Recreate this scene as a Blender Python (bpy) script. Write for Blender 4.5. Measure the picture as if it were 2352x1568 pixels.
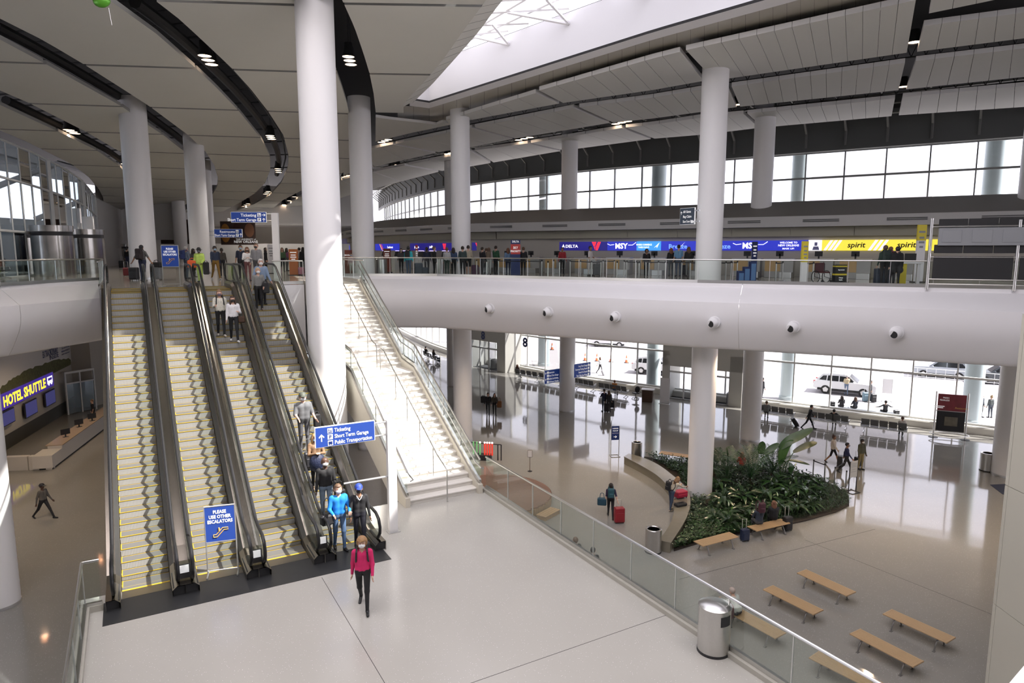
import bpy, bmesh, math, random
import numpy as np
from mathutils import Vector, Matrix
from mathutils.geometry import tessellate_polygon
for _o in list(bpy.data.objects): bpy.data.objects.remove(_o)
R = math.radians
random.seed(7)
scn = bpy.context.scene
col = scn.collection
# ------------------------------------------------------------------ camera
FPX = 1550.0; HOR = 574.0; PITCH = math.atan((784-HOR)/FPX); CP, SP = math.cos(PITCH), math.sin(PITCH)
EYE = 12.3; L1, L2, L3 = 0.0, 4.45, 10.75
cam_d = bpy.data.cameras.new('camera'); cam = bpy.data.objects.new('camera', cam_d); col.objects.link(cam)
cam.location = (0, 0, EYE); cam.rotation_euler = (R(90)-PITCH, 0, 0)
cam_d.sensor_width = 36; cam_d.sensor_fit = 'HORIZONTAL'; cam_d.lens = FPX/2352*36
cam_d.clip_start = 0.1; cam_d.clip_end = 600
scn.camera = cam
# ------------------------------------------------------------------ world, sun, exposure
wd = bpy.data.worlds.new('world'); scn.world = wd; wd.use_nodes = True
bg = wd.node_tree.nodes['Background']
bg.inputs[0].default_value = (0.92, 0.895, 1.0, 1); bg.inputs[1].default_value = 1.9
sun_d = bpy.data.lights.new('sun', 'SUN'); sun = bpy.data.objects.new('sun', sun_d); col.objects.link(sun)
SUNV = Vector((0.608, -0.091, 0.788)).normalized()
sun.rotation_euler = SUNV.to_track_quat('Z', 'Y').to_euler(); sun.location = (20, 10, 60)
sun_d.energy = 9.5; sun_d.angle = R(0.8); sun_d.color = (1.0, 0.95, 0.9)
scn.view_settings.view_transform = 'Standard'; scn.view_settings.look = 'None'
scn.view_settings.gamma = 1.0; scn.view_settings.use_curve_mapping = False
scn.view_settings.exposure = 0.5
cy = scn.cycles
cy.max_bounces = 5; cy.diffuse_bounces = 3; cy.glossy_bounces = 2; cy.transmission_bounces = 3; cy.light_sampling_threshold = 0.05
cy.transparent_max_bounces = 12; cy.caustics_reflective = False; cy.caustics_refractive = False
cy.sample_clamp_indirect = 4.0; cy.use_denoising = True; cy.use_adaptive_sampling = True; cy.adaptive_threshold = 0.05
# ------------------------------------------------------------------ pixel <-> place helpers (image taken as 2352 x 1568)
def ray(u, v):
    a = (u-1176)/FPX; b = (784-v)/FPX
    return (a, CP+b*SP, -SP+b*CP)
def W(u, v, z):
    r = ray(u, v); t = (z-EYE)/r[2]; return Vector((r[0]*t, r[1]*t, z))
def WY(u, v, y):
    r = ray(u, v); t = y/r[1]; return Vector((r[0]*t, y, EYE+r[2]*t))
def zceil(x, y):
    return 20.6-0.1*max(0, -8-x)-0.02*max(0, y-30)
def CE(u, v, dz=0.0):
    r = ray(u, v); lo, hi = 1.0, 260.0
    if r[2] <= 0.012: hi = 120
    for _ in range(48):
        t = (lo+hi)/2
        if EYE+r[2]*t < zceil(r[0]*t, r[1]*t)+dz: lo = t
        else: hi = t
    return Vector((r[0]*lo, r[1]*lo, EYE+r[2]*lo))
def hgt(u, v0, v1, z):
    p = W(u, v0, z); return WY(u, v1, p.y).z-z
# local frame of the escalator hall: x across the escalators, y up along them, z above the landing
TH = R(29.5); O0 = Vector((-9.05, 14.74, L2)); LAT = Vector((math.cos(TH), math.sin(TH), 0)); ALO = Vector((-math.sin(TH), math.cos(TH), 0))
def LW(x, y, z=0.0): return O0+LAT*x+ALO*y+Vector((0, 0, z))
def interp(tab, x):
    if x <= tab[0][0]:
        (a, b), (c, d) = tab[0], tab[1]
    elif x >= tab[-1][0]:
        (a, b), (c, d) = tab[-2], tab[-1]
    else:
        for i in range(len(tab)-1):
            if tab[i][0] <= x <= tab[i+1][0]:
                (a, b), (c, d) = tab[i], tab[i+1]; break
    return b+(d-b)*(x-a)/(c-a)
# ------------------------------------------------------------------ materials
MATS = {}
def mat(name, c, rough=0.5, metal=0.0, spec=0.5, noise=0.0, nscale=8.0, bump=0.0, bscale=60.0, emit=0.0, coat=0.0):
    if name in MATS: return MATS[name]
    m = bpy.data.materials.new(name); m.use_nodes = True; nt = m.node_tree; b = nt.nodes['Principled BSDF']
    c = tuple(c)+(1,) if len(c) == 3 else c
    b.inputs['Base Color'].default_value = c; b.inputs['Roughness'].default_value = rough
    b.inputs['Metallic'].default_value = metal; b.inputs['Specular IOR Level'].default_value = spec
    if coat: b.inputs['Coat Weight'].default_value = coat; b.inputs['Coat Roughness'].default_value = 0.08
    if noise or bump:
        tc = nt.nodes.new('ShaderNodeTexCoord')
    if noise:
        n = nt.nodes.new('ShaderNodeTexNoise'); n.inputs['Scale'].default_value = nscale; n.inputs['Detail'].default_value = 3
        mx = nt.nodes.new('ShaderNodeMix'); mx.data_type = 'RGBA'
        mx.inputs[6].default_value = tuple(max(0, q*(1-noise)) for q in c[:3])+(1,)
        mx.inputs[7].default_value = tuple(min(1, q*(1+noise)) for q in c[:3])+(1,)
        nt.links.new(tc.outputs['Object'], n.inputs['Vector']); nt.links.new(n.outputs['Fac'], mx.inputs[0]); nt.links.new(mx.outputs[2], b.inputs['Base Color'])
    if bump:
        n2 = nt.nodes.new('ShaderNodeTexNoise'); n2.inputs['Scale'].default_value = bscale
        bp = nt.nodes.new('ShaderNodeBump'); bp.inputs['Strength'].default_value = bump; bp.inputs['Distance'].default_value = 0.02
        nt.links.new(tc.outputs['Object'], n2.inputs['Vector']); nt.links.new(n2.outputs['Fac'], bp.inputs['Height']); nt.links.new(bp.outputs[0], b.inputs['Normal'])
    if emit:
        b.inputs['Emission Color'].default_value = c; b.inputs['Emission Strength'].default_value = emit
    MATS[name] = m; return m
def glass(name, tint=(0.9, 0.97, 0.95), refl=0.12, rough=0.02, body=0.0, bodycol=(0.6, 0.7, 0.66)):
    if name in MATS: return MATS[name]
    m = bpy.data.materials.new(name); m.use_nodes = True; nt = m.node_tree
    nt.nodes.remove(nt.nodes['Principled BSDF']); out = nt.nodes['Material Output']
    tr = nt.nodes.new('ShaderNodeBsdfTransparent'); tr.inputs[0].default_value = tuple(tint)+(1,)
    gl = nt.nodes.new('ShaderNodeBsdfGlossy'); gl.inputs['Roughness'].default_value = rough
    fr = nt.nodes.new('ShaderNodeFresnel'); fr.inputs[0].default_value = 1.45
    mr = nt.nodes.new('ShaderNodeMath'); mr.operation = 'MULTIPLY'; mr.inputs[1].default_value = refl/0.05*0.5
    mr.use_clamp = True
    mx = nt.nodes.new('ShaderNodeMixShader'); src = tr
    if body:
        df = nt.nodes.new('ShaderNodeBsdfDiffuse'); df.inputs[0].default_value = tuple(bodycol)+(1,)
        m0 = nt.nodes.new('ShaderNodeMixShader'); m0.inputs[0].default_value = body
        nt.links.new(tr.outputs[0], m0.inputs[1]); nt.links.new(df.outputs[0], m0.inputs[2]); src = m0
    nt.links.new(fr.outputs[0], mr.inputs[0]); nt.links.new(mr.outputs[0], mx.inputs[0])
    nt.links.new(src.outputs[0], mx.inputs[1]); nt.links.new(gl.outputs[0], mx.inputs[2]); nt.links.new(mx.outputs[0], out.inputs[0])
    MATS[name] = m; return m
def terrazzo(name, c, rough, cloud=0.1, speck=True, spec=0.5):
    m = mat(name, c, rough, spec=spec); nt = m.node_tree; b = nt.nodes['Principled BSDF']
    tc = nt.nodes.new('ShaderNodeTexCoord')
    n = nt.nodes.new('ShaderNodeTexNoise'); n.inputs['Scale'].default_value = 0.35; n.inputs['Detail'].default_value = 4
    mx = nt.nodes.new('ShaderNodeMix'); mx.data_type = 'RGBA'
    mx.inputs[6].default_value = tuple(q*(1-cloud) for q in c)+(1,); mx.inputs[7].default_value = tuple(min(1, q*(1+cloud)) for q in c)+(1,)
    nt.links.new(tc.outputs['Object'], n.inputs['Vector']); nt.links.new(n.outputs['Fac'], mx.inputs[0])
    vo = nt.nodes.new('ShaderNodeTexVoronoi'); vo.inputs['Scale'].default_value = 38
    cr = nt.nodes.new('ShaderNodeValToRGB'); cr.color_ramp.elements[0].position = 0.16; cr.color_ramp.elements[0].color = (1, 1, 1, 1)
    cr.color_ramp.elements[1].position = 0.2; cr.color_ramp.elements[1].color = (0, 0, 0, 1)
    wn = nt.nodes.new('ShaderNodeMath'); wn.operation = 'GREATER_THAN'; wn.inputs[1].default_value = 0.86
    sx = nt.nodes.new('ShaderNodeSeparateColor'); ml = nt.nodes.new('ShaderNodeMath'); ml.operation = 'MULTIPLY'
    nt.links.new(tc.outputs['Object'], vo.inputs['Vector']); nt.links.new(vo.outputs['Distance'], cr.inputs[0])
    nt.links.new(vo.outputs['Color'], sx.inputs[0]); nt.links.new(sx.outputs[0], wn.inputs[0])
    nt.links.new(wn.outputs[0], ml.inputs[0]); nt.links.new(cr.outputs[0], ml.inputs[1])
    m2 = nt.nodes.new('ShaderNodeMix'); m2.data_type = 'RGBA'; m2.inputs[7].default_value = (0.95, 0.95, 0.93, 1)
    nt.links.new(ml.outputs[0], m2.inputs[0]); nt.links.new(mx.outputs[2], m2.inputs[6]); nt.links.new(m2.outputs[2], b.inputs['Base Color'])
    nb = nt.nodes.new('ShaderNodeTexNoise'); nb.inputs['Scale'].default_value = 1.1; nb.inputs['Detail'].default_value = 3
    bp = nt.nodes.new('ShaderNodeBump'); bp.inputs['Strength'].default_value = 0.05; bp.inputs['Distance'].default_value = 0.05
    nt.links.new(tc.outputs['Object'], nb.inputs['Vector']); nt.links.new(nb.outputs['Fac'], bp.inputs['Height']); nt.links.new(bp.outputs[0], b.inputs['Normal'])
    return m
def wood(name, c, c2, rough=0.4, sc=(1, 14, 14)):
    m = mat(name, c, rough); nt = m.node_tree; b = nt.nodes['Principled BSDF']
    tc = nt.nodes.new('ShaderNodeTexCoord'); mp = nt.nodes.new('ShaderNodeMapping'); mp.inputs['Scale'].default_value = sc
    n = nt.nodes.new('ShaderNodeTexNoise'); n.inputs['Scale'].default_value = 2.5; n.inputs['Detail'].default_value = 4
    mx = nt.nodes.new('ShaderNodeMix'); mx.data_type = 'RGBA'; mx.inputs[6].default_value = tuple(c)+(1,); mx.inputs[7].default_value = tuple(c2)+(1,)
    nt.links.new(tc.outputs['Object'], mp.inputs[0]); nt.links.new(mp.outputs[0], n.inputs['Vector']); nt.links.new(n.outputs['Fac'], mx.inputs[0]); nt.links.new(mx.outputs[2], b.inputs['Base Color'])
    return m
def ribbed(name, c, scale, axis='X', rough=0.35, metal=0.6, depth=0.7):
    m = mat(name, c, rough, metal); nt = m.node_tree; b = nt.nodes['Principled BSDF']
    tc = nt.nodes.new('ShaderNodeTexCoord'); wv = nt.nodes.new('ShaderNodeTexWave'); wv.bands_direction = axis; wv.inputs['Scale'].default_value = scale
    mx = nt.nodes.new('ShaderNodeMix'); mx.data_type = 'RGBA'; mx.inputs[6].default_value = tuple(q*(1-depth) for q in c)+(1,); mx.inputs[7].default_value = tuple(c)+(1,)
    cr = nt.nodes.new('ShaderNodeValToRGB'); cr.color_ramp.elements[0].position = 0.1; cr.color_ramp.elements[1].position = 0.45
    nt.links.new(tc.outputs['Object'], wv.inputs['Vector']); nt.links.new(wv.outputs['Fac'], cr.inputs[0]); nt.links.new(cr.outputs[0], mx.inputs[0]); nt.links.new(mx.outputs[2], b.inputs['Base Color'])
    return m
WHITE = mat('white_paint', (0.84, 0.83, 0.84), 0.45, noise=0.02, nscale=1.5)
COLW = mat('column_white', (0.8, 0.79, 0.79), 0.4, noise=0.015, nscale=1)
PANEL = mat('ceiling_panel', (0.66, 0.655, 0.61), 0.6, noise=0.03, nscale=0.6)
PANEDGE = mat('ceiling_panel_edge', (0.78, 0.77, 0.76), 0.5)
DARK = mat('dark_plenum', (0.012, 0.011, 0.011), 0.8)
STEELDK = mat('dark_steel', (0.05, 0.05, 0.052), 0.45, 0.4)
STEEL = mat('brushed_steel', (0.62, 0.61, 0.59), 0.28, 1.0, noise=0.05, nscale=20)
STEELW = mat('satin_aluminium', (0.72, 0.72, 0.72), 0.35, 0.9)
BLACK = mat('black_rubber', (0.012, 0.012, 0.013), 0.4)
BLKM = mat('black_matte', (0.02, 0.02, 0.022), 0.6)
MULL = mat('mullion_paint', (0.66, 0.66, 0.64), 0.45)
BEIGE = mat('beige_panel', (0.55, 0.53, 0.45), 0.5, noise=0.02, nscale=1)
GLASS = glass('rail_glass', (0.95, 0.985, 0.968), 0.02)
GLASSW = glass('window_glass', (0.93, 0.95, 0.97), 0.05)
GLASSB = glass('curtain_glass', (0.72, 0.84, 0.92), 0.1, body=0.2, bodycol=(0.66, 0.76, 0.86))
NAVY = mat('sign_navy', (0.012, 0.03, 0.15), 0.4)
SIGNW = mat('sign_white', (0.92, 0.92, 0.92), 0.5, emit=0.25)
YEL = mat('safety_yellow', (0.46, 0.31, 0.025), 0.5)
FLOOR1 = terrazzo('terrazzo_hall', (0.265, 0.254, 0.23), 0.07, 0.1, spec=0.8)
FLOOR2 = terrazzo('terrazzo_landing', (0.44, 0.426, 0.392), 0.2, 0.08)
FLOOR3 = terrazzo('terrazzo_upper', (0.46, 0.42, 0.36), 0.12, 0.07, spec=0.6)
STONE = mat('precast_step', (0.74, 0.71, 0.66), 0.6, noise=0.06, nscale=5)
CONC = mat('road_concrete', (0.4, 0.38, 0.385), 0.9, noise=0.08, nscale=0.5)
# ------------------------------------------------------------------ mesh builder
class MB:
    def __init__(s): s.v = []; s.f = []; s.m = []
    def add(s, vs, fs, m=0):
        o = len(s.v); s.v += [tuple(p) for p in vs]; s.f += [tuple(i+o for i in q) for q in fs]; s.m += [m]*len(fs); return s
    def hexa(s, p, m=0):
        return s.add(p, [(0, 3, 2, 1), (4, 5, 6, 7), (0, 1, 5, 4), (1, 2, 6, 5), (2, 3, 7, 6), (3, 0, 4, 7)], m)
    def box(s, x0, x1, y0, y1, z0, z1, m=0):
        return s.hexa([(x0, y0, z0), (x1, y0, z0), (x1, y1, z0), (x0, y1, z0), (x0, y0, z1), (x1, y0, z1), (x1, y1, z1), (x0, y1, z1)], m)
    def cbox(s, c, d, m=0):
        return s.box(c[0]-d[0]/2, c[0]+d[0]/2, c[1]-d[1]/2, c[1]+d[1]/2, c[2]-d[2]/2, c[2]+d[2]/2, m)
    def chbox(s, x0, x1, y0, y1, z0, z1, b=0.01, m=0):
        # chamfered box
        V = []; idx = {}
        xs, ys, zs = (x0, x1), (y0, y1), (z0, z1)
        def g(i, j, k, a):
            key = (i, j, k, a)
            if key not in idx:
                p = [xs[i], ys[j], zs[k]]
                for t, q in enumerate((i, j, k)):
                    if t != a: p[t] += b if q == 0 else -b
                idx[key] = len(V); V.append(tuple(p))
            return idx[key]
        F = []
        for a in range(3):
            o = [t for t in range(3) if t != a]
            for sd in (0, 1):
                q = []
                for (e, f_) in ((0, 0), (1, 0), (1, 1), (0, 1)):
                    k = [0, 0, 0]; k[a] = sd; k[o[0]] = e; k[o[1]] = f_
                    q.append(g(*k, a))
                F.append(tuple(q))
        for a in range(3):
            o = [t for t in range(3) if t != a]
            for e in (0, 1):
                for f_ in (0, 1):
                    k0 = [0, 0, 0]; k0[o[0]] = e; k0[o[1]] = f_; k1 = list(k0); k1[a] = 1
                    F.append((g(*k0, o[0]), g(*k1, o[0]), g(*k1, o[1]), g(*k0, o[1])))
        for i in (0, 1):
            for j in (0, 1):
                for k in (0, 1): F.append((g(i, j, k, 0), g(i, j, k, 1), g(i, j, k, 2)))
        return s.add(V, F, m)
    def prism(s, poly, z0, z1, m=0):
        n = len(poly); vs = [(p[0], p[1], z0) for p in poly]+[(p[0], p[1], z1) for p in poly]
        return s.add(vs, [tuple(range(n-1, -1, -1)), tuple(range(n, 2*n))]+[(i, (i+1) % n, (i+1) % n+n, i+n) for i in range(n)], m)
    def extr(s, poly, axis, a0, a1, m=0):
        # polygon in the plane across AXIS (0: y,z  1: x,z), pushed from a0 to a1
        n = len(poly)
        def P(p, a): return (a, p[0], p[1]) if axis == 0 else (p[0], a, p[1])
        vs = [P(p, a0) for p in poly]+[P(p, a1) for p in poly]
        return s.add(vs, [tuple(range(n-1, -1, -1)), tuple(range(n, 2*n))]+[(i, (i+1) % n, (i+1) % n+n, i+n) for i in range(n)], m)
    def strip(s, A, B, m=0):
        n = len(A); return s.add(list(A)+list(B), [(i, i+1, n+i+1, n+i) for i in range(n-1)], m)
    def slab(s, A, B, t, m=0, me=None):
        # strip between edges A and B with thickness t upward
        U = Vector((0, 0, t)); A = [Vector(p) for p in A]; B = [Vector(p) for p in B]
        me = m if me is None else me
        s.strip(A, B, m); s.strip([p+U for p in A], [p+U for p in B], m)
        s.strip(A, [p+U for p in A], me); s.strip(B, [p+U for p in B], me)
        s.add([A[0], B[0], B[0]+U, A[0]+U], [(0, 1, 2, 3)], me); s.add([A[-1], B[-1], B[-1]+U, A[-1]+U], [(0, 1, 2, 3)], me); return s
    def tube(s, pts, r, n=8, m=0, caps=True, sx=1.0):
        pts = [Vector(p) for p in pts]; rs = r if isinstance(r, (list, tuple)) else [r]*len(pts); o = len(s.v); prev = None
        for i, p in enumerate(pts):
            d = (pts[min(i+1, len(pts)-1)]-pts[max(i-1, 0)])
            d = d.normalized() if d.length > 1e-9 else Vector((0, 0, 1))
            a = Vector((0, 0, 1)) if abs(d.z) < 0.95 else Vector((1, 0, 0))
            if prev is not None: a = prev
            x = (a-d*a.dot(d))
            x = x.normalized() if x.length > 1e-6 else d.orthogonal().normalized()
            prev = x; y = d.cross(x)
            for k in range(n):
                t = 2*math.pi*k/n; s.v.append(tuple(p+(x*math.cos(t)+y*math.sin(t)*sx)*rs[i]))
        for i in range(len(pts)-1):
            for k in range(n):
                s.f.append((o+i*n+k, o+i*n+(k+1) % n, o+(i+1)*n+(k+1) % n, o+(i+1)*n+k)); s.m.append(m)
        if caps:
            s.f.append(tuple(o+k for k in range(n-1, -1, -1))); s.m.append(m)
            e = o+(len(pts)-1)*n; s.f.append(tuple(e+k for k in range(n))); s.m.append(m)
        return s
    def lathe(s, prof, n=20, c=(0, 0), m=0):
        o = len(s.v)
        for (r, z) in prof:
            for k in range(n):
                t = 2*math.pi*k/n; s.v.append((c[0]+r*math.cos(t), c[1]+r*math.sin(t), z))
        for i in range(len(prof)-1):
            for k in range(n):
                s.f.append((o+i*n+k, o+i*n+(k+1) % n, o+(i+1)*n+(k+1) % n, o+(i+1)*n+k)); s.m.append(m)
        if prof[0][0] > 1e-4: s.f.append(tuple(o+k for k in range(n-1, -1, -1))); s.m.append(m)
        if prof[-1][0] > 1e-4:
            e = o+(len(prof)-1)*n; s.f.append(tuple(e+k for k in range(n))); s.m.append(m)
        return s
    def ball(s, c, r, n=10, m=0):
        r = r if isinstance(r, (tuple, list)) else (r, r, r)
        o = len(s.v); h = max(4, n//2)
        for i in range(h+1):
            ph = -math.pi/2+math.pi*i/h
            for k in range(n):
                t = 2*math.pi*k/n; s.v.append((c[0]+r[0]*math.cos(ph)*math.cos(t), c[1]+r[1]*math.cos(ph)*math.sin(t), c[2]+r[2]*math.sin(ph)))
        for i in range(h):
            for k in range(n):
                s.f.append((o+i*n+k, o+i*n+(k+1) % n, o+(i+1)*n+(k+1) % n, o+(i+1)*n+k)); s.m.append(m)
        return s
    def poly(s, loops, z, m=0):
        L = [[Vector((p[0], p[1], 0)) for p in l] for l in loops]
        flat = [p for l in L for p in l]; tri = tessellate_polygon(L)
        return s.add([(p.x, p.y, z) for p in flat], [tuple(t) for t in tri], m)
    def mesh(s, name, mats, smooth=False, clean=False):
        me = bpy.data.meshes.new(name); me.from_pydata(s.v, [], s.f)
        mats = mats if isinstance(mats, (list, tuple)) else [mats]
        for q in mats: me.materials.append(q)
        if len(mats) > 1: me.polygons.foreach_set('material_index', s.m)
        bm = bmesh.new(); bm.from_mesh(me)
        if clean: bmesh.ops.remove_doubles(bm, verts=bm.verts, dist=1e-4)
        bmesh.ops.recalc_face_normals(bm, faces=bm.faces); bm.to_mesh(me); bm.free()
        if smooth:
            me.polygons.foreach_set('use_smooth', [True]*len(me.polygons))
            try: me.set_sharp_from_angle(angle=R(38))
            except Exception: pass
        me.update(); return me
    def build(s, name, mats, parent=None, smooth=False, loc=None, rz=None, clean=False):
        return link(name, s.mesh(name, mats, smooth, clean or smooth), parent, loc, rz)
def link(name, me, parent=None, loc=None, rz=None):
    o = bpy.data.objects.new(name, me); col.objects.link(o)
    if parent is not None: o.parent = parent
    if loc is not None: o.location = loc
    if rz is not None: o.rotation_euler = (0, 0, rz)
    return o
def tag(o, label, cat, group=None):
    o['label'] = label; o['category'] = cat
    if group: o['group'] = group
    return o
def thing(name, label, cat, loc=(0, 0, 0), rz=0.0, group=None):
    o = bpy.data.objects.new(name, None); col.objects.link(o); o.empty_display_size = 0.2
    o.location = loc; o.rotation_euler = (0, 0, rz); return tag(o, label, cat, group)
def struct(o): o['kind'] = 'structure'; return o
def sroot(name, loc=(0, 0, 0), rz=0.0):
    o = bpy.data.objects.new(name, None); col.objects.link(o); o.location = loc; o.rotation_euler = (0, 0, rz); o['kind'] = 'structure'; return o
def dup(root, loc=None, rz=None, label=None, group=None):
    r = root.copy(); col.objects.link(r)
    if loc is not None: r.location = loc
    if rz is not None: r.rotation_euler = (0, 0, rz)
    if label: r['label'] = label
    if group: r['group'] = group
    for ch in root.children:
        c = ch.copy(); col.objects.link(c); c.parent = r
        for g in ch.children:
            d = g.copy(); col.objects.link(d); d.parent = c
    return r
def text(body, size, m, parent=None, loc=(0, 0, 0), rot=(R(90), 0, 0), bold=0.0, align='LEFT', name='lettering', sx=1.0, shear=0.0, fit=None):
    cu = bpy.data.curves.new('t', 'FONT'); cu.body = body; cu.size = size; cu.extrude = 0.002; cu.offset = bold*size; cu.align_x = align; cu.resolution_u = 2; cu.shear = shear
    t = bpy.data.objects.new('t', cu); me = bpy.data.meshes.new_from_object(t); bpy.data.objects.remove(t)
    me.materials.clear(); me.materials.append(m)
    o = bpy.data.objects.new(name, me); col.objects.link(o)
    if parent is not None: o.parent = parent
    if fit: xs_ = [v_.co.x for v_ in me.vertices]; sx = fit/max(1e-3, max(xs_)-min(xs_))
    o.location = loc; o.rotation_euler = rot; o.scale = (sx, 1, 1); return o
def resample(path, step):
    P = [Vector(p) for p in path]; out = [P[0].copy()]; acc = 0.0
    for a, b in zip(P[:-1], P[1:]):
        L = (b-a).length; t = step-acc
        while t <= L: out.append(a+(b-a)*(t/L)); t += step
        acc = (L-(t-step))
    return out
def smooth_path(P, k=6):
    P = [Vector(p) for p in P]; out = []
    for i in range(len(P)-1):
        p0, p1, p2, p3 = P[max(i-1, 0)], P[i], P[i+1], P[min(i+2, len(P)-1)]
        for j in range(k):
            t = j/k; out.append(0.5*((2*p1)+(p2-p0)*t+(2*p0-5*p1+4*p2-p3)*t*t+(3*p1-p0-3*p2+p3)*t**3))
    out.append(P[-1]); return out
def normals2(path, side=1):
    # mitred horizontal normals of a plan path, to its right for side = 1
    N = []; n = len(path)
    for i in range(n):
        d1 = (path[i]-path[max(i-1, 0)]) if i > 0 else (path[1]-path[0])
        d2 = (path[min(i+1, n-1)]-path[i]) if i < n-1 else (path[-1]-path[-2])
        n1 = Vector((d1.y, -d1.x, 0)).normalized(); n2 = Vector((d2.y, -d2.x, 0)).normalized()
        b = (n1+n2).normalized(); N.append(b*(side/max(0.4, b.dot(n1))))
    return N
def sweep(mb, path, prof, side=1, m=0):
    N = normals2(path, side)
    rows = [[Vector((p.x, p.y, 0))+nn*q[0]+Vector((0, 0, q[1])) for p, nn in zip(path, N)] for q in prof]
    for a, b in zip(rows[:-1], rows[1:]): mb.strip(a, b, m)
    return rows
def V2(*ps): return [Vector((p[0], p[1], 0)) for p in ps]
# ================================================================== SETTING
FPATH = smooth_path(V2((52, 30.5), (40, 38.6), (32.6, 43.9), (23.6, 50.0), (12.5, 57.8), (6.65, 62.5), (1.5, 68), (-4.4, 75.5), (-10, 85), (-18, 105), (-24, 125)), 8)
GPATH = smooth_path(V2((40, 26.8), (26.3, 34.9), (22.1, 37.4), (15.1, 41.7), (4.0, 48.2), (-2.5, 52.1), (-7, 57.5), (-12.8, 65.2), (-17, 73), (-20, 84)), 8)
# ---- ground floor and the world outside
mb = MB(); mb.poly([[(-48, -4), (52, -4)]+[(p.x, p.y) for p in FPATH]+[(-48, 125)]], 0.0)
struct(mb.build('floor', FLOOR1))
mb = MB(); mb.poly([[(-200, -60), (200, -60), (200, 400), (-200, 400)]], -0.12)
tag(mb.build('road', CONC), 'pale sunlit concrete road and kerbside outside the glass front', 'road'); bpy.data.objects['road']['kind'] = 'structure'
# floor joints in the hall (thin brass strips)
jm = mat('floor_joint', (0.05, 0.048, 0.045), 0.7, spec=0.2)
mb = MB()
for (a, b) in (((1850, 1240), (2352, 1440)), ((1560, 1330), (2010, 1215)), ((1085, 878), (1190, 860))):
    p, q = W(*a, 0), W(*b, 0); d = (q-p).normalized(); n = Vector((-d.y, d.x, 0))*0.012
    mb.add([p-n, q-n, q+n, p+n], [(0, 1, 2, 3)])
for i in range(len(mb.v)): mb.v[i] = (mb.v[i][0], mb.v[i][1], 0.002)
struct(mb.build('trim_1', jm))
# ---- landing (middle level)
lr = sroot('floor_landing', O0, TH); KERB = mat('kerb_stone', (0.42, 0.4, 0.35), 0.5, noise=0.08, nscale=6)
mb = MB(); mb.prism([(-0.8, -16), (10.5, -16), (10.5, 2.2), (6.02, 2.2), (6.02, 0.0), (-0.8, 0.0)], -0.6, 0.0)
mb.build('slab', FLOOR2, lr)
mb = MB(); mb.box(4.2, 4.21, -16, -1.6, 0.0, 0.002); mb.box(-0.7, 10.3, -7.0, -6.99, 0.0, 0.002)
mb.build('joint_strip', jm, lr)
mb = MB(); mb.box(-0.75, -0.6, -16, -0.75, 0.0, 0.14); mb.box(-0.75, -0.35, -0.75, -0.6, 0.0, 0.14); mb.build('kerb', KERB, lr)
mb = MB(); mb.box(10.27, 10.5, -16, 1.75, 0.0, 0.1); mb.build('kerb', KERB, lr)
# ---- upper floor with its opening
OPEN = [(-40, -2), (-29.8, 14.0), (-21.6, 28.2)]
q = [LW(-0.42, 22.5), LW(-0.42, 14.0), LW(6.1, 14.0), LW(6.1, 14.0), LW(7.42, 14.0), LW(10.4, 14.0), LW(10.4, 22.5)]
OPEN += [(p.x, p.y) for p in q]
RF = [(-4.3, 39.0), (8.5, 31.0), (19.6, 25.7), (27.5, 21.0), (36, 14), (44, 4)]
OPEN += RF
outer = [(52, -4)]+[(p.x, p.y) for p in FPATH if p.y < 112]+[(-60, 112), (-60, -2)]
mb = MB(); mb.poly([OPEN+outer], L3); struct(mb.build('floor_upper', FLOOR3))
SOF = 7.85
SOFM = mat('soffit_paint', (0.72, 0.68, 0.62), 0.5)
mb = MB(); mb.poly([OPEN+outer], SOF); struct(mb.build('ceiling_hall', SOFM))
# fascia of the upper floor: kerb, sloping shelf, rounded front
RECESS = 1
PROF = [(-0.02, 0.06), (0.06, 0.06), (0.06, -0.1), (0.12, -0.12), (0.92, -0.74), (0.94, -1.15), (0.9, -1.5), (0.78, -1.85), (0.6, -2.18), (0.42, -2.5), (0.24, -2.76), (0.16, -2.87), (0.08, -2.92), (-1.2, -2.92)]
def fascia(name, path, side, breaks, m):
    root = sroot(name)
    P = V2(*path); tot = []
    cuts = [0.0]+breaks+[1.0]
    L = [0.0]
    for a, b in zip(P[:-1], P[1:]): L.append(L[-1]+(b-a).length)
    def at(t):
        d = t*L[-1]
        for i in range(len(P)-1):
            if d <= L[i+1]+1e-6: return P[i]+(P[i+1]-P[i])*((d-L[i])/(L[i+1]-L[i]))
    N = normals2(P, side)
    for c0, c1 in zip(cuts[:-1], cuts[1:]):
        g = 0.006/L[-1]; c0g, c1g = c0+(g if c0 > 0 else 0), c1-(g if c1 < 1 else 0)
        pts = [at(c0g)]+[P[i] for i in range(len(P)) if c0g < L[i]/L[-1] < c1g]+[at(c1g)]
        nn = []
        for p in pts:
            k = [i for i in range(len(P)) if (P[i]-p).length < 1e-6]
            if k: nn.append(N[k[0]])
            else:
                for i in range(len(P)-1):
                    d = (P[i+1]-P[i]); t = (p-P[i]).dot(d)/d.length_squared
                    if -1e-6 <= t <= 1+1e-6 and ((P[i]+d*t)-p).length < 1e-3:
                        nn.append(Vector((d.y, -d.x, 0)).normalized()*side); break
        mbx = MB()
        rows = [[p+n_*pr[0]+Vector((0, 0, L3+pr[1])) for p, n_ in zip(pts, nn)] for pr in PROF]
        for a, b in zip(rows[:-1], rows[1:]): mbx.strip(a, b)
        mbx.build('fascia_panel', m, root, smooth=True)
    return root
FASC = mat('fascia_white', (0.87, 0.855, 0.87), 0.42, noise=0.015, nscale=1.2)
pA = LW(10.4, 22.5)
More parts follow.
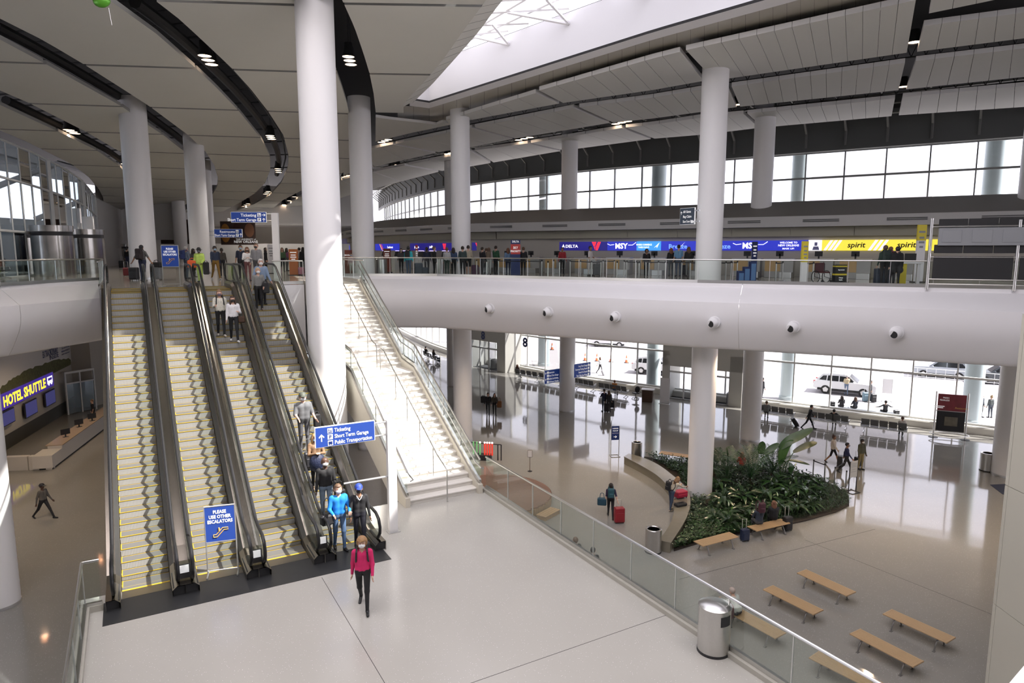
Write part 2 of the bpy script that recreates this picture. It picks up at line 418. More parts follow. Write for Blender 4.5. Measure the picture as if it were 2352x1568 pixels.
fascia('trim_2', [(pA.x, pA.y)]+RF, 1, [0.355, 0.6], FASC)
fascia('trim_3', OPEN[0:3]+[(LW(-0.42, 22.5).x, LW(-0.42, 22.5).y)], 1, [0.52, 0.86], FASC)
# side wall under the stair head
mb = MB(); rows = [LW(10.4, 14.0), LW(10.4, 22.6)]
mb.strip([Vector((p.x, p.y, L3)) for p in rows], [Vector((p.x, p.y, SOF)) for p in rows])
rows = [LW(-0.42, 13.6), LW(-0.42, 22.8)]
mb.strip([Vector((p.x, p.y, L3)) for p in rows], [Vector((p.x, p.y, SOF)) for p in rows])
rows = [LW(6.1, 14.0), LW(7.5, 14.0)]
mb.strip([Vector((p.x, p.y, L3)) for p in rows], [Vector((p.x, p.y, SOF-0.5)) for p in rows])
struct(mb.build('wall_stair_head', FASC))
# wall under the upper end of the escalators, seen beside them
# ---- ceiling
S1in = [(241, 0), (301, 131), (344, 220), (380, 272), (403, 297), (430, 315), (450, 312), (470, 300), (485, 275), (500, 245), (506, 236)]
S1out = [(208, 0), (236, 65), (303, 198), (348, 275), (365, 296), (400, 330), (430, 338), (455, 332), (475, 310), (490, 285), (503, 255)]
S2in = [(91, 0), (146, 103), (244, 279), (293, 349), (310, 375), (353, 430), (380, 458), (405, 478), (425, 482), (445, 468), (462, 440), (480, 405), (500, 360)]
S2out = [(43, 0), (93, 100), (148, 193), (207, 286), (246, 346), (310, 432), (348, 472), (379, 492), (410, 501), (427, 499), (447, 488), (467, 455), (485, 420), (503, 372)]
S3in = [(0, 251), (79, 361), (155, 448), (200, 496), (253, 547), (317, 599), (358, 620), (389, 621), (420, 609), (444, 585), (465, 551), (489, 506), (503, 470)]
S3out = [(0, 355), (45, 413), (93, 465), (158, 534), (207, 578), (256, 616), (310, 651), (358, 663), (386, 661), (418, 647), (448, 620), (468, 585), (498, 506)]
S4in = [(0, 712), (100, 748), (193, 783), (234, 796), (275, 805), (310, 808), (352, 810), (382, 808), (396, 790), (432, 702), (461, 647), (482, 623), (498, 608)]
S4out = [(0, 786), (62, 814), (120, 834), (165, 848), (213, 858), (258, 863), (325, 863)]
BEVO = [(0, 1116), (15, 1106), (69, 1065), (134, 1020), (179, 982), (241, 924), (274, 896)]
BEVI = [(0, 1155), (31, 1130), (69, 1103), (117, 1061), (193, 993), (229, 955), (243, 941)]
GTOP = [(200, -190), (300, 0), (327, 65), (355, 120), (377, 165), (406, 203), (434, 227), (454, 237), (470, 239), (506, 240)]
CROOT = sroot('ceiling'); PANDK = mat('ceiling_panel_reveal', (0.3, 0.3, 0.28), 0.6)
JW = [-60, 4, 157, 250, 311, 353, 388, 414, 437, 456, 472, 486, 499]
def edge_pts(E, w0, w1, n, sl):
    out = []
    for k in range(n+1):
        w = w0+(w1-w0)*k/n; u = interp(E, w)
        for _ in range(6): u = 0.5*u+0.5*interp(E, w+sl*(u-450))
        out.append((u, w+sl*(u-450)))
    return out
def band(El, Er, jw, sl=0.032, vmin=-70, name='panel'):
    for a, b in zip(jw[:-1], jw[1:]):
        ga = 0.5*max(0.9, (505-a)*0.011); gb = 0.5*max(0.9, (505-b)*0.011)
        n = 8 if b-a > 30 else 4
        A = edge_pts(El, a+ga, b-gb, n, sl); B = edge_pts(Er, a+ga, b-gb, n, sl)
        if max(q[0]-p[0] for p, q in zip(A, B)) < 4: continue
        B = [(max(q[0], p[0]+0.5), q[1]) for p, q in zip(A, B)]
        mbx = MB(); mbx.slab([CE(*p) for p in A], [CE(*p) for p in B], 0.16, 0, 1)
        mbx.build(name, [PANEL, PANDK], CROOT)
band(GTOP, S1in, [120]+JW[2:])
band(S1out, S2in, JW)
band(S2out, S3in, JW)
band(S3out, S4in, JW)
SPL = [(-80, 880), (15, 898), (170, 925), (241, 926), (330, 930)]
J5 = [-60, 3, 163, 253]
band(S4out, SPL, J5, 0.016); band(SPL, BEVO, J5, 0.016)
# small panels between the skylight tip and the first slot
mb = MB(); mb.slab([CE(863, 269), CE(896, 274), CE(960, 281), CE(1003, 286), CE(1017, 281), CE(1036, 284)], [CE(862.5, 325), CE(888, 319), CE(950, 304), CE(990, 296), CE(1012, 291), CE(1037, 286)], 0.16, 0, 1); mb.build('panel', [PANEL, PANEDGE], CROOT)
ROWS = {
 1: ([(1024, 275.5), (1231, 213.5), (1237, 208), (1500, 134), (1561, 119), (1575, 115), (2104, 0), (2150, -10)], [(862, 325), (1039, 284), (1085, 275), (1285, 237.6), (1500, 206.6), (1615, 186), (1676, 180), (2083, 121), (2106, 119), (2352, 88)]),
 2: ([(808, 353), (865, 339), (1039, 303), (1086, 293), (1316, 248), (1500, 224), (1615, 205), (1674, 199.5), (2079, 144), (2102, 140), (2352, 111)], [(788, 403), (862, 382), (1008, 349.5), (1039, 344), (1085, 337.5), (1180, 318.5), (1402, 282), (1500, 272), (1611, 257), (1695, 245.5), (2064, 207), (2352, 176.5)]),
 3: ([(640, 489), (654, 475), (702, 444), (788, 412), (864, 392.6), (1039, 358), (1085, 346), (1213, 329), (1433, 293), (1500, 286), (1609, 270), (1711, 261), (2056, 226), (2075, 222.5), (2352, 197.5)], [(660, 520), (702, 485), (790, 451), (864, 432), (1012, 393), (1082, 382), (1130, 373.6), (1292, 346), (1500, 318.5), (1615, 309), (1745, 293.4), (2048, 266.6), (2064, 264.7), (2352, 245.5)]),
 4: ([(2121, 59.5), (2352, 29)], [(2106, 119), (2352, 88)]),
 5: ([(2150, -60), (2352, -90)], [(2133, 31), (2352, -14)]),
}
RP = [(1, 1024, 1231, 1032, 1285, 5), (1, 1238, 1562, 1293, 1617, 8), (1, 1575, 2104, 1640, 2083, 13),
      (2, 808, 903, 788, 1001, 3), (2, 908, 1084, 1007, 1178, 3), (2, 1090, 1318, 1183, 1400, 5), (2, 1330, 1672, 1408, 1692, 8), (2, 1680, 2079, 1700, 2064, 11), (2, 2103, 2460, 2081, 2460, 8),
      (3, 640, 930, 662, 1008, 4), (3, 937, 1082, 1015, 1127, 3), (3, 1090, 1212, 1133, 1288, 3), (3, 1219, 1428, 1296, 1495, 5), (3, 1437, 1708, 1503, 1744, 7), (3, 1716, 2056, 1752, 2048, 10), (3, 2073, 2460, 2064, 2460, 9),
      (4, 2121, 2460, 2106, 2460, 8), (5, 2150, 2460, 2133, 2460, 6)]
for (r, a0, a1, b0, b1, n) in RP:
    T, B = ROWS[r]
    for k in range(n):
        A_, B_ = [], []
        for j in range(4):
            t = (k+0.012+(0.976)*j/3)/n
            uT = a0+(a1-a0)*t; uB = b0+(b1-b0)*t
            A_.append(CE(uT, interp(T, uT))); B_.append(CE(uB, interp(B, uB)))
        mbx = MB(); mbx.slab(A_, B_, 0.2, 0, 1); mbx.build('board', [PANEL, PANEDGE], CROOT)
# bevel along the near side of the skylight, lip and trough along its far side
n = 16
for k in range(n):
    v0, v1 = -60+(240+60)*k/n, -60+(240+60)*(k+1)/n
    A_ = [CE(interp(BEVO, v+12*(v/243 if v > 0 else 0)), v+12*(v/243 if v > 0 else 0)) for v in (v0+0.4, v1-0.4)]
    B_ = [CE(interp(BEVI, v-9), v-9, 0.35) for v in (v0+0.4, v1-0.4)]
    mbx = MB(); mbx.strip(A_, B_); mbx.build('bevel_panel', PANEL, CROOT)
LIPT = [(955, 229), (986, 236), (1500, 74), (1757, 0), (1900, -42)]
LIPB = [(941, 243), (986, 248.5), (1500, 91), (1835, 0), (1950, -33)]
TRB = [(905, 268), (996, 279), (1040, 276), (1240, 218), (1500, 142), (1575, 122), (2104, 6)]
us = [941, 986]+[986+(1900-986)*k/20 for k in range(1, 21)]
mb = MB(); mb.strip([CE(u, interp(LIPT, max(u, 955)), 0.42) for u in us], [CE(u, interp(LIPB, u), 0.3) for u in us]); mb.build('skylight_lip', WHITE, CROOT)
us = [913, 950, 986]+[986+(2060-986)*k/34 for k in range(1, 35)]
TR = mat('trough_paint', (0.5, 0.47, 0.4), 0.35)
for a, b in zip(us[:-1], us[1:]):
    mbx = MB(); rows = []
    for t, dz in ((0, 0.3), (0.35, 0.42), (0.7, 0.55), (1, 0.75)):
        rows.append([CE(u, interp(LIPB, max(u, 935))*(1-t)+interp(TRB, u)*t+0.0, dz) for u in (a+0.25, b-0.25)])
    for p, q in zip(rows[:-1], rows[1:]): mbx.strip(p, q)
    mbx.build('trough_panel', TR, CROOT, smooth=True)
# well of the skylight
WTOP = 23.0
us = [941, 986]+[986+(1900-986)*k/20 for k in range(1, 21)]
far = [CE(u, interp(LIPT, max(u, 955)), 0.42) for u in us]
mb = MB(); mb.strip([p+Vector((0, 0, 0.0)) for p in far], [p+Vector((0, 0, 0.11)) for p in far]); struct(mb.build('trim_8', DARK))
mb = MB(); mb.strip([p+Vector((0, 0, 0.11)) for p in far], [Vector((p.x, p.y, WTOP)) for p in far])
vs = [243-(243+30)*k/12 for k in range(13)]
near = [CE(interp(BEVI, v), v, 0.35) for v in vs]
mb.strip(near, [Vector((p.x, p.y, WTOP)) for p in near])
struct(mb.build('wall_skylight_well', mat('well_white', (0.66, 0.65, 0.66), 0.6)))
# roof deck; skylight opening stretched out of view, shaped to place the sun patches
hole = [(p.x, p.y) for p in far if p.y > 24.3]+[(9.25, 24.0), (12.9, 20.3), (10.2, 18.4), (10.6, 15.5), (5.2, 12.2), (1, 14), (-3.5, 20.5), (-3, 23.9), (-0.6, 24.0)]+[(p.x, p.y) for p in reversed(near) if p.y > 24.6]
FILL_PANEL = [(-17, 1), (15, 1), (15, 14.2), (11.2, 14.6), (5.2, 11.4), (0, 12.8), (-4.5, 19.5), (-17, 19.5)]
mb = MB(); mb.poly([[(-70, -32), (60, -32), (60, 31), (50, 36), (34, 47), (24, 54), (13, 62), (2, 72), (-8, 90), (-20, 125), (-70, 125)], hole[::-1], FILL_PANEL[::-1]], WTOP+0.02)
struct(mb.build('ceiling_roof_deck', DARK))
# unseen frosted skylight added over the landing as soft top fill
fm = bpy.data.materials.new('fill_diffuser'); fm.use_nodes = True; _n = fm.node_tree; _n.nodes.remove(_n.nodes['Principled BSDF']); _t = _n.nodes.new('ShaderNodeBsdfTranslucent'); _t.inputs[0].default_value = (0.62, 0.6, 0.6, 1); _n.links.new(_t.outputs[0], _n.nodes['Material Output'].inputs[0])
mb = MB(); mb.poly([FILL_PANEL], WTOP+0.02); struct(mb.build('unseen_fill_skylight', fm))
mb = MB(); mb.add([(-70, -31, 0), (60, -31, 0), (60, -31, WTOP), (-70, -31, WTOP)], [(0, 1, 2, 3)]); struct(mb.build('wall_fill_block', WHITE))  # unseen wall added behind the camera to cut frontal fill light
# unseen screen added outside the frame to keep daylight out of the plenum
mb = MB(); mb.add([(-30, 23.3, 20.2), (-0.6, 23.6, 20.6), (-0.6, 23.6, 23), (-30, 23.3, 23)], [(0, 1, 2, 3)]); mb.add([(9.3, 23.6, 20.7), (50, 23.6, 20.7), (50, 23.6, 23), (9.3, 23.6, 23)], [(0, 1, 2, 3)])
struct(mb.build('plenum_light_stop', DARK))
# skylight glazing with bars and struts
SK = sroot('window_skylight')
mb = MB(); mb.poly([[(p.x, p.y) for p in far if p.y > 24.3]+[(9.3, 24.0), (-0.6, 24.0)]+[(p.x, p.y) for p in reversed(near) if p.y > 24.6]], WTOP+0.3); mb.build('pane', glass('skylight_glass', (0.93, 0.93, 0.95), 0.03), SK)
for k in range(12):
    t = 0.08+0.92*k/11; i = int(t*(len(far)-1)); a = far[i]; j = min(len(near)-1, int(t*0.9*(len(near)-1))); b = near[j]
    mb = MB(); mb.tube([(a.x, a.y, WTOP+0.2), (b.x, b.y, WTOP+0.2)], 0.1, 6); mb.build('bar', WHITE, SK)
    if k % 2 == 0 and k > 1:
        mb = MB(); c = (a+b)/2; mb.tube([(a.x, a.y, WTOP-0.5), (c.x, c.y, WTOP+0.15)], 0.09, 6); mb.tube([(a.x, a.y, WTOP-0.5), (a.x*0.8+b.x*0.2, a.y*0.8+b.y*0.2-1.5, WTOP+0.1)], 0.07, 6); mb.build('strut', WHITE, SK)
for t in (0.25, 0.5, 0.75):
    mb = MB(); mb.tube([Vector((far[i].x*(1-t)+near[min(len(near)-1, int(i/len(far)*len(near)))].x*t, far[i].y*(1-t)+near[min(len(near)-1, int(i/len(far)*len(near)))].y*t, WTOP+0.22)) for i in range(0, len(far), 3)], 0.08, 6); mb.build('bar', WHITE, SK)
# lattice trusses seen in the long slots, ducts in the curved slots
TRM = mat('truss_grey', (0.06, 0.06, 0.062), 0.6)
for (r, t0) in ((1, 1), (2, 2)):
    mb = MB(); top, bot = [], []
    for k in range(90):
        u = 880+(2400-880)*k/89; v = (interp(ROWS[r][1], u)+interp(ROWS[r+1][0], u))/2
        p = CE(u, v, 0.55); q = p+Vector((0, 0, 0.7)); bot.append(p); top.append(q)
    mb.tube(bot[::3], 0.035, 4); mb.tube(top[::3], 0.035, 4)
    for k in range(0, 88): mb.tube([bot[k], top[k+1]] if k % 2 else [top[k], bot[k+1]], 0.02, 4, caps=False)
    mb.build('truss', TRM, CROOT)
for E1, E2, w0, w1 in ((S3in, S3out, 5, 400), (S2in, S2out, 60, 380), (S1in, S1out, 230, 400)):
    mb = MB(); pts = [CE((interp(E1, w)+interp(E2, w))/2, w, 0.9) for w in [w0+(w1-w0)*k/14 for k in range(15)]]
    mb.tube(pts, 0.22, 8); mb.tube([p+Vector((0.5, 0.2, 0.4)) for p in pts], 0.06, 6)
    for p in pts: mb.tube([p+Vector((-1.5, 0.4, 0.6)), p+Vector((1.8, -0.4, 0.6))], 0.05, 4)
    mb.build('duct', TRM, CROOT)
# ---- columns
cols = [(-6.71, 24.2, 0.645, 0, 'tall white column standing between the escalators and the stair'),
 (9.45, 32.7, 0.61, 0, 'white round column rising through the planted island'),
 (-3.2, 42.9, 0.6, 0, 'white round column just right of the stair, before the red heart airline banners'),
 (15.6, 43.0, 0.62, 0, 'white round column in the lower hall behind the banana plant'),
 (4.25, 51.1, 0.6, 0, 'white round column in the lower hall carrying two blue direction signs'),
 (-5.35, 60.8, 0.6, 0, 'far white column in the lower hall near door number eight'),
 (27.4, 36.0, 0.78, 0, 'thick white column in the lower hall at the right edge beside the rubbish bin'),
 (-17.95, 22.2, 0.62, 0, 'white column at the far left edge below the upper floor'),
 (-9.0, 41.2, 0.66, 0, 'white column at the head of the stair behind the tall column'),
 (-19.85, 36.6, 0.66, L3, 'white column on the upper floor beside the man with a backpack'),
 (-20.8, 45.4, 0.62, L3, 'white column on the upper floor behind the woman in lime green'),
 (-24.6, 55.0, 0.62, L3, 'white column on the upper floor carrying the restroom sign'),
 (-34.0, 70.0, 0.62, L3, 'most distant white column on the upper floor at the left')]
for (x, y, r, z0, lab) in cols:
    zt = SOF if lab.startswith('white column at the far left') else zceil(x, y)+0.9
    t = thing('column', lab, 'column', (x, y, z0), 0, 'round white columns')
    mb = MB(); mb.lathe([(r, 0.0), (r, zt-z0)], 40); mb.build('shaft', COLW, t, smooth=True)
    mb = MB()
    if z0 == 0: mb.lathe([(r+0.012, 0), (r+0.012, 0.1), (r, 0.1)], 40)
    else: mb.lathe([(r+0.012, 0), (r+0.012, 0.1), (r, 0.1)], 40)
    mb.build('base_ring', STEELW, t, smooth=True)
# ---- glass front of the lower hall and high windows of the upper hall
def along(path, step): return resample(path, step)
FP = along(FPATH, 2.62)
def front(name, z0, z1, rails, glassm, mull, sel, tr):
    root = sroot(name)
    pts = [p for p in FP if sel(p)]
    N = normals2(pts, -1)
    for i, (a, b) in enumerate(zip(pts[:-1], pts[1:])):
        lv = [z0]+rails+[z1]
        for c, d in zip(lv[:-1], lv[1:]):
            mbx = MB(); mbx.add([(a.x, a.y, c), (b.x, b.y, c), (b.x, b.y, d), (a.x, a.y, d)], [(0, 1, 2, 3)]); mbx.build('pane', glassm, root)
    for i, p in enumerate(pts):
        d = (pts[min(i+1, len(pts)-1)]-pts[max(i-1, 0)]).normalized(); n_ = Vector((-d.y, d.x, 0)); w = 0.045; dp = 0.09
        mbx = MB(); mbx.hexa([p-d*w-n_*dp+Vector((0, 0, z0)), p+d*w-n_*dp+Vector((0, 0, z0)), p+d*w+n_*dp+Vector((0, 0, z0)), p-d*w+n_*dp+Vector((0, 0, z0)), p-d*w-n_*dp+Vector((0, 0, z1)), p+d*w-n_*dp+Vector((0, 0, z1)), p+d*w+n_*dp+Vector((0, 0, z1)), p-d*w+n_*dp+Vector((0, 0, z1))]); mbx.build('mullion', mull, root)
    for z in rails+[z0+0.05, z1-0.05]:
        mbx = MB(); sweep(mbx, pts, [(-tr, z-0.07), (tr, z-0.07), (tr, z+0.07), (-tr, z+0.07), (-tr, z-0.07)], 1); mbx.build('transom', mull, root)
    return root
inside = lambda p: p.y < 118
front('window_hall', 0.5, 7.6, [3.7], GLASSW, MULL, inside, 0.1)
front('window_upper', 15.55, 19.4, [17.55], GLASSW, mat('window_frame_grey', (0.3, 0.31, 0.3), 0.5), inside, 0.06)
mb = MB(); sweep(mb, FPATH, [(0.55, 0.0), (0.55, 0.42), (0.5, 0.5), (-0.05, 0.5)], -1); struct(mb.build('trim_4', mat('sill_white', (0.74, 0.72, 0.66), 0.45)))
# dark beam with brackets above the high windows
BEAM = mat('beam_grey', (0.13, 0.135, 0.13), 0.6)
bt = sroot('trim_5')
mb = MB(); sweep(mb, FPATH, [(0.15, 19.35), (0.35, 19.4), (0.35, 21.9), (-0.2, 22.9)], -1); mb.build('beam', BEAM, bt)
bp = resample(FPATH, 2.62)
for i in range(1, len(bp)-1):
    p = bp[i]; d = (bp[i+1]-bp[i-1]).normalized(); n_ = Vector((d.y, -d.x, 0)); n_ = n_ if n_.y < 0 else -n_
    a = p+n_*0.4+Vector((0, 0, 19.7)); b = p+n_*1.5+Vector((0, 0, 21.6))
    mbx = MB(); mbx.tube([a, a+Vector((0, 0, 1.0)), b], [0.09, 0.09, 0.07], 4); mbx.build('bracket', mat('bracket_grey', (0.2, 0.2, 0.19), 0.5), bt)
# roof edge strip: pipes and joists between the last ceiling boards and the glass
JST = mat('joist_grey', (0.3, 0.3, 0.27), 0.6)
mb = MB()
N = normals2(FPATH, -1)
for off, z in ((2.2, 21.3), (4.0, 21.6), (6.0, 21.8)):
    mb.tube([p+n_*off+Vector((0, 0, z)) for p, n_ in zip(FPATH, N)], 0.06, 5)
for i in range(1, len(bp)-1, 1):
    p = bp[i]; d = (bp[i+1]-bp[i-1]).normalized(); n_ = Vector((d.y, -d.x, 0)); n_ = n_ if n_.y < 0 else -n_
    mb.tube([p+n_*0.3+Vector((0, 0, 21.9)), p+n_*9+Vector((0, 0, 22.2))], 0.05, 4)
mb.build('joist', JST, bt)
# ---- back wall of the check-in hall: bulkheads above the counters
tw = sroot('wall_check_in')
BW = mat('bulkhead_light', (0.55, 0.54, 0.53), 0.5); BO = mat('bulkhead_olive', (0.4, 0.38, 0.3), 0.45); BD = mat('bulkhead_dark', (0.2, 0.19, 0.18), 0.5)
mb = MB(); sweep(mb, GPATH, [(0, L3), (0, 14.3)], -1); mb.build('wall_face', mat('counter_wall', (0.5, 0.47, 0.42), 0.5), tw)
gp = resample(GPATH, 3.4)
for a, b in zip(gp[:-1], gp[1:]):
    d = (b-a).normalized()*0.012; mbx = MB(); sweep(mbx, [a+d, b-d], [(0.02, 13.1), (0.3, 13.1), (0.34, 13.62)], -1); mbx.build('panel', BO, tw)
mb = MB(); sweep(mb, GPATH, [(-0.02, 13.64), (0.95, 13.64), (1.0, 14.25)], -1); mb.build('bulkhead', BW, tw)
mb = MB(); sweep(mb, GPATH, [(1.02, 14.25), (1.0, 14.27), (-2.2, 15.3), (-9.5, 15.6)], -1); mb.build('bulkhead_top', BD, tw)
sl = resample(GPATH, 4.25); slm = mat('slot_dark', (0.08, 0.08, 0.08), 0.5)
for i in range(1, len(sl)-1):
    p = sl[i]; d = (sl[i+1]-sl[i-1]).normalized(); n_ = Vector((d.y, -d.x, 0)); n_ = n_ if n_.y < 0 else -n_
    mbx = MB()
    for z in (13.93, 14.02):
        c = p+n_*1.0; mbx.hexa([c-d*0.95-n_*0.05+Vector((0, 0, z-0.025)), c+d*0.95-n_*0.05+Vector((0, 0, z-0.025)), c+d*0.95+n_*0.02+Vector((0, 0, z-0.025)), c-d*0.95+n_*0.02+Vector((0, 0, z-0.025)), c-d*0.95-n_*0.05+Vector((0, 0, z+0.025)), c+d*0.95-n_*0.05+Vector((0, 0, z+0.025)), c+d*0.95+n_*0.02+Vector((0, 0, z+0.025)), c-d*0.95+n_*0.02+Vector((0, 0, z+0.025))])
    mbx.build('air_slot', slm, tw)
# ---- left curtain wall of the upper floor and back walls
CWP = smooth_path(V2((-24.0, 18), (-26.2, 30), (-27.7, 36.6), (-29.4, 43.2), (-32.5, 51.8), (-37.7, 62.3)), 6)
cw = sroot('window_curtain')
cp = resample(CWP, 1.5)
CM = mat('curtain_frame', (0.62, 0.64, 0.64), 0.45)
def zt(p): return zceil(p.x, p.y)-0.05
for a, b in zip(cp[:-1], cp[1:]):
    for (f0, f1) in ((0, 0.34), (0.34, 0.72), (0.72, 1)):
        za0, za1 = L3+(zt(a)-L3)*f0, L3+(zt(a)-L3)*f1; zb0, zb1 = L3+(zt(b)-L3)*f0, L3+(zt(b)-L3)*f1
        mbx = MB(); mbx.add([(a.x, a.y, za0), (b.x, b.y, zb0), (b.x, b.y, zb1), (a.x, a.y, za1)], [(0, 1, 2, 3)]); mbx.build('pane', GLASSB, cw)
for i, p in enumerate(cp):
    w = 0.05 if i % 6 else 0.16
    mbx = MB(); mbx.box(p.x-w*0.6, p.x+w*0.6, p.y-w, p.y+w, L3, zt(p)); mbx.build('mullion', CM, cw)
for f_ in (0.005, 0.34, 0.72, 0.99):
    mbx = MB(); mbx.tube([Vector((p.x+0.05, p.y, L3+(zt(p)-L3)*f_)) for p in cp], 0.075, 6); mbx.build('transom', CM, cw)
# glimpsed structure outside the left glass
ob = thing('neighbour_wing', 'grey neighbouring wing with white canopy bars outside the left curtain glass', 'building', (-46, 44, 0))
mb = MB(); mb.box(-4, 0, -30, 30, 0, 15.2); mb.build('wall', mat('wing_grey', (0.5, 0.56, 0.6), 0.6, noise=0.2, nscale=0.4), ob)
for k in range(5):
    mb = MB(); mb.tube([(0, -26+12*k, 15.2), (8, -22+12*k, 19.5), (13, -20+12*k, 18)], 0.25, 6); mb.build('canopy_bar', WHITE, ob)
mb = MB()
bw = V2((-37.7, 62.3), (-41, 72), (-37, 82), (-20, 86), (-24, 95))
sweep(mb, bw, [(0, L3), (0, 20)], 1); struct(mb.build('wall_back', mat('back_wall', (0.62, 0.61, 0.6), 0.5)))
mb = MB(); mb.box(-39, -34, 70.5, 71.5, L3+2.6, 17); struct(mb.build('wall_back_pier', mat('back_wall', (0.62, 0.61, 0.6), 0.5)))
mb = MB(); sweep(mb, V2((-36, 80), (-20, 84), (-17.5, 83.5)), [(0.1, L3+2.3), (1.6, L3+3.2), (2.4, L3+4.2), (2.4, L3+4.4)], 1); struct(mb.build('trim_6', WHITE, smooth=True))
# ---- right foreground wall with panel joints, the photographer's balcony edge
wx = 12.92; rw = sroot('wall_right')
mb = MB(); mb.box(wx+0.03, wx+6, 9, 17, 0, 10.7); mb.build('wall_face', BEIGE, rw)
for z0, z1 in ((0, 2.9), (2.915, 6.2), (6.215, 10.7)):
    for y0, y1 in ((9, 12.99), (13.005, 16.9), (16.91, 17.02)):
        mb = MB(); mb.box(wx, wx+0.03, y0, y1, z0, z1); mb.build('panel', BEIGE, rw)
b0, b1 = W(2318, 1568, 10.9), W(2352, 1528, 10.9); d = (b1-b0).normalized(); e0 = b0-d*1.0; e1 = b1+d*14; nn = Vector((d.y, -d.x, 0))
mb = MB(); mb.prism([(e0.x, e0.y), (e0.x+nn.x*6, e0.y+nn.y*6), (e1.x+nn.x*6, e1.y+nn.y*6), (e1.x, e1.y)], 10.3, 10.9); struct(mb.build('trim_7', WHITE))
# ================================================================== ESCALATORS
BRONZE = mat('bronze_deck', (0.3, 0.265, 0.23), 0.24, 1.0, noise=0.08, nscale=3)
SKIRT = mat('skirt_steel', (0.14, 0.135, 0.13), 0.35, 0.8)
IDECK = mat('inner_deck', (0.42, 0.4, 0.38), 0.3, 1.0)
TREAD = ribbed('step_tread', (0.16, 0.157, 0.148), 60, 'X', 0.45, 0.3, 0.4)
RISER = ribbed('step_riser', (0.46, 0.455, 0.435), 9.5, 'X', 0.45, 0.1, 0.45)
BASE = [(-0.9, 0), (0.0, 0), (0.35, 0.05), (0.8, 0.275), (11.4, 5.975), (11.85, 6.2), (12.3, 6.3), (14.3, 6.3)]
def bl(y): return interp(BASE, y)
def nos(y): return max(0.0, min(6.3, 0.5385*(y-0.295)))
SY = [0.18+0.3557*k for k in range(39)]
step_mesh = {}
def step_m(rise):
    k = round(rise, 2)
    if k not in step_mesh:
        m_ = MB(); r_ = max(0.02, rise); d = 0.37
        m_.box(0.0, 1.0, 0.03, d, -0.05, 0.0, 0)                    # tread
        m_.box(0.0, 1.0, 0.0, 0.013, -0.014, 0.003, 2); m_.box(0.0, 1.0, 0.013, 0.03, -0.03, 0.0, 0)                 # yellow nose
        m_.box(0.0, 0.022, 0.03, d, -0.03, 0.004, 2)
        m_.box(0.0, 1.0, d-0.024, d-0.012, -0.03, 0.004, 2)          # yellow rear line
        m_.extr([(0.006, -0.03), (0.03, -0.03), (0.055, -r_), (0.03, -r_)], 0, 0.0, 1.0, 1)
        step_mesh[k] = m_.mesh('step', [TREAD, RISER, YEL])
    return step_mesh[k]
ydense = [-0.9, -0.4, 0, 0.15, 0.35, 0.55, 0.8, 2, 4, 6, 8, 10, 11.4, 11.65, 11.85, 12.1, 12.3, 13, 14.3]
HR = [(-0.1, 0.26), (-0.5, 0.24), (-0.74, 0.32), (-0.9, 0.5), (-0.92, 0.66), (-0.82, 0.85), (-0.6, 0.95), (-0.3, 0.96)]+[(y, bl(y)+0.96) for y in ydense if 0 <= y <= 14.3]+[(14.6, 7.25), (14.85, 7.15), (14.98, 6.95), (14.95, 6.75), (14.75, 6.58), (14.4, 6.54)]
elab = ['first escalator from the left, empty steps and black handrails', 'second escalator from the left, closed off by a blue sign at its foot', 'third escalator from the left, carrying two women in white tops', 'rightmost escalator, crowded with passengers riding down']
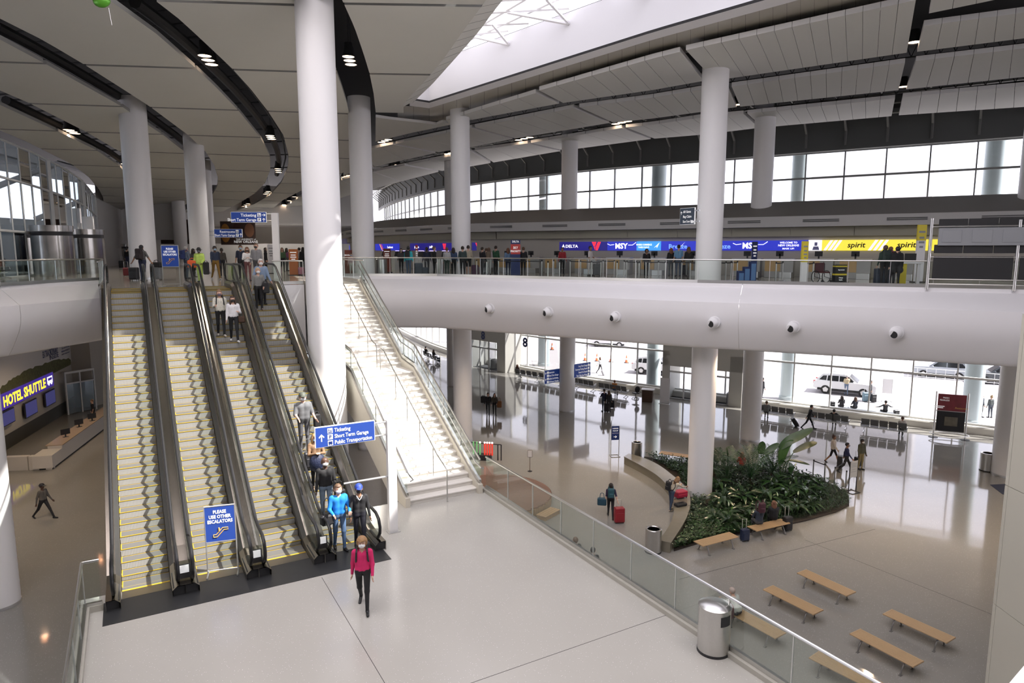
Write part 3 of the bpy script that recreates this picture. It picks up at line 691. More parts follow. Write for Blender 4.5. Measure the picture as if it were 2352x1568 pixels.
for e in range(4):
    t = thing('escalator', elab[e], 'escalator', LW(1.59*e, 0), TH, 'bank of four escalators')
    prev = 0.0
    for y in SY:
        z = nos(y); o = link('step', step_m(z-prev), t); o.location = (0, y, z); prev = z
    mb = MB(); mb.box(0, 1, -0.42, 0.0, 0.0, 0.012, 0); mb.box(0, 1, -0.02, 0.18, 0.0, 0.006, 1); mb.box(0, 1, -0.035, 0.02, 0.0, 0.016, 2)
    mb.build('comb_plate', [IDECK, TREAD, YEL], t)
    mb = MB(); mb.box(0, 1, 13.98, 14.6, 6.29, 6.312, 0); mb.box(0, 1, 13.93, 13.99, 6.29, 6.315, 1); mb.build('comb_plate', [IDECK, YEL], t)
    for s_, x in ((-1, 0.0), (1, 1.0)):
        def X(q): return x+s_*q
        mb = MB(); mb.strip([(X(0.012), y, bl(y)-0.12) for y in ydense], [(X(0.012), y, bl(y)+0.16) for y in ydense]); mb.build('skirt_panel', SKIRT, t)
        mb = MB(); mb.strip([(X(0.012), y, bl(y)+0.16) for y in ydense], [(X(0.11), y, bl(y)+0.25) for y in ydense]); mb.build('inner_deck', IDECK, t)
        mb = MB(); mb.strip([(X(0.165), y, bl(y)+0.25) for y in ydense], [(X(0.295), y, bl(y)+0.25) for y in ydense])
        mb.strip([(X(0.11), y, bl(y)+0.25) for y in ydense], [(X(0.165), y, bl(y)+0.27) for y in ydense]); mb.build('outer_deck', BRONZE, t)
        mb = MB(); mb.tube([(X(0.14), p[0], p[1]) for p in HR], 0.042, 8, sx=1.0); mb.build('handrail', BLACK, t, smooth=True)
        mb = MB(); mb.box(min(X(0.03), X(0.295)), max(X(0.03), X(0.295)), -0.82, 0.0, 0.0, 0.2); mb.build('newel_base', STEELDK, t)
        cuts = [-0.86, 0.6, 3.0, 5.4, 7.8, 10.2, 12.0, 14.9]
        for c0, c1 in zip(cuts[:-1], cuts[1:]):
            c0, c1 = c0+0.006, c1-0.006
            ys = [c0]+[y for y in ydense if c0 < y < c1]+[c1]
            low = [(y, bl(min(y, 14.3))+0.24) for y in ys]
            up = [(y, bl(min(max(y, -0.5), 14.3))+0.93) for y in ys]
            if c0 < -0.5: up[0] = (-0.86, 0.6); up.insert(1, (-0.74, 0.84))
            if c1 > 14.5: up[-1] = (14.9, 6.85); up.insert(-1, (14.75, 7.12))
            mb = MB(); mb.extr(low+up[::-1], 0, X(0.14)-0.006, X(0.14)+0.006); mb.build('glass_panel', GLASS, t)
    mb = MB()
    for x in (-0.297, 1.297): mb.strip([(x, y, bl(y)+0.25) for y in ydense], [(x, y, max(-0.5, bl(y)-1.0)) for y in ydense])
    mb.strip([(-0.297, y, max(-0.5, bl(y)-1.0)) for y in ydense], [(1.297, y, max(-0.5, bl(y)-1.0)) for y in ydense]); mb.build('cladding', mat('truss_clad', (0.5, 0.47, 0.42), 0.5), t)
    if e < 3:
        mb = MB(); mb.box(1.17, 1.42, -0.62, -0.6, 0.28, 0.62); mb.build('notice_plate', STEELDK, t)
        mb = MB(); mb.box(1.2, 1.39, -0.635, -0.62, 0.42, 0.6); mb.build('decal', SIGNW, t)
    mb = MB(); mb.box(1.012, 1.016, 0.1, 0.3, 0.06, 0.14); mb.build('decal', YEL, t)
mb = MB(); mb.box(-0.35, 6.0, -1.5, -0.42, 0.0, 0.008)
for e in range(4): mb.box(1.59*e+1.0, 1.59*e+1.59 if e < 3 else 6.0, -0.42, -0.1, 0.0, 0.008)
mb.build('floor_plate', mat('floor_plate_black', (0.035, 0.036, 0.038), 0.42, 0.2, noise=0.15, nscale=3), lr)
# ================================================================== STAIR
ST = thing('staircase', 'wide pale precast stair with glass balustrades beside the escalators', 'staircase', O0, TH)
XL, XR = 7.55, 10.2
sy = []; RISE = 6.3/38
for k in range(19): sy.append((1.75+0.305*k, RISE*(k+1), 0.305))
for k in range(19): sy.append((8.54+0.305*k, 3.15+RISE*(k+1), 0.305))
sm = MB(); sm.extr([(0.0, 0.0), (-0.02, -0.01), (-0.02, -0.045), (0.015, -0.05), (0.02, -RISE), (0.36, -RISE), (0.36, 0.0)], 0, XL+0.13, XR-0.13, 0); SM = sm.mesh('step', STONE)
sm = MB(); sm.extr([(0.0, 0.0), (-0.02, -0.01), (-0.02, -0.045), (0.015, -0.05), (0.02, -RISE), (1.36, -RISE), (1.36, 0.0)], 0, XL+0.13, XR-0.13, 0); SM2 = sm.mesh('step', STONE)
for i, (y, z, d) in enumerate(sy):
    o = link('step', SM2 if i == 18 else SM, ST); o.location = (0, y, z)
# dark shadow joints of the treads
NL = [(1.6, 0.08), (1.75, RISE), (7.24, 3.15), (8.54, 3.15+RISE), (14.03, 6.3), (14.3, 6.3)]
def nl(y): return interp(NL, y)
yk = [1.6, 1.75, 7.24, 7.35, 8.4, 8.54, 14.03, 14.3]
for x0, x1 in ((XL, XL+0.15), (XR-0.15, XR)):
    mb = MB(); P = [(1.58, 0.0), (1.58, 0.3), (1.75, 0.34)]+[(y, nl(y)+0.16) for y in (7.24, 7.4, 8.45, 8.54, 14.03, 14.3)]+[(14.3, 5.6), (12.5, 4.4), (8.6, 2.0), (7.0, 1.6), (3.2, 0.0)]
    mb.extr(P, 0, x0, x1); mb.build('stringer', mat('stringer_stone', (0.6, 0.56, 0.48), 0.55, noise=0.04, nscale=4), ST)
mb = MB(); P = [(3.3, -0.01), (7.0, 1.55), (8.6, 1.95), (12.5, 4.35), (14.3, 5.55), (14.3, 5.9), (8.54, 2.9), (7.24, 2.9), (2.0, 0.02)]
mb.extr(P, 0, XL+0.14, XR-0.14); mb.build('underside', mat('stringer_stone', (0.6, 0.56, 0.48)), ST)
for side, x in ((-1, XL+0.07), (1, XR-0.07)):
    mb = MB(); pts = [(x, 1.62, 0.34)]+[(x, y, nl(y)+0.2) for y in (1.9, 7.24, 7.4, 8.45, 8.6, 14.03)]
    mb.strip([(x-0.04, p[1], p[2]) for p in pts], [(x-0.04, p[1], p[2]+0.12) for p in pts]); mb.strip([(x-0.04, p[1], p[2]+0.12) for p in pts], [(x+0.04, p[1], p[2]+0.12) for p in pts]); mb.strip([(x+0.04, p[1], p[2]+0.12) for p in pts], [(x+0.04, p[1], p[2]) for p in pts]); mb.build('base_channel', STEEL, ST)
    cuts = [1.62, 3.1, 4.5, 5.9, 7.3, 8.5, 9.9, 11.3, 12.7, 14.05]
    for c0, c1 in zip(cuts[:-1], cuts[1:]):
        c0 += 0.008; c1 -= 0.008
        mb = MB(); mb.extr([(c0, nl(c0)+0.3), (c1, nl(c1)+0.3), (c1, nl(c1)+1.0), (c0, nl(c0)+1.0)], 0, x-0.006, x+0.006); mb.build('glass_panel', GLASS, ST)
        mb = MB(); mb.box(x-0.012, x+0.012, c1-0.006, c1+0.014, nl(c1)+0.3, nl(c1)+1.0); mb.build('clamp', STEEL, ST)
    mb = MB(); mb.tube([(x, y, nl(y)+1.03) for y in (1.62, 7.24, 7.4, 8.4, 8.54, 14.05)], 0.03, 8); mb.build('top_rail', STEEL, ST, smooth=True)
    xi = x-side*0.1
    mb = MB(); mb.tube([(x, 1.35, nl(1.75)+0.75), (xi, 1.35, nl(1.75)+0.78), (xi, 1.75, nl(1.75)+0.85)]+[(xi, y, nl(y)+0.85) for y in (7.24, 7.4, 8.4, 8.54, 14.05)], 0.022, 8); mb.build('handrail', STEEL, ST, smooth=True)
for y0, y1 in ((1.45, 7.7), (8.1, 14.0)):
    mb = MB(); x = 8.88; z0 = nl(y0) if y0 > 2 else 0
    mb.tube([(x, y0, z0+0.0), (x, y0, nl(max(y0, 1.75))+0.86), (x, y0+0.12, nl(max(y0+.12, 1.75))+0.92)]+[(x, y, nl(y)+0.9) for y in ((2.2, 5, 7.24, 7.6) if y0 < 2 else (8.6, 11, 13.9))]+[(x, y1, nl(y1)+0.86), (x, y1, nl(y1))], 0.022, 8); mb.build('handrail', STEEL, ST, smooth=True)
    y = y0+1.1
    while y < y1-0.6:
        zz = max([z for (yy, z, d) in sy if yy <= y] or [0]); mb = MB(); mb.tube([(x, y, zz), (x, y, nl(y)+0.9)], 0.018, 8); mb.build('post', STEEL, ST); y += 1.15
# ================================================================== GLASS RAILINGS
def railing(label, pts, z, h=1.07, shoe=0.14, step=1.52, group='glass railings'):
    t = thing('glass_railing', label, 'railing', (0, 0, 0), 0, group)
    P = [Vector((p[0], p[1], z)) for p in pts]
    mb = MB(); N = normals2(P, 1)
    for a, b in ((0.035, 0.035),):
        sweep(mb, P, [(-a, z), (-a, z+shoe), (b, z+shoe), (b, z)], 1)
    mb.build('base_shoe', STEEL, t)
    mb = MB(); mb.tube([p+Vector((0, 0, h)) for p in P], 0.03, 8); mb.build('top_rail', STEEL, t, smooth=True)
    for a, b in zip(P[:-1], P[1:]):
        L = (b-a).length; n = max(1, round(L/step)); d = (b-a)/n; dn = d.normalized(); nn = Vector((-dn.y, dn.x, 0))*0.006
        for k in range(n):
            p, q = a+d*k+dn*0.012, a+d*(k+1)-dn*0.012
            mb = MB(); z0, z1 = Vector((0, 0, shoe-0.02)), Vector((0, 0, h-0.02))
            mb.hexa([p-nn+z0, q-nn+z0, q+nn+z0, p+nn+z0, p-nn+z1, q-nn+z1, q+nn+z1, p+nn+z1]); mb.build('glass_panel', GLASS, t)
            mb = MB(); c = a+d*(k+1); w = dn*0.009; n2 = nn*2.2
            mb.hexa([c-w-n2+z0, c+w-n2+z0, c+w+n2+z0, c-w+n2+z0, c-w-n2+z1, c+w-n2+z1, c+w+n2+z1, c-w+n2+z1]); mb.build('joint_clip', STEELW, t)
    return t
def LP(x, y): p = LW(x, y); return (p.x, p.y)
railing('long glass railing along the right edge of the landing beside the steel bin', [LP(10.39, 1.72), LP(10.39, -16)], L2+0.1, 1.05, 0.09)
railing('glass railing at the left corner of the landing beside the first escalator', [LP(-0.36, -0.68), LP(-0.68, -0.68), LP(-0.68, -16)], L2+0.14, 1.0, 0.06)
railing('glass railing of the upper floor left of the escalators, before the steel drums', [(-29.6, 14.2), (-21.45, 28.35), LP(-0.48, 22.55)], L3+0.06, 1.05)
railing('glass railing along the left side of the escalator heads', [LP(-0.46, 15.2), LP(-0.46, 22.4)], L3+0.02, 1.05)
railing('glass railing of the upper floor above the long white fascia', [LP(10.32, 22.5)]+RF[:5], L3+0.06, 1.05)
railing('glass railing closing the side of the stair head', [LP(10.3, 14.05), LP(10.3, 22.4)], L3+0.02, 1.05)
railing('short glass railing between the rightmost escalator and the stair', [LP(6.15, 14.1), LP(7.5, 14.1)], L3+0.02, 1.05)
# ================================================================== FURNITURE AND SIGNS
BLUE = mat('sign_blue', (0.02, 0.06, 0.3), 0.4, emit=0.12)
ORG = mat('sign_orange', (0.8, 0.45, 0.12), 0.5)
def rbin(label, loc, h=0.95, r=0.28, top='open', group='steel bins'):
    t = thing('trash_bin', label, 'bin', loc, 0, group)
    mb = MB(); mb.lathe([(r+0.008, 0), (r+0.008, 0.05), (r-0.01, 0.06)], 32); mb.build('base', BLKM, t, smooth=True)
    if top == 'dome':
        mb = MB(); mb.lathe([(r, 0.05), (r, h-0.04), (r+0.012, h-0.03), (r+0.012, h), (r-0.02, h+0.02), (r*0.6, h+0.06), (0.0, h+0.075)], 40); mb.build('body', STEEL, t, smooth=True)
        mb = MB(); a0 = R(-75)
        for k in range(7):
            a = a0+R(-22+44*k/6); b = a0+R(-22+44*(k+1)/6)
            if k < 6: mb.add([((r+0.004)*math.cos(a), (r+0.004)*math.sin(a), h-0.3), ((r+0.004)*math.cos(b), (r+0.004)*math.sin(b), h-0.3), ((r+0.004)*math.cos(b), (r+0.004)*math.sin(b), h-0.1), ((r+0.004)*math.cos(a), (r+0.004)*math.sin(a), h-0.1)], [(0, 1, 2, 3)])
        mb.build('opening', BLKM, t)
    else:
        mb = MB(); mb.lathe([(r, 0.05), (r, h-0.02), (r-0.02, h), (r-0.07, h), (r-0.09, h-0.03)], 32); mb.build('body', STEEL, t, smooth=True)
        mb = MB(); mb.lathe([(r-0.09, h-0.03), (r-0.1, h-0.28), (0.0, h-0.28)], 32); mb.build('opening', BLKM, t, smooth=True)
    return t
bl_ = rbin('big brushed steel bin with domed lid on the landing by the glass railing', W(1638, 1493, L2), 0.96, 0.31, 'dome'); bl_.rotation_euler[2] = R(12)
rbin('open-topped steel bin at the near end of the curved stone bench', W(1500, 1266, 0), 1.0, 0.33)
rbin('open-topped steel bin behind the far end of the curved stone bench', W(1462, 1052, 0), 1.0, 0.31)
rbin('open-topped steel bin by the thick column at the right edge', W(2266, 1080, 0), 1.02, 0.36)
rbin('steel bin beside the automatic doors marked eight', W(1134, 846, 0), 1.0, 0.4)
rbin('steel bin right of the central entrance doors', W(1680, 930, 0), 1.02, 0.42)
rbin('steel bin on the upper floor behind the railing near the teal hoodie', W(876, 632, L3), 1.0, 0.36)
rbin('second steel bin on the upper floor among the queue', W(1010, 632, L3), 1.0, 0.3)
# ---- direction signs
PICT = {'T': [(0.15, 0.1, 0.85, 0.3), (0.2, 0.38, 0.4, 0.7), (0.22, 0.74, 0.38, 0.9), (0.55, 0.38, 0.8, 0.6)], 'B': [(0.12, 0.2, 0.88, 0.8), (0.2, 0.08, 0.35, 0.2), (0.65, 0.08, 0.8, 0.2)], 'R': [(0.15, 0.1, 0.4, 0.62), (0.2, 0.68, 0.36, 0.86), (0.6, 0.1, 0.85, 0.62), (0.64, 0.68, 0.8, 0.86)]}
def icon(parent, x, z, s, y=-0.02, glyph='P'):
    mb = MB(); mb.box(x, x+s, y-0.004, y, z, z+s); o = mb.build('pictogram', SIGNW, parent)
    if glyph == 'P': text(glyph, s*0.95, NAVY, o, (x+s*0.5, y-0.006, z+s*0.16), bold=0.03, align='CENTER', name='letter')
    elif glyph:
        for (a, b, c, d) in PICT[glyph]: mb = MB(); mb.box(x+a*s, x+c*s, y-0.006, y-0.004, z+b*s, z+d*s); mb.build('figure', NAVY, o)
def bars(parent, x0, x1, zs, h, m, y):
    for i, z in enumerate(zs): mb = MB(); k = (0.0, 0.12, 0.05, 0.2)[i % 4]*(x1-x0); mb.box(x0+k, x1-k, y-0.002, y, z, z+h); mb.build('print_line', m, parent)
def arrow(parent, x, z, s, ang=90, y=-0.02):
    mb = MB(); c, d = math.cos(R(ang)), math.sin(R(ang))
    def T(p): return (x+(p[0]*c-p[1]*d)*s, y-0.004, z+(p[0]*d+p[1]*c)*s)
    for P in ([(-0.5, -0.07), (0.4, -0.07), (0.4, 0.07), (-0.5, 0.07)], [(0.5, 0), (0.1, 0.38), (-0.04, 0.3), (0.28, 0)], [(0.5, 0), (0.1, -0.38), (-0.04, -0.3), (0.28, 0)]):
        mb.add([T(p) for p in P], [(0, 1, 2, 3)])
    mb.build('arrow', SIGNW, parent)
def board(parent, x0, x1, z0, z1, m=None, t=0.05, edge=True):
    mb = MB()
    mb.box(x0, x1, -t/2+0.006, t/2, z0, z1, 1); mb.box(x0+0.012, x1-0.012, -t/2, -t/2+0.006, z0+0.012, z1-0.012, 0)
    return mb.build('board', [m or NAVY, SIGNW if edge else (m or NAVY)], parent)
# gantry on the landing
p0 = W(903, 1220, L2)
t = thing('direction_sign', 'blue three-line direction sign on a white post at the foot of the stair', 'sign', p0, TH)
mb = MB(); mb.box(-0.12, 0.12, -0.08, 0.08, 0.02, 3.22); mb.build('post', COLW, t)
mb = MB(); mb.box(-0.17, 0.17, -0.14, 0.14, 0, 0.02); mb.build('base_plate', STEELW, t)
for z in (2.82, 3.18): mb = MB(); mb.tube([(-0.12, 0, z), (-0.5, 0, z)], 0.025, 8); mb.build('arm', STEELW, t)
mb = MB(); mb.tube([(-0.12, 0, 1.63), (-1.35, 0, 1.63)], 0.03, 8); mb.build('guard_bar', STEELW, t)
board(t, -2.06, -0.46, 2.72, 3.27, BLUE, 0.08)
for i, (g, s) in enumerate((('T', 'Ticketing'), ('P', 'Short Term Garage'), ('B', 'Public Transportation'))):
    z = 3.1-0.165*i; icon(t, -1.74, z-0.02, 0.135, -0.042, g); text(s, 0.145, SIGNW, t, (-1.56, -0.045, z), bold=0.012, sx=0.8)
arrow(t, -1.9, 2.98, 0.2, 90, -0.042)
# upper floor post sign
p0 = W(638, 640, L3)
t = thing('direction_sign', 'blue two-line sign on a white post at the head of the escalators', 'sign', p0, R(4))
hh = hgt(638, 640, 489, L3); mb = MB(); mb.box(-0.17, 0.17, -0.1, 0.1, 0, hh); mb.build('post', COLW, t)
q0 = WY(533, 487, p0.y); q1 = WY(613, 511, p0.y)
xa, xb, za, zb = q0.x-p0.x, q1.x-p0.x, q1.z-L3, q0.z-L3
board(t, xa, xb, za, zb, BLUE, 0.1)
for z in (za+0.1, zb-0.1): mb = MB(); mb.tube([(xb, 0, z), (-0.17, 0, z)], 0.03, 8); mb.build('arm', STEELW, t)
w_ = xb-xa; h_ = zb-za
text('Ticketing', h_*0.4, SIGNW, t, (xa+w_*0.72, -0.06, za+h_*0.56), bold=0.01, align='RIGHT'); text('Short Term Garage', h_*0.4, SIGNW, t, (xa+w_*0.72, -0.06, za+h_*0.12), bold=0.01, align='RIGHT', sx=0.86)
icon(t, xa+w_*0.75, za+h_*0.55, h_*0.34, -0.055, 'T'); icon(t, xa+w_*0.75, za+h_*0.1, h_*0.34, -0.055, 'P'); arrow(t, xa+w_*0.93, za+h_*0.72, h_*0.36, 0, -0.055); arrow(t, xa+w_*0.93, za+h_*0.26, h_*0.36, 90, -0.055)
# sign on a distant column
yy = 54.2; q0 = WY(492, 526, yy); q1 = WY(557, 545, yy)
t = thing('direction_sign', 'small blue restroom and garage sign fixed to a distant column', 'sign', (q1.x, yy, q1.z), 0)
w_ = q1.x-q0.x; h_ = q0.z-q1.z; board(t, -w_, 0, 0, h_, BLUE, 0.1)
text('Restrooms', h_*0.42, SIGNW, t, (-w_*0.25, -0.06, h_*0.55), align='RIGHT', bold=0.01); text('Short Term Garage', h_*0.42, SIGNW, t, (-w_*0.25, -0.06, h_*0.12), align='RIGHT', sx=0.75, bold=0.01)
icon(t, -w_*0.22, h_*0.55, h_*0.34, -0.055, 'R'); icon(t, -w_*0.22, h_*0.1, h_*0.34, -0.055, 'P'); arrow(t, -w_*0.05, h_*0.3, h_*0.4, 90, -0.055)
mb = MB(); mb.box(-w_-0.6, -w_, -0.03, 0.03, h_*0.2, h_*0.3); mb.box(-w_-0.6, -w_, -0.03, 0.03, h_*0.7, h_*0.8); mb.build('bracket', STEELW, t)
# flag sign on the column in the planted island
t = thing('direction_sign', 'dark flag sign fixed high on the column above the planted island', 'sign', (9.45-0.85, 32.7-0.35, 12.3+(574-516)/1550*32.3), R(-62))
board(t, -0.95, 0.05, 0, 0.78, mat('sign_slate', (0.05, 0.07, 0.1), 0.4), 0.07)
for i, s in enumerate(('All Gates', 'Bag Claim', 'Short Term Garage')): text(s, 0.16, SIGNW, t, (-0.72, -0.045, 0.55-0.23*i), bold=0.01, sx=0.9 if i < 2 else 0.62)
arrow(t, -0.84, 0.55, 0.16, 90, -0.037); icon(t, -0.95+0.78, 0.06, 0.13, -0.037, 'P')
mb = MB(); mb.box(0.05, 0.35, -0.02, 0.02, 0.1, 0.16); mb.box(0.05, 0.35, -0.02, 0.02, 0.6, 0.66); mb.build('bracket', STEELW, t)
# two flag signs on a lower hall column
for (ua, ub, va, vb, lab, lines, icx) in ((1250, 1289, 847, 876, 'blue four-line flag sign left of the lower hall column', ('Restrooms', 'Short Term Garage', 'Surface Lot Parking', 'Off-Airport Shuttles'), 0), (1319, 1352, 832, 860, 'blue four-line flag sign right of the lower hall column', ('Long Term Garage', 'Economy Parking Shuttle', 'Rental Car Shuttle', 'Taxi / Ride App Pickup'), 1)):
    yc = 51.1; a = WY(ua, va, yc+0.3); b = WY(ub, vb, yc-0.3 if icx == 0 else yc)
    w_ = 1.75; z_ = min(a.z, b.z)
    t = thing('direction_sign', lab, 'sign', ((a.x+b.x)/2, yc-0.3, z_-0.1), R(38), 'lower hall flag signs')
    board(t, -w_/2, w_/2, 0, 1.05, BLUE, 0.07)
    for i, s in enumerate(lines): text(s, 0.2, SIGNW, t, (-w_*0.26 if icx == 0 else w_*0.3, -0.045, 0.78-0.24*i), bold=0.01, sx=0.62, align='LEFT' if icx == 0 else 'RIGHT')
    for i in range(4): icon(t, -w_*0.36 if icx == 0 else w_*0.33, 0.77-0.24*i, 0.17, -0.036, None)
    for i in (0, 2): arrow(t, -w_*0.43 if icx == 0 else w_*0.45, 0.8-0.24*i, 0.18, 90, -0.036)
# "please use other escalators" frames
def closed_sign(label, loc, rz, s=1.0):
    t = thing('sign_stand', label, 'sign', loc, rz, 'closed escalator signs')
    mb = MB(); mb.box(-0.33, 0.33, -0.012, 0.012, 0.86, 1.72, 0); mb.build('board', BLUE, t)
    mb = MB()
    for a, b in (((-0.34, 0.85), (-0.34, 1.74)), ((0.34, 0.85), (0.34, 1.74)), ((-0.34, 1.74), (0.34, 1.74)), ((-0.34, 0.85), (0.34, 0.85))): mb.tube([(a[0], 0, a[1]), (b[0], 0, b[1])], 0.018, 6)
    mb.build('frame', STEELW, t)
    for x in (-0.34, 0.34):
        mb = MB(); mb.tube([(x, 0, 0.86), (x, 0, 0.05)], 0.016, 6); mb.build('leg', STEELW, t)
        mb = MB(); mb.tube([(x, -0.22, 0.025), (x, 0.22, 0.025)], 0.022, 6); mb.build('foot', STEELW, t)
    mb = MB(); mb.tube([(-0.34, 0, 0.12), (0.34, 0, 0.12)], 0.016, 6); mb.build('cross_bar', STEELW, t)
    for i, q in enumerate(('PLEASE', 'USE OTHER', 'ESCALATORS')): text(q, 0.115, SIGNW, t, (0, -0.016, 1.56-0.12*i), bold=0.03, align='CENTER', sx=0.82)
    mb = MB(); mb.tube([(-0.16, -0.018, 0.97), (-0.08, -0.018, 0.97), (0.08, -0.018, 1.14), (0.17, -0.018, 1.14), (0.17, -0.018, 1.19), (0.05, -0.018, 1.19), (-0.1, -0.018, 1.03), (-0.16, -0.018, 1.03), (-0.16, -0.018, 0.97)], 0.011, 5, caps=False); mb.tube([(-0.03, -0.018, 1.12), (-0.03, -0.018, 1.2)], 0.018, 5); mb.build('pictogram', ORG, t)
    return t
pc = (W(487, 1328, L2)+W(538, 1310, L2))/2
closed_sign('blue framed please-use-other-escalators sign at the foot of the second escalator', (pc.x, pc.y, L2+0.01), R(18))
closed_sign('blue framed please-use-other-escalators sign at the top of the second escalator', (LW(2.2, 14.9).x, LW(2.2, 14.9).y, L3), R(6))
# ---- air nozzles in the long fascia
for i, (u, v) in enumerate(((1126, 708), (1260, 716), (1414, 727), (1641, 740), (1823, 751), (2060, 764))):
    si = 0 if u < 1560 else 1
    A, B = Vector((RF[si][0], RF[si][1], 0)), Vector((RF[si+1][0], RF[si+1][1], 0)); d = (B-A).normalized(); n_ = Vector((d.y, -d.x, 0))
    q = A+n_*0.91; r = ray(u, v); tt = (q.x*n_.x+q.y*n_.y)/(r[0]*n_.x+r[1]*n_.y); P = Vector((r[0]*tt, r[1]*tt, EYE+r[2]*tt))
    lab = ['leftmost', 'second', 'third', 'fourth', 'fifth', 'rightmost'][i]
    t = thing('air_nozzle', lab+' round white air nozzle on the long fascia, counted from the stair', 'air nozzle', P, math.atan2(n_.y, n_.x)+R(90), 'fascia air nozzles')
    mb = MB(); mb.tube([(0, 0.2, 0), (0, 0.0, 0), (0, -0.05, 0)], [0.27, 0.27, 0.24], 24); mb.build('collar', WHITE, t, smooth=True)
    mb = MB(); mb.tube([(-0.03, -0.03, 0), (-0.1, -0.2, -0.05), (-0.12, -0.24, -0.06)], [0.235, 0.2, 0.17], 24); mb.build('eyeball', WHITE, t, smooth=True)
    mb = MB(); mb.tube([(-0.118, -0.236, -0.06), (-0.124, -0.246, -0.062)], [0.145, 0.145], 24); mb.build('outlet', BLKM, t)
# ---- pendant clusters
LAMP = mat('lamp_warm', (1.0, 0.72, 0.5), 0.4, emit=6.0)
def cluster(u, v, du, dv, s, label, dz=0.25):
    p = CE(u, v, dz); t = thing('ceiling_lamp', label, 'lamp', p, 0, 'triple downlights in the ceiling slots')
    for k in (-1, 0, 1):
        q = CE(u+du*k, v+dv*k, dz)-p
        mb = MB(); c = (q.x, q.y); mb.lathe([(s*0.62, q.z+s*2.0), (s*0.68, q.z+s*1.1), (s, q.z), (s*0.92, q.z), (s*0.8, q.z+0.05)], 16, c); o = mb.build('lamp', STEELDK, t, smooth=True)
        mb = MB(); mb.lathe([(s*0.86, q.z+0.02), (s*0.86, q.z+0.03), (0.0, q.z+0.03)], 16, c); mb.build('lens', LAMP, o)
        mb = MB(); mb.tube([(q.x, q.y, q.z+s*2), (q.x, q.y, q.z+1.8)], 0.015, 4); mb.build('cord', BLKM, o)
    if u > 700 and v < 350: return
    if 850 < u: return
    ld = bpy.data.lights.new('cluster_light', 'SPOT'); ld.energy = 800; ld.color = (1.0, 0.92, 0.84); ld.spot_size = R(120); ld.spot_blend = 0.5; ld.shadow_soft_size = 0.3
    lo_ = bpy.data.objects.new('cluster_light', ld); col.objects.link(lo_); lo_.parent = t; lo_.location = (0, 0, -0.1)
CL = [(478, 139, 8, 10, 'in the broad curved slot at the upper left'), (622, 316, 2, 4, 'in the broad slot, second down from the upper left'), (639, 392, 1, 4, 'near the bend of the broad curved slot'), (613, 443, -3, 3, 'after the bend of the broad curved slot'), (565, 471, -5, 3, 'at the far end of the broad curved slot'), (803, 140, 3, 9, 'right of the tall column near the ceiling edge'), (165, 303, 7, 4, 'in the outermost left slot near the curtain glass'), (291, 381, 4, 4, 'in the outermost left slot by the white column'), (884, 324, 8, -3, 'left of the column by the stair in the upper long slot'), (1036, 352, 9, -2, 'behind the column by the stair in the lower long slot'), (906, 381, 7, -2, 'in the lower long slot above the heart banners'), (1204, 319, 13, -3, 'in the lower long slot above the queue'), (1428, 282, 14, -3, 'in the lower long slot near the middle windows'), (796, 405, 6, -2, 'between the tall column and the stair-head column'), (664, 461, -12, 9, 'in the small curved slot left of the tall column'), (288, 496, -4, 2, 'far left above the back wall')]
for (u, v, du, dv, lab) in CL: cluster(u, v, du, dv, 0.3 if v < 250 else 0.32, 'three round warm downlights '+lab)
for (u, v, lab) in ((2100, 98, 'top right'), (2075, 200, 'middle right'), (1695, 241, 'above the flag-sign column')):
    p = CE(u, v, 0.15); t = thing('ceiling_lamp', 'single round warm downlight in the cross slot, '+lab, 'lamp', p, 0, 'single downlights')
    mb = MB(); mb.lathe([(0.2, 0.5), (0.3, 0.0), (0.26, 0.0), (0.24, 0.05)], 16); mb.build('lamp', STEELDK, t, smooth=True); mb = MB(); mb.lathe([(0.25, 0.03), (0.25, 0.04), (0, 0.04)], 16); mb.build('lens', LAMP, t)
# ---- slatted benches
WOODS = wood('bench_oak', (0.36, 0.23, 0.115), (0.47, 0.32, 0.17), 0.45, (1.2, 18, 18))
CAST = mat('cast_aluminium', (0.22, 0.21, 0.2), 0.4, 0.7)
def bench0():
    t = thing('slat_bench', 'x', 'bench', (0, 0, 0), 0, 'slatted oak benches')
    L, w, n = 1.92, 0.56, 9
    sm_ = MB(); sm_.chbox(-L/2, L/2, -0.026, 0.026, -0.018, 0.018, 0.006); me = sm_.mesh('slat', WOODS)
    for k in range(n): o = link('slat', me, t); o.location = (0, -w/2+0.03+(w-0.06)*k/(n-1), 0.432)
    for x in (-L/2, L/2): mb = MB(); mb.chbox(x-0.025, x+0.025, -w/2, w/2, 0.408, 0.456, 0.008); mb.build('end_rail', WOODS, t)
    for x in (-L/2+0.3, L/2-0.3):
        mb = MB(); mb.tube([(x, -w/2-0.03, 0.015), (x, -w/2+0.02, 0.16), (x, -w/2+0.1, 0.3), (x, 0, 0.385), (x, w/2-0.1, 0.3), (x, w/2-0.02, 0.16), (x, w/2+0.03, 0.015)], [0.022, 0.024, 0.026, 0.028, 0.026, 0.024, 0.022], 8); mb.build('leg', CAST, t, smooth=True)
        for y in (-w/2-0.03, w/2+0.03): mb = MB(); mb.box(x-0.035, x+0.035, y-0.05, y+0.05, 0, 0.018); mb.build('foot', CAST, t)
        mb = MB(); mb.box(x-0.02, x+0.02, -w/2+0.04, w/2-0.04, 0.385, 0.413); mb.build('cross_bar', CAST, t)
    return t
def corners(c): P = [W(u, v, 0.45) for (u, v) in c]; m_ = sum(P, Vector())/len(P); d = ((P[2]+P[3])-(P[0]+P[1])); return (m_.x, m_.y, 0), math.atan2(d.y, d.x)
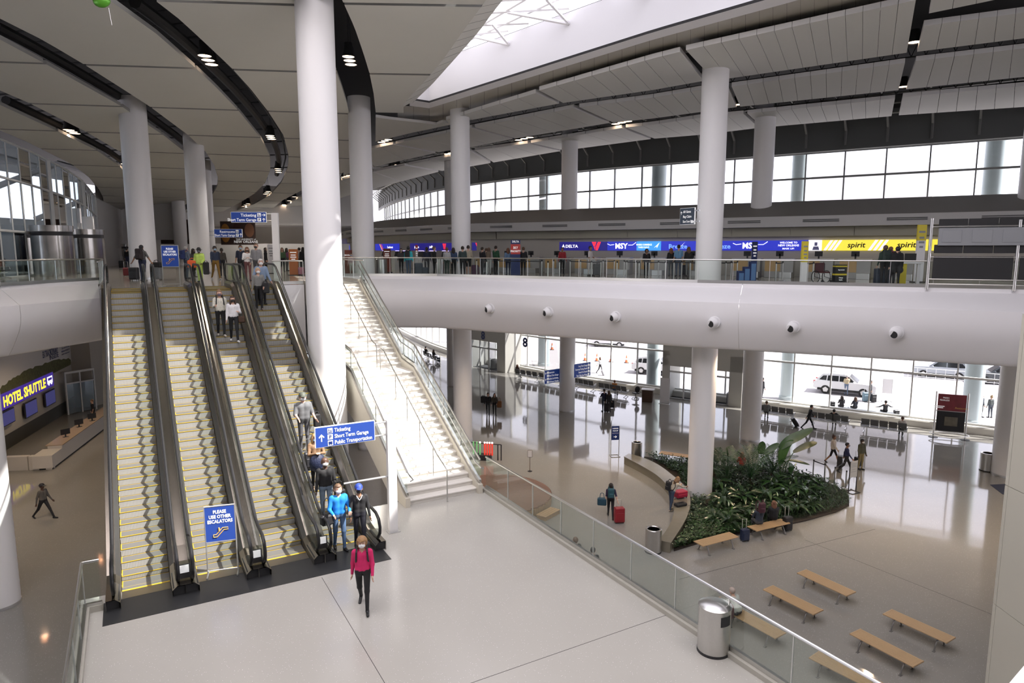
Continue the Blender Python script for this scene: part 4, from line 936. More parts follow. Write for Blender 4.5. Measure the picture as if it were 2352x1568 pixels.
BN = [([(1833, 1316), (1855, 1308), (1960, 1356), (1945, 1367)], 'bench farthest from the glass railing, in the group of six at the right'),
 ([(1757, 1355), (1777, 1344), (1885, 1397), (1868, 1410)], 'bench second from the planting, in the middle of the left trio'),
 ([(2033, 1413), (2050, 1397), (2190, 1461), (2172, 1474)], 'rightmost bench of all, nearest the beige wall'),
 ([(1956, 1455), (1975, 1444), (2118, 1515), (2098, 1531)], 'bench at lower right between the rightmost bench and the railing'),
 ([(1665, 1402), (1690, 1390), (1804, 1451), (1778, 1464)], 'bench behind the glass with a person hunched at its end'),
 ([(1860, 1511), (1887, 1497), (2035, 1570), (2008, 1585)], 'bench cut off by the bottom edge, behind the glass railing'),
 ([(1598, 1240), (1619, 1253), (1693, 1233), (1670, 1222)], 'empty bench set against the leafy planting'),
 ([(1721, 1205), (1742, 1220), (1812, 1202), (1788, 1191)], 'bench beside the planting with two people sitting on it'),
 ([(1528, 1043), (1524, 1048), (1592, 1058), (1598, 1052)], 'bench behind the planting, half hidden by the island column')]
b0_ = bench0()
for i, (c, lab) in enumerate(BN):
    loc, a = corners(c); o = b0_ if i == 0 else dup(b0_)
    if i == 8: loc = (loc[0], loc[1]+0.6, 0)
    o.location = loc; o.rotation_euler = (0, 0, a); o['label'] = 'slatted oak '+lab
# ---- curved stone bench around the planting
CB = thing('stone_bench', 'long curved olive stone bench wrapping the planting', 'bench')
inn = smooth_path([W(u, v, 0.46) for u, v in ((1433, 1048), (1475, 1070), (1510, 1092), (1535, 1118), (1548, 1148), (1547, 1180), (1535, 1210), (1513, 1240))], 4)
out = smooth_path([W(u, v, 0.46) for u, v in ((1444, 1041), (1482, 1052), (1516, 1069), (1550, 1095), (1576, 1119), (1586, 1146), (1581, 1178), (1565, 1210), (1541, 1246))], 4)
no = len(inn); oo = resample(out, sum((b-a).length for a, b in zip(out[:-1], out[1:]))/(no-1)*0.9999)[:no]
while len(oo) < no: oo.append(out[-1])
BST = mat('olive_stone', (0.19, 0.172, 0.13), 0.22, noise=0.1, nscale=3, spec=0.6)
mb = MB(); mb.slab([p-Vector((0, 0, 0.05)) for p in inn], [p-Vector((0, 0, 0.05)) for p in oo], 0.05); mb.build('seat_slab', BST, CB)
mb = MB(); dn = Vector((0, 0, 0.46)); ins = [p*0.94+q*0.06 for p, q in zip(inn, oo)]; ous = [p*0.06+q*0.94 for p, q in zip(inn, oo)]
mb.slab([p-dn for p in ins], [p-dn for p in ous], 0.41); mb.build('plinth', BST, CB)
# ---- round timber stage
pr = W(1265, 1125, 0.42); pt = W(1165, 1070, 0.42)
cx_, cy_, rr_ = pr.x-2.75, pr.y-0.35, 2.75
STG = thing('round_stage', 'low round timber stage with plank deck behind the stair foot', 'stage', (cx_, cy_, 0), R(0))
DW = wood('deck_timber', (0.15, 0.075, 0.045), (0.23, 0.125, 0.075), 0.3, (1, 12, 12)); DW2 = wood('deck_timber_side', (0.34, 0.22, 0.11), (0.45, 0.31, 0.17), 0.45, (12, 12, 1))
k = -rr_+0.07; pi_ = 0
while k < rr_:
    hw = math.sqrt(max(0, rr_**2-k*k))
    if hw > 0.15:
        mb = MB(); mb.box(-hw, hw, k-0.066, k+0.066, 0.38, 0.42); o = mb.build('plank', DW, STG); o.rotation_euler = (0, 0, R(25))
    k += 0.14
sm_ = MB(); sm_.box(-0.055, 0.055, -0.015, 0.015, 0.0, 0.38); me = sm_.mesh('slat', DW2)
for k in range(140):
    a = 2*math.pi*k/140; o = link('slat', me, STG, (rr_*math.cos(a), rr_*math.sin(a), 0), a+R(90))
sb = W(1243, 1180, 0); dv_ = Vector((sb.x-cx_, sb.y-cy_, 0)).normalized(); sb = Vector((cx_, cy_, 0))+dv_*(rr_+0.42)
t = thing('timber_step', 'small timber step box at the edge of the round stage', 'step', (sb.x, sb.y, 0), math.atan2(dv_.y, dv_.x)+R(90))
for k in range(4): mb = MB(); mb.chbox(-0.6, 0.6, -0.28+0.14*k+0.004, -0.14+0.14*k-0.004, 0.16, 0.2, 0.005); mb.build('plank', DW2, t)
for x in (-0.56, 0.5): mb = MB(); mb.box(x, x+0.06, -0.26, 0.26, 0, 0.16); mb.build('side', DW2, t)
mb = MB(); mb.box(-0.5, 0.5, -0.26, -0.23, 0.0, 0.16); mb.build('riser', DW2, t)
# ---- small signs on stands in the hall
def stand_sign(label, loc, rz, h, w, bh, m, lines, lm, feet=True, group=None, frame=STEELW):
    t = thing('sign_stand', label, 'sign', loc, rz, group)
    mb = MB(); mb.box(-w/2, w/2, -0.015, 0.015, h-bh, h); mb.build('board', m, t)
    for x in (-w/2, w/2): mb = MB(); mb.box(x-0.015, x+0.015, -0.02, 0.02, 0.02, h); mb.build('leg', frame, t)
    mb = MB(); mb.box(-w/2-0.02, w/2+0.02, -0.26, -0.22, 0, 0.03); mb.box(-w/2-0.02, w/2+0.02, 0.22, 0.26, 0, 0.03)
    for x in (-w/2, w/2): mb.box(x-0.02, x+0.02, -0.26, 0.26, 0, 0.03)
    mb.build('base_frame', frame, t)
    for i, s in enumerate(lines): text(s, bh*0.11, lm, t, (0, -0.02, h-bh*(0.2+0.17*i)), align='CENTER', bold=0.02, sx=min(1, 1.25*w/(len(s)*bh*0.11)))
    return t
t = stand_sign('navy passenger pick up sign on a thin frame in the open hall', W(1412, 1047, 0), R(8), 1.85, 0.5, 0.85, NAVY, ('PASSENGER', 'PICK UP'), SIGNW)
bars(t, -0.2, 0.2, (1.4,), 0.04, mat('print_lilac', (0.3, 0.3, 0.45), 0.5), -0.016)
arrow(t, 0, 1.2, 0.2, 0, -0.02)
GREY = mat('sign_grey', (0.3, 0.31, 0.32), 0.5)
t = stand_sign('grey notice on a black frame beside the belt barriers', W(1957, 1130, 0), R(25), 1.65, 0.55, 0.85, mat('notice_grey', (0.42, 0.43, 0.43), 0.5), (), SIGNW, frame=BLKM); bars(t, -0.2, 0.2, (1.5, 1.42, 1.34, 1.2, 1.08), 0.035, GREY, -0.016)
p = W(1217, 1082, 0.0); t = thing('sign_stand', 'small paper notice on a thin brown pole beyond the stage', 'sign', p, 0)
mb = MB(); mb.tube([(0, 0, 0), (0, 0, 0.85)], 0.015, 6); mb.build('pole', mat('pole_brown', (0.1, 0.05, 0.03), 0.5), t); mb = MB(); mb.box(-0.13, 0.13, -0.015, 0.0, 0.82, 1.22, 0); mb.box(-0.115, 0.115, -0.02, -0.015, 0.835, 1.205, 1); mb.build('board', [mat('pole_brown', (0.1, 0.05, 0.03)), mat('paper', (0.7, 0.66, 0.62), 0.7)], t); mb = MB(); mb.lathe([(0.13, 0), (0.13, 0.02), (0.02, 0.03)], 16); mb.build('base', BLKM, t)
# ---- belt barriers
def stanchion0(h=0.98):
    t = thing('stanchion', 'x', 'stanchion', (0, 0, 0), 0, 'belt barrier posts')
    mb = MB(); mb.lathe([(0.17, 0), (0.17, 0.015), (0.06, 0.035), (0.034, 0.04)], 16); mb.build('base', STEEL, t, smooth=True)
    mb = MB(); mb.lathe([(0.034, 0.03), (0.034, h-0.06)], 12); mb.build('post', STEEL, t, smooth=True)
    mb = MB(); mb.lathe([(0.04, h-0.08), (0.04, h), (0.0, h+0.01)], 12); mb.build('cap', BLKM, t, smooth=True)
    return t
s0 = stanchion0(); first = [True]
def stanchion(p, label, group):
    o = s0 if first[0] else dup(s0); first[0] = False
    o.location = p; o['label'] = label; o['group'] = group; return o
def belt(a, b, label):
    mb = MB(); d = (b-a); n_ = Vector((-d.y, d.x, 0)).normalized()*0.004; h0, h1 = Vector((0, 0, 0.88)), Vector((0, 0, 0.935)); d = d.normalized()*0.045; a = a+d; b = b-d
    mb.hexa([a-n_+h0, b-n_+h0, b+n_+h0, a+n_+h0, a-n_+h1, b-n_+h1, b+n_+h1, a+n_+h1]); tag(mb.build('belt', BLKM), label, 'belt', 'barrier belts')
sp = [W(u, v, 0) for u, v in ((1867, 1095), (1893, 1105), (1916, 1113), (1942, 1122))]
for i, p in enumerate(sp): stanchion(p, ['first', 'second', 'third', 'fourth'][i]+' steel belt post from the left beside the planting', 'belt posts by the planting')
belt(sp[0], sp[1], 'black belt between the two left posts by the planting')
bx_ = W(1938, 1098, 0); belt(sp[2], bx_, 'black belt running behind the man in navy by the planting')
def PX(q): return q.x/q.y
up = [20, 85, 145, 207, 320, 430, 545, 645, 668, 785, 815, 890, 918, 1020, 1048, 1120, 1155, 1252, 1325, 1415, 1498, 1590, 1965, 2020, 2085]
bs = [712, 742, 705, 738, 715, 720, 735, 735, 712, 712, 745, 715, 730, 735, 752, 728, 742, 735, 745, 742, 740, 750, 755, 748, 742]
ups = [W(1240+x/4.612, 480+b/4.612+2, L3) for x, b in zip(up, bs)]+[W(u, v, L3) for u, v in ((1095, 634), (1118, 638), (1145, 634), (1212, 637), (1781, 649), (1796, 645), (1853, 651), (1866, 648))]
def nth(k): return str(k)+('th' if 10 < k % 100 < 14 else {1: 'st', 2: 'nd', 3: 'rd'}.get(k % 10, 'th'))
so = sorted([p for p in ups], key=lambda q: PX(q))
for i, p in enumerate(so): stanchion(p, 'steel belt post behind the upper railing, '+nth(i+1)+' from the left in the check-in queue', 'belt posts of the check-in queue')
for a, b in zip(so[:-1], so[1:]):
    if 0.3 < (b-a).length < 2.6: belt(a, b, 'black belt behind the upper railing, starting at the '+nth(so.index(a)+1)+' queue post from the left')
# ---- rows of beam seats
SEATM = mat('seat_grey', (0.17, 0.17, 0.165), 0.5, noise=0.08, nscale=6)
def seat_row(label, a, b, n, flip=False, m=SEATM):
    d = b-a; L = d.length; w = L/n; rz = math.atan2(d.y, d.x)+(math.pi if flip else 0); c = (a+b)/2
    t = thing('beam_seat', label, 'seating', (c.x, c.y, a.z), rz, 'rows of beam seats')
    mb = MB(); mb.box(-L/2, L/2, 0.12, 0.2, 0.3, 0.36); mb.build('beam', STEELW, t)
    for x in (-L/2+0.35*w, L/2-0.35*w):
        mb = MB(); mb.tube([(x, -0.2, 0.02), (x, 0.12, 0.1), (x, 0.16, 0.32), (x, 0.2, 0.1), (x, 0.5, 0.02)], 0.024, 6); mb.build('leg', STEELW, t)
    for k in range(n):
        x = -L/2+w*(k+0.5); hw = min(0.27, w*0.45)
        mb = MB(); mb.extr([(-0.06, 0.42), (0.42, 0.45), (0.42, 0.49), (-0.06, 0.47)], 0, x-hw, x+hw); mb.build('seat', m, t)
        mb = MB(); mb.extr([(-0.05, 0.5), (-0.01, 0.5), (-0.11, 0.95), (-0.15, 0.93)], 0, x-hw, x+hw); mb.build('backrest', m, t)
    for k in (0, n):
        x = -L/2+w*k; mb = MB(); mb.tube([(x, 0.05, 0.36), (x, 0.0, 0.62), (x, 0.3, 0.64), (x, 0.34, 0.5)], 0.018, 6); mb.build('armrest', STEELW, t)
    return t
ROWSEAT = [('beam seats nearest the doors marked eight', (1183, 868), (1236, 877), 4), ('beam seats partly behind the left blue flag sign', (1238, 877), (1290, 886), 4), ('beam seats just right of the column with flag signs', (1318, 890), (1364, 899), 4), ('beam seats with a person in orange by the windows', (1376, 902), (1440, 913), 5),
 ('beam seats right of the column behind the banana plant', (1738, 955), (1822, 968), 5), ('beam seats in the middle with a person stretched out', (1860, 973), (1948, 986), 5), ('beam seats left of the large display frame', (1976, 990), (2082, 1004), 5), ('distant beam seats seen past the stair glass', (972, 822), (1004, 838), 4)]
for lab, a, b, n in ROWSEAT: seat_row('row of grey '+lab, W(*a, 0), W(*b, 0), n)
seat_row('row of dark seats behind the left upper railing, by the curtain glass', Vector((-27.2, 33.5, L3)), Vector((-27.9, 37.2, L3)), 5, True, BLKM)
# ---- office chair, podium, tall white panel, central entrance
p = W(1460, 916, 0); t = thing('office_chair', 'black swivel office chair beside the podium by the windows', 'chair', p, R(20))
mb = MB(); mb.chbox(-0.24, 0.24, -0.24, 0.24, 0.46, 0.54, 0.03); mb.build('seat', BLKM, t); mb = MB(); mb.ball((0, -0.24, 0.85), (0.24, 0.05, 0.28), 14); mb.build('backrest', BLKM, t, smooth=True); mb = MB(); mb.tube([(0, 0, 0.1), (0, 0, 0.46)], 0.03, 8); mb.build('column', STEELDK, t); mb = MB(); mb.tube([(0, -0.2, 0.5), (0, -0.28, 0.62), (0, -0.26, 0.8)], 0.02, 6); mb.build('back_stem', STEELDK, t)
for k in range(5):
    a = 2*math.pi*k/5; mb = MB(); mb.tube([(0, 0, 0.12), (0.3*math.cos(a), 0.3*math.sin(a), 0.07)], 0.022, 6); o = mb.build('leg', STEELDK, t); mb = MB(); mb.ball((0.3*math.cos(a), 0.3*math.sin(a), 0.03), 0.03, 8); mb.build('caster', BLKM, o)
p = W(1487, 922, 0); t = thing('podium', 'dark wood podium with white top by the central entrance', 'podium', p, R(-20))
mb = MB(); mb.chbox(-0.42, 0.42, -0.3, 0.3, 0, 1.0, 0.01); mb.build('body', wood('podium_wood', (0.05, 0.025, 0.015), (0.09, 0.045, 0.025), 0.4), t); mb = MB(); mb.chbox(-0.5, 0.55, -0.36, 0.36, 1.0, 1.06, 0.01); mb.build('top', WHITE, t)
p = W(1500, 926, 0); t = thing('banner_stand', 'tall blank white banner panel beside the podium', 'banner', (p.x+0.9, p.y-0.1, 0), R(-30)); mb = MB(); mb.box(-0.4, 0.4, -0.01, 0.01, 0.04, 2.1); mb.build('panel', WHITE, t); mb = MB(); mb.box(-0.42, 0.42, -0.18, 0.18, 0, 0.04); mb.build('foot', STEELW, t)
def vestibule(name, pts, h, dw, lab):
    t = sroot(name); P = [Vector((p.x, p.y, 0)) for p in pts]
    return t
VW = mat('vestibule_paint', (0.56, 0.55, 0.5), 0.5)
# central entrance: white portal with sliding glass doors
A, B = W(1522, 912, 0), W(1702, 936, 0); d = (B-A).normalized(); rz = math.atan2(d.y, d.x); L = (B-A).length
dr = sroot('door_1', A, rz)
mb = MB(); mb.box(-0.1, 0.5, 0, 3.0, 0, 4.0); mb.build('side_wall', VW, dr); mb = MB(); mb.box(L-1.0, L, 0, 3.0, 0, 4.0); mb.build('side_wall', VW, dr)
mb = MB(); mb.box(-0.1, L, 0, 0.25, 2.75, 4.6); mb.build('header', VW, dr); mb = MB(); mb.box(-0.15, L+0.05, -0.05, 3.2, 4.6, 4.75); mb.build('roof', WHITE, dr)
mb = MB(); mb.box(0.5, L-1.0, 0.0, 3.0, 0.003, 0.012); mb.build('entrance_mat', mat('mat_charcoal', (0.06, 0.06, 0.062), 0.9), dr)
xs = [0.5+(L-1.5)*k/4 for k in range(5)]
for x0, x1 in zip(xs[:-1], xs[1:]):
    mb = MB(); mb.box(x0+0.05, x1-0.05, 0.1, 0.112, 0.06, 2.2); mb.build('pane', GLASSW, dr)
    mb = MB(); mb.box(x0, x0+0.05, 0.06, 0.16, 0, 2.75); mb.box(x1-0.05, x1, 0.06, 0.16, 0, 2.75); mb.box(x0, x1, 0.06, 0.16, 2.2, 2.34); mb.box(x0, x1, 0.06, 0.16, 0, 0.06); mb.build('door_frame', MULL, dr)
# door eight on the far left of the hall
A, B = W(1090, 838, 0), W(1158, 850, 0); d = (B-A).normalized(); rz = math.atan2(d.y, d.x); L = (B-A).length
dr = sroot('door_2', A-Vector((0.3, 1.2, 0)), rz)
mb = MB(); mb.box(-3.0, 0.0, 0, 2.5, 0, 4.8); mb.build('side_wall', VW, dr); mb = MB(); mb.box(L-0.6, L+0.6, 0, 2.5, 0, 4.8); mb.build('side_wall', VW, dr); mb = MB(); mb.box(0, L-0.6, 0, 0.3, 2.95, 4.8); mb.build('header', VW, dr)
w3 = (L-0.6)/3
for k in range(3):
    for z0, z1 in ((0.06, 2.15), (2.3, 2.9)): mb = MB(); mb.box(w3*k+0.06, w3*(k+1)-0.06, 0.1, 0.115, z0, z1); mb.build('pane', GLASSW, dr)
    mb = MB(); mb.box(w3*k, w3*k+0.06, 0.05, 0.17, 0, 2.95); mb.box(w3*(k+1)-0.06, w3*(k+1), 0.05, 0.17, 0, 2.95); mb.box(w3*k, w3*(k+1), 0.05, 0.17, 2.15, 2.3); mb.build('door_frame', MULL, dr)
mb = MB(); mb.box(0, L-0.6, 0.2, 2.5, 0.003, 0.012); mb.build('entrance_mat', mat('mat_charcoal', (0.06, 0.06, 0.062)), dr)
text('8', 1.15, NAVY, dr, ((L-0.6)*0.48, -0.02, 3.15), bold=0.03, align='CENTER', name='door_number')
p = WY(1206, 796, 62.5); t = thing('number_decal', 'dark blue figure eight on the glass right of the doors', 'decal', p, R(-42)); text('8', 1.2, NAVY, t, (0, 0, 0), bold=0.03, align='CENTER')
# ================================================================== CHECK-IN HALL
def gpt(u, off=0.0, path=GPATH):
    r = ray(u, HOR); N = normals2(path, -1); P = [p+n_*off for p, n_ in zip(path, N)]
    for a, b in zip(P[:-1], P[1:]):
        d = b-a; den = r[0]*d.y-r[1]*d.x
        if abs(den) < 1e-9: continue
        s = (r[0]*(-a.y)-r[1]*(-a.x))/den
        if -1e-6 <= s <= 1+1e-6:
            p = a+d*s
            if p.y > 5: return p, math.atan2(-d.y, -d.x)
    return P[-1], 0.0
LEDM = {}
def led(name, c, e=0.75): return mat('led_'+name, c, 0.3, emit=e)
LW_ = led('white', (0.95, 0.93, 1.0), 0.9)
ZB0, ZB1 = 12.27, 12.87
def screen(label, u0, u1, m):
    a, _ = gpt(u0, 0.08); b, _ = gpt(u1, 0.08); d = b-a
    t = thing('led_screen', label, 'screen', (a.x, a.y, ZB0), math.atan2(d.y, d.x), 'screens above the check-in counters')
    L = d.length; mb = MB(); mb.box(0, L, 0.0, 0.06, 0, ZB1-ZB0); mb.build('panel', m, t); t['L'] = L; t['u0'] = u0; t['u1'] = u1; return t
def put(t, u, s, size, m, z=0.2, bold=0.02, sx=1.0, shear=0.0):
    x = t['L']*(u-t['u0'])/(t['u1']-t['u0']); return text(s, size, m, t, (x, -0.006, z), bold=bold, align='CENTER', sx=sx, shear=shear)
def shape(t, u, polys, m, s=0.5, name='emblem'):
    x = t['L']*(u-t['u0'])/(t['u1']-t['u0']); mb = MB()
    for P in polys: mb.add([(x+p[0]*s, -0.006, 0.3+p[1]*s) for p in P], [tuple(range(len(P)))])
    return mb.build(name, m, t)
DBL = led('deep_blue', (0.02, 0.03, 0.42)); DNV = led('navy', (0.015, 0.012, 0.16)); DRED = led('red', (0.85, 0.03, 0.06)); DYEL = led('yellow', (0.8, 0.66, 0.06)); DSKY = led('sky', (0.05, 0.3, 0.85)); LILAC = led('lilac', (0.8, 0.72, 0.95)); DORG = led('orange', (0.95, 0.35, 0.05))
HEART = [[(-0.5, 0.45), (0.05, 0.45), (-0.12, -0.5)], [(0.12, 0.45), (0.5, 0.45), (0.18, -0.5), (0.0, -0.2)]]
HEART2 = [[(-0.6, 0.55), (0.1, 0.55), (-0.05, 0.05), (-0.3, -0.05)], [(-0.28, -0.1), (-0.02, -0.02), (-0.1, -0.55)], [(0.3, 0.55), (0.75, 0.55), (0.3, -0.55), (0.0, -0.55), (0.05, 0.0)]]
t = screen('dark blue airline screen with a striped heart left of the column', 790, 817, DBL); put(t, 796, 'west', 0.3, LW_)
t = screen('blue screen with a coloured stripe right of the stair-head column', 862, 916, DBL); put(t, 897, 'Southwest', 0.28, LW_, 0.2)
shape(t, 877, [[(-0.9, 0.55), (-0.5, 0.55), (0.5, -0.5), (0.1, -0.5)]], DORG, 0.5); shape(t, 879, [[(-0.5, 0.55), (-0.3, 0.55), (0.6, -0.5), (0.4, -0.5)]], DRED, 0.5)
t = screen('navy screen with two small white airline names', 942, 1014, DNV); put(t, 958, 'jetBlue', 0.28, LW_); put(t, 993, 'jetBlue', 0.28, LW_)
t = screen('navy screen with a red emblem left of the stair column', 1014, 1046, DNV); shape(t, 1021, HEART, DRED, 0.55)
t = screen('long navy screen with red emblems and white airline names', 1084, 1395, DNV)
shape(t, 1101, HEART2, DRED, 0.5); shape(t, 1261, HEART, DRED, 0.5); shape(t, 1371, HEART2, DRED, 0.52)
for u in (1140, 1222, 1318):
    put(t, u+2, 'DELTA', 0.28, LW_, 0.2, 0.02, 1.15); shape(t, u-16, [[(-0.22, -0.2), (0, 0.25), (0, -0.08)], [(0, 0.25), (0.22, -0.2), (0, -0.08)]], LW_, 0.6)
t = screen('bright blue screen with white letters and swoosh, left of the sky blue one', 1395, 1462, DBL); put(t, 1427, 'MSY', 0.5, LW_, 0.13, 0.03, 0.95)
def swoosh(t, u):
    x = t['L']*(u-t['u0'])/(t['u1']-t['u0']); mb = MB(); mb.tube([(x-1.0, -0.01, 0.45), (x-0.8, -0.01, 0.36), (x-0.5, -0.01, 0.4)], 0.02, 4); mb.tube([(x+0.5, -0.01, 0.36), (x+0.8, -0.01, 0.36), (x+0.95, -0.01, 0.46), (x+1.05, -0.01, 0.54)], 0.02, 4); mb.build('swoosh', LW_, t)
swoosh(t, 1427)
t = screen('sky blue screen with two small lines of white words', 1462, 1518, DSKY); put(t, 1479, 'WHERE COMMERCE', 0.15, LW_, 0.33, 0.02, 0.8); put(t, 1479, 'TAKES FLIGHT.', 0.15, LW_, 0.16, 0.02, 0.8); shape(t, 1508, [[(-0.35, -0.25), (0.4, 0.45), (0.05, -0.3), (0.0, -0.05)]], LW_, 0.5)
t = screen('bright blue screen with a pale outlined airline name', 1518, 1668, DBL); put(t, 1558, 'Breeze', 0.4, led('pale_blue', (0.2, 0.4, 0.95)), 0.13, 0.02, 1.1); put(t, 1655, 'Breeze', 0.4, led('pale_blue', (0.2, 0.4, 0.95)), 0.13, 0.02, 1.1); shape(t, 1566, [[(-0.25, 0.1), (-0.05, -0.15), (0.5, 0.5), (0.0, 0.0)]], LW_, 0.5)
t = screen('bright blue screen with white letters right of the island column', 1668, 1768, DBL); put(t, 1722, 'MSY', 0.5, LW_, 0.13, 0.03, 0.95); swoosh(t, 1722)
t = screen('bright blue screen welcoming visitors in white words', 1768, 1856, DBL); put(t, 1811, 'WELCOME TO', 0.15, LW_, 0.42, 0.02); put(t, 1811, 'NEW ORLEANS', 0.17, LW_, 0.25, 0.02); put(t, 1811, 'MASK UP!', 0.13, LW_, 0.07, 0.02, 1.2)
t = screen('pale picture screen with a masked person beside the yellow screen', 1856, 1887, LW_); shape(t, 1873, [[(-0.3, -0.45), (0.35, -0.45), (0.25, -0.1), (-0.2, -0.1)], [(-0.12, -0.05), (0.15, -0.05), (0.15, 0.3), (-0.12, 0.3)]], led('dim', (0.1, 0.1, 0.2), 0.3), 0.6)
t = screen('long yellow screen with lilac stripes and a black airline name', 1887, 2160, DYEL)
for u in (1903, 1914, 1925, 2010, 2022, 2034): shape(t, u, [[(-0.5, -0.58), (-0.2, -0.58), (0.5, 0.58), (0.2, 0.58)]], LILAC, 0.5, 'stripe')
for u in (1970, 2085): put(t, u, 'spirit', 0.42, mat('print_black', (0.01, 0.01, 0.01), 0.6), 0.18, 0.02, 1.05, 0.15)
# counters
CTG = mat('counter_grey', (0.42, 0.41, 0.4), 0.4, 0.2); CTW = wood('counter_oak', (0.5, 0.32, 0.14), (0.62, 0.42, 0.2), 0.45, (2, 2, 8))
def counter0():
    t = thing('check_in_counter', 'x', 'counter', (0, 0, 0), 0, 'check-in counters')
    mb = MB(); mb.chbox(-0.78, 0.78, 0, 0.6, 0, 1.02, 0.01); mb.build('body', CTG, t)
    mb = MB(); mb.box(-0.74, 0.1, -0.03, 0.0, 0.35, 1.0); mb.build('front_panel', CTW, t)
    mb = MB(); mb.chbox(-0.82, 0.82, -0.06, 0.66, 1.02, 1.07, 0.01); mb.build('top', STEELW, t)
    mb = MB(); mb.chbox(0.15, 0.78, -0.6, 0.0, 0, 0.32, 0.01); mb.build('bag_scale', STEELW, t)
    mb = MB(); mb.box(-0.22, 0.18, 0.3, 0.34, 1.2, 1.48); mb.build('monitor', BLKM, t); mb = MB(); mb.box(-0.05, 0.03, 0.3, 0.36, 1.07, 1.35); mb.build('monitor_stand', BLKM, t)
    return t
k0 = counter0(); cus = [1112, 1160, 1215, 1275, 1345, 1420, 1500, 1590, 1715, 1790, 1880, 1965, 2060]
clab = ['below the leftmost red emblem', 'second right of the stair column', 'third right of the stair column', 'below the small red emblem', 'where a man in white stands', 'below the bright blue screen left of centre', 'below the sky blue screen', 'where three people wait', 'right of the island column', 'below the welcome screen', 'behind the wheelchair', 'below the first black airline name', 'farthest right, behind the trio']
for i, u in enumerate(cus):
    p, a = gpt(u, 2.6); o = k0 if i == 0 else dup(k0); o.location = (p.x, p.y, L3); o.rotation_euler = (0, 0, a); o['label'] = 'oak-fronted check-in counter '+clab[i]
# self-service kiosks
LIL = mat('kiosk_glow', (0.55, 0.45, 1.0), 0.3, emit=1.5)
def kiosk0():
    t = thing('kiosk', 'x', 'kiosk', (0, 0, 0), 0, 'self-service kiosks')
    mb = MB(); mb.extr([(0, 0), (0.5, 0), (0.5, 0.9), (0.2, 1.05), (0.0, 0.85)], 0, -0.3, 0.3); mb.build('body', mat('kiosk_grey', (0.6, 0.6, 0.6), 0.4), t)
    mb = MB(); mb.extr([(0.25, 1.0), (0.35, 1.0), (0.45, 1.45), (0.38, 1.47)], 0, -0.28, 0.28); mb.build('screen', BLKM, t)
    mb = MB(); mb.extr([(0.36, 1.47), (0.46, 1.45), (0.47, 1.49), (0.37, 1.51)], 0, -0.29, 0.29); mb.build('light_bar', LIL, t); return t
q0 = kiosk0(); kl = ['by the brown totem', 'left of the teal hoodie', 'right of the teal hoodie', 'behind the bald man', 'by the grey suitcase', 'nearest the stair column']
for i, (u, off) in enumerate(((873, 3), (902, 4), (918, 3), (957, 5), (984, 6), (1014, 4))):
    p, a = gpt(u, off); o = q0 if i == 0 else dup(q0); o.location = (p.x, p.y, L3); o.rotation_euler = (0, 0, a); o['label'] = 'grey self-service kiosk with violet light '+kl[i]
# totems and sign stands
def totem(label, u, v, w, h, m, lines, lm, th=0.1, base=True, bands=()):
    p = W(u, v, L3); t = thing('totem_sign', label, 'sign', p, math.atan2(-p.x, p.y)*-0.0, 'standing totems')
    mb = MB(); mb.box(-w/2, w/2, -th/2, th/2, 0.04, h); mb.build('panel', m, t)
    mb = MB(); mb.chbox(-w/2-0.08, w/2+0.08, -0.22, 0.22, 0, 0.04, 0.01); mb.build('base', STEELDK, t)
    for (z0, z1, bm_) in bands: mb = MB(); mb.box(-w/2-0.003, w/2+0.003, -th/2-0.004, th/2+0.004, z0, z1); mb.build('band', bm_, t)
    for (z, s, sz) in lines: text(s, sz, lm, t, (0, -th/2-0.008, z), align='CENTER', bold=0.02, sx=0.85)
    if not lines: bars(t, -w*0.36, w*0.36, (h*0.86, h*0.76, h*0.68, h*0.6), h*0.035, SIGNW if m is not WHITE else GREY, -th/2-0.006)
    return t
BRN = mat('totem_brown', (0.2, 0.05, 0.035), 0.5); TNV = mat('totem_navy', (0.015, 0.03, 0.12), 0.45); TRED = mat('totem_red', (0.5, 0.05, 0.04), 0.5); TYEL = mat('totem_yellow', (0.75, 0.62, 0.05), 0.5)
totem('tall navy and red priority banner in the check-in queue', 1184, 633, 0.58, 2.15, TNV, ((2.0, 'DELTA', 0.16), (1.62, 'SKY', 0.2), (1.42, 'PRIORITY', 0.17)), SIGNW, 0.08, True, ((1.3, 1.9, TRED),))
totem('brown totem beyond the stair head left of the column', 803, 633, 0.5, 1.55, BRN, ((1.2, 'BAGGAGE', 0.13),), SIGNW)
totem('brown totem right of the stair-head column', 890, 626, 0.5, 1.65, BRN, (), SIGNW)
totem('orange totem behind the glass left of the tall column', 676, 632, 0.55, 1.6, mat('totem_orange', (0.5, 0.16, 0.05), 0.5), (), SIGNW)
totem('white information totem left of the orange totem', 625, 628, 0.4, 1.9, WHITE, (), NAVY)
totem('thin navy totem right of the island column', 1730, 640, 0.28, 2.0, TNV, (), SIGNW)
totem('white and yellow upright totem behind the railing right of centre', 1844, 652, 0.26, 1.95, WHITE, (), SIGNW, 0.16, True, ((1.0, 1.95, TYEL),))
totem('black and yellow bag notice beside the wheelchair', 1927, 648, 0.55, 0.85, BLKM, ((0.58, 'Bag Included', 0.07), (0.2, 'Charge', 0.08), (0.1, 'Applies', 0.07)), SIGNW, 0.3, True, ((0.74, 0.8, TYEL), (0.34, 0.42, TYEL)))
totem('tall yellow and white sign behind the display frame', 2108, 648, 0.42, 2.75, WHITE, (), NAVY, 0.08, True, ((2.0, 2.75, TYEL),))
totem('small red and white post sign above the kiosks', 958, 626, 0.16, 1.9, mat('post_grey', (0.5, 0.5, 0.5), 0.4), (), SIGNW, 0.05, True, ((1.5, 1.9, TRED),))
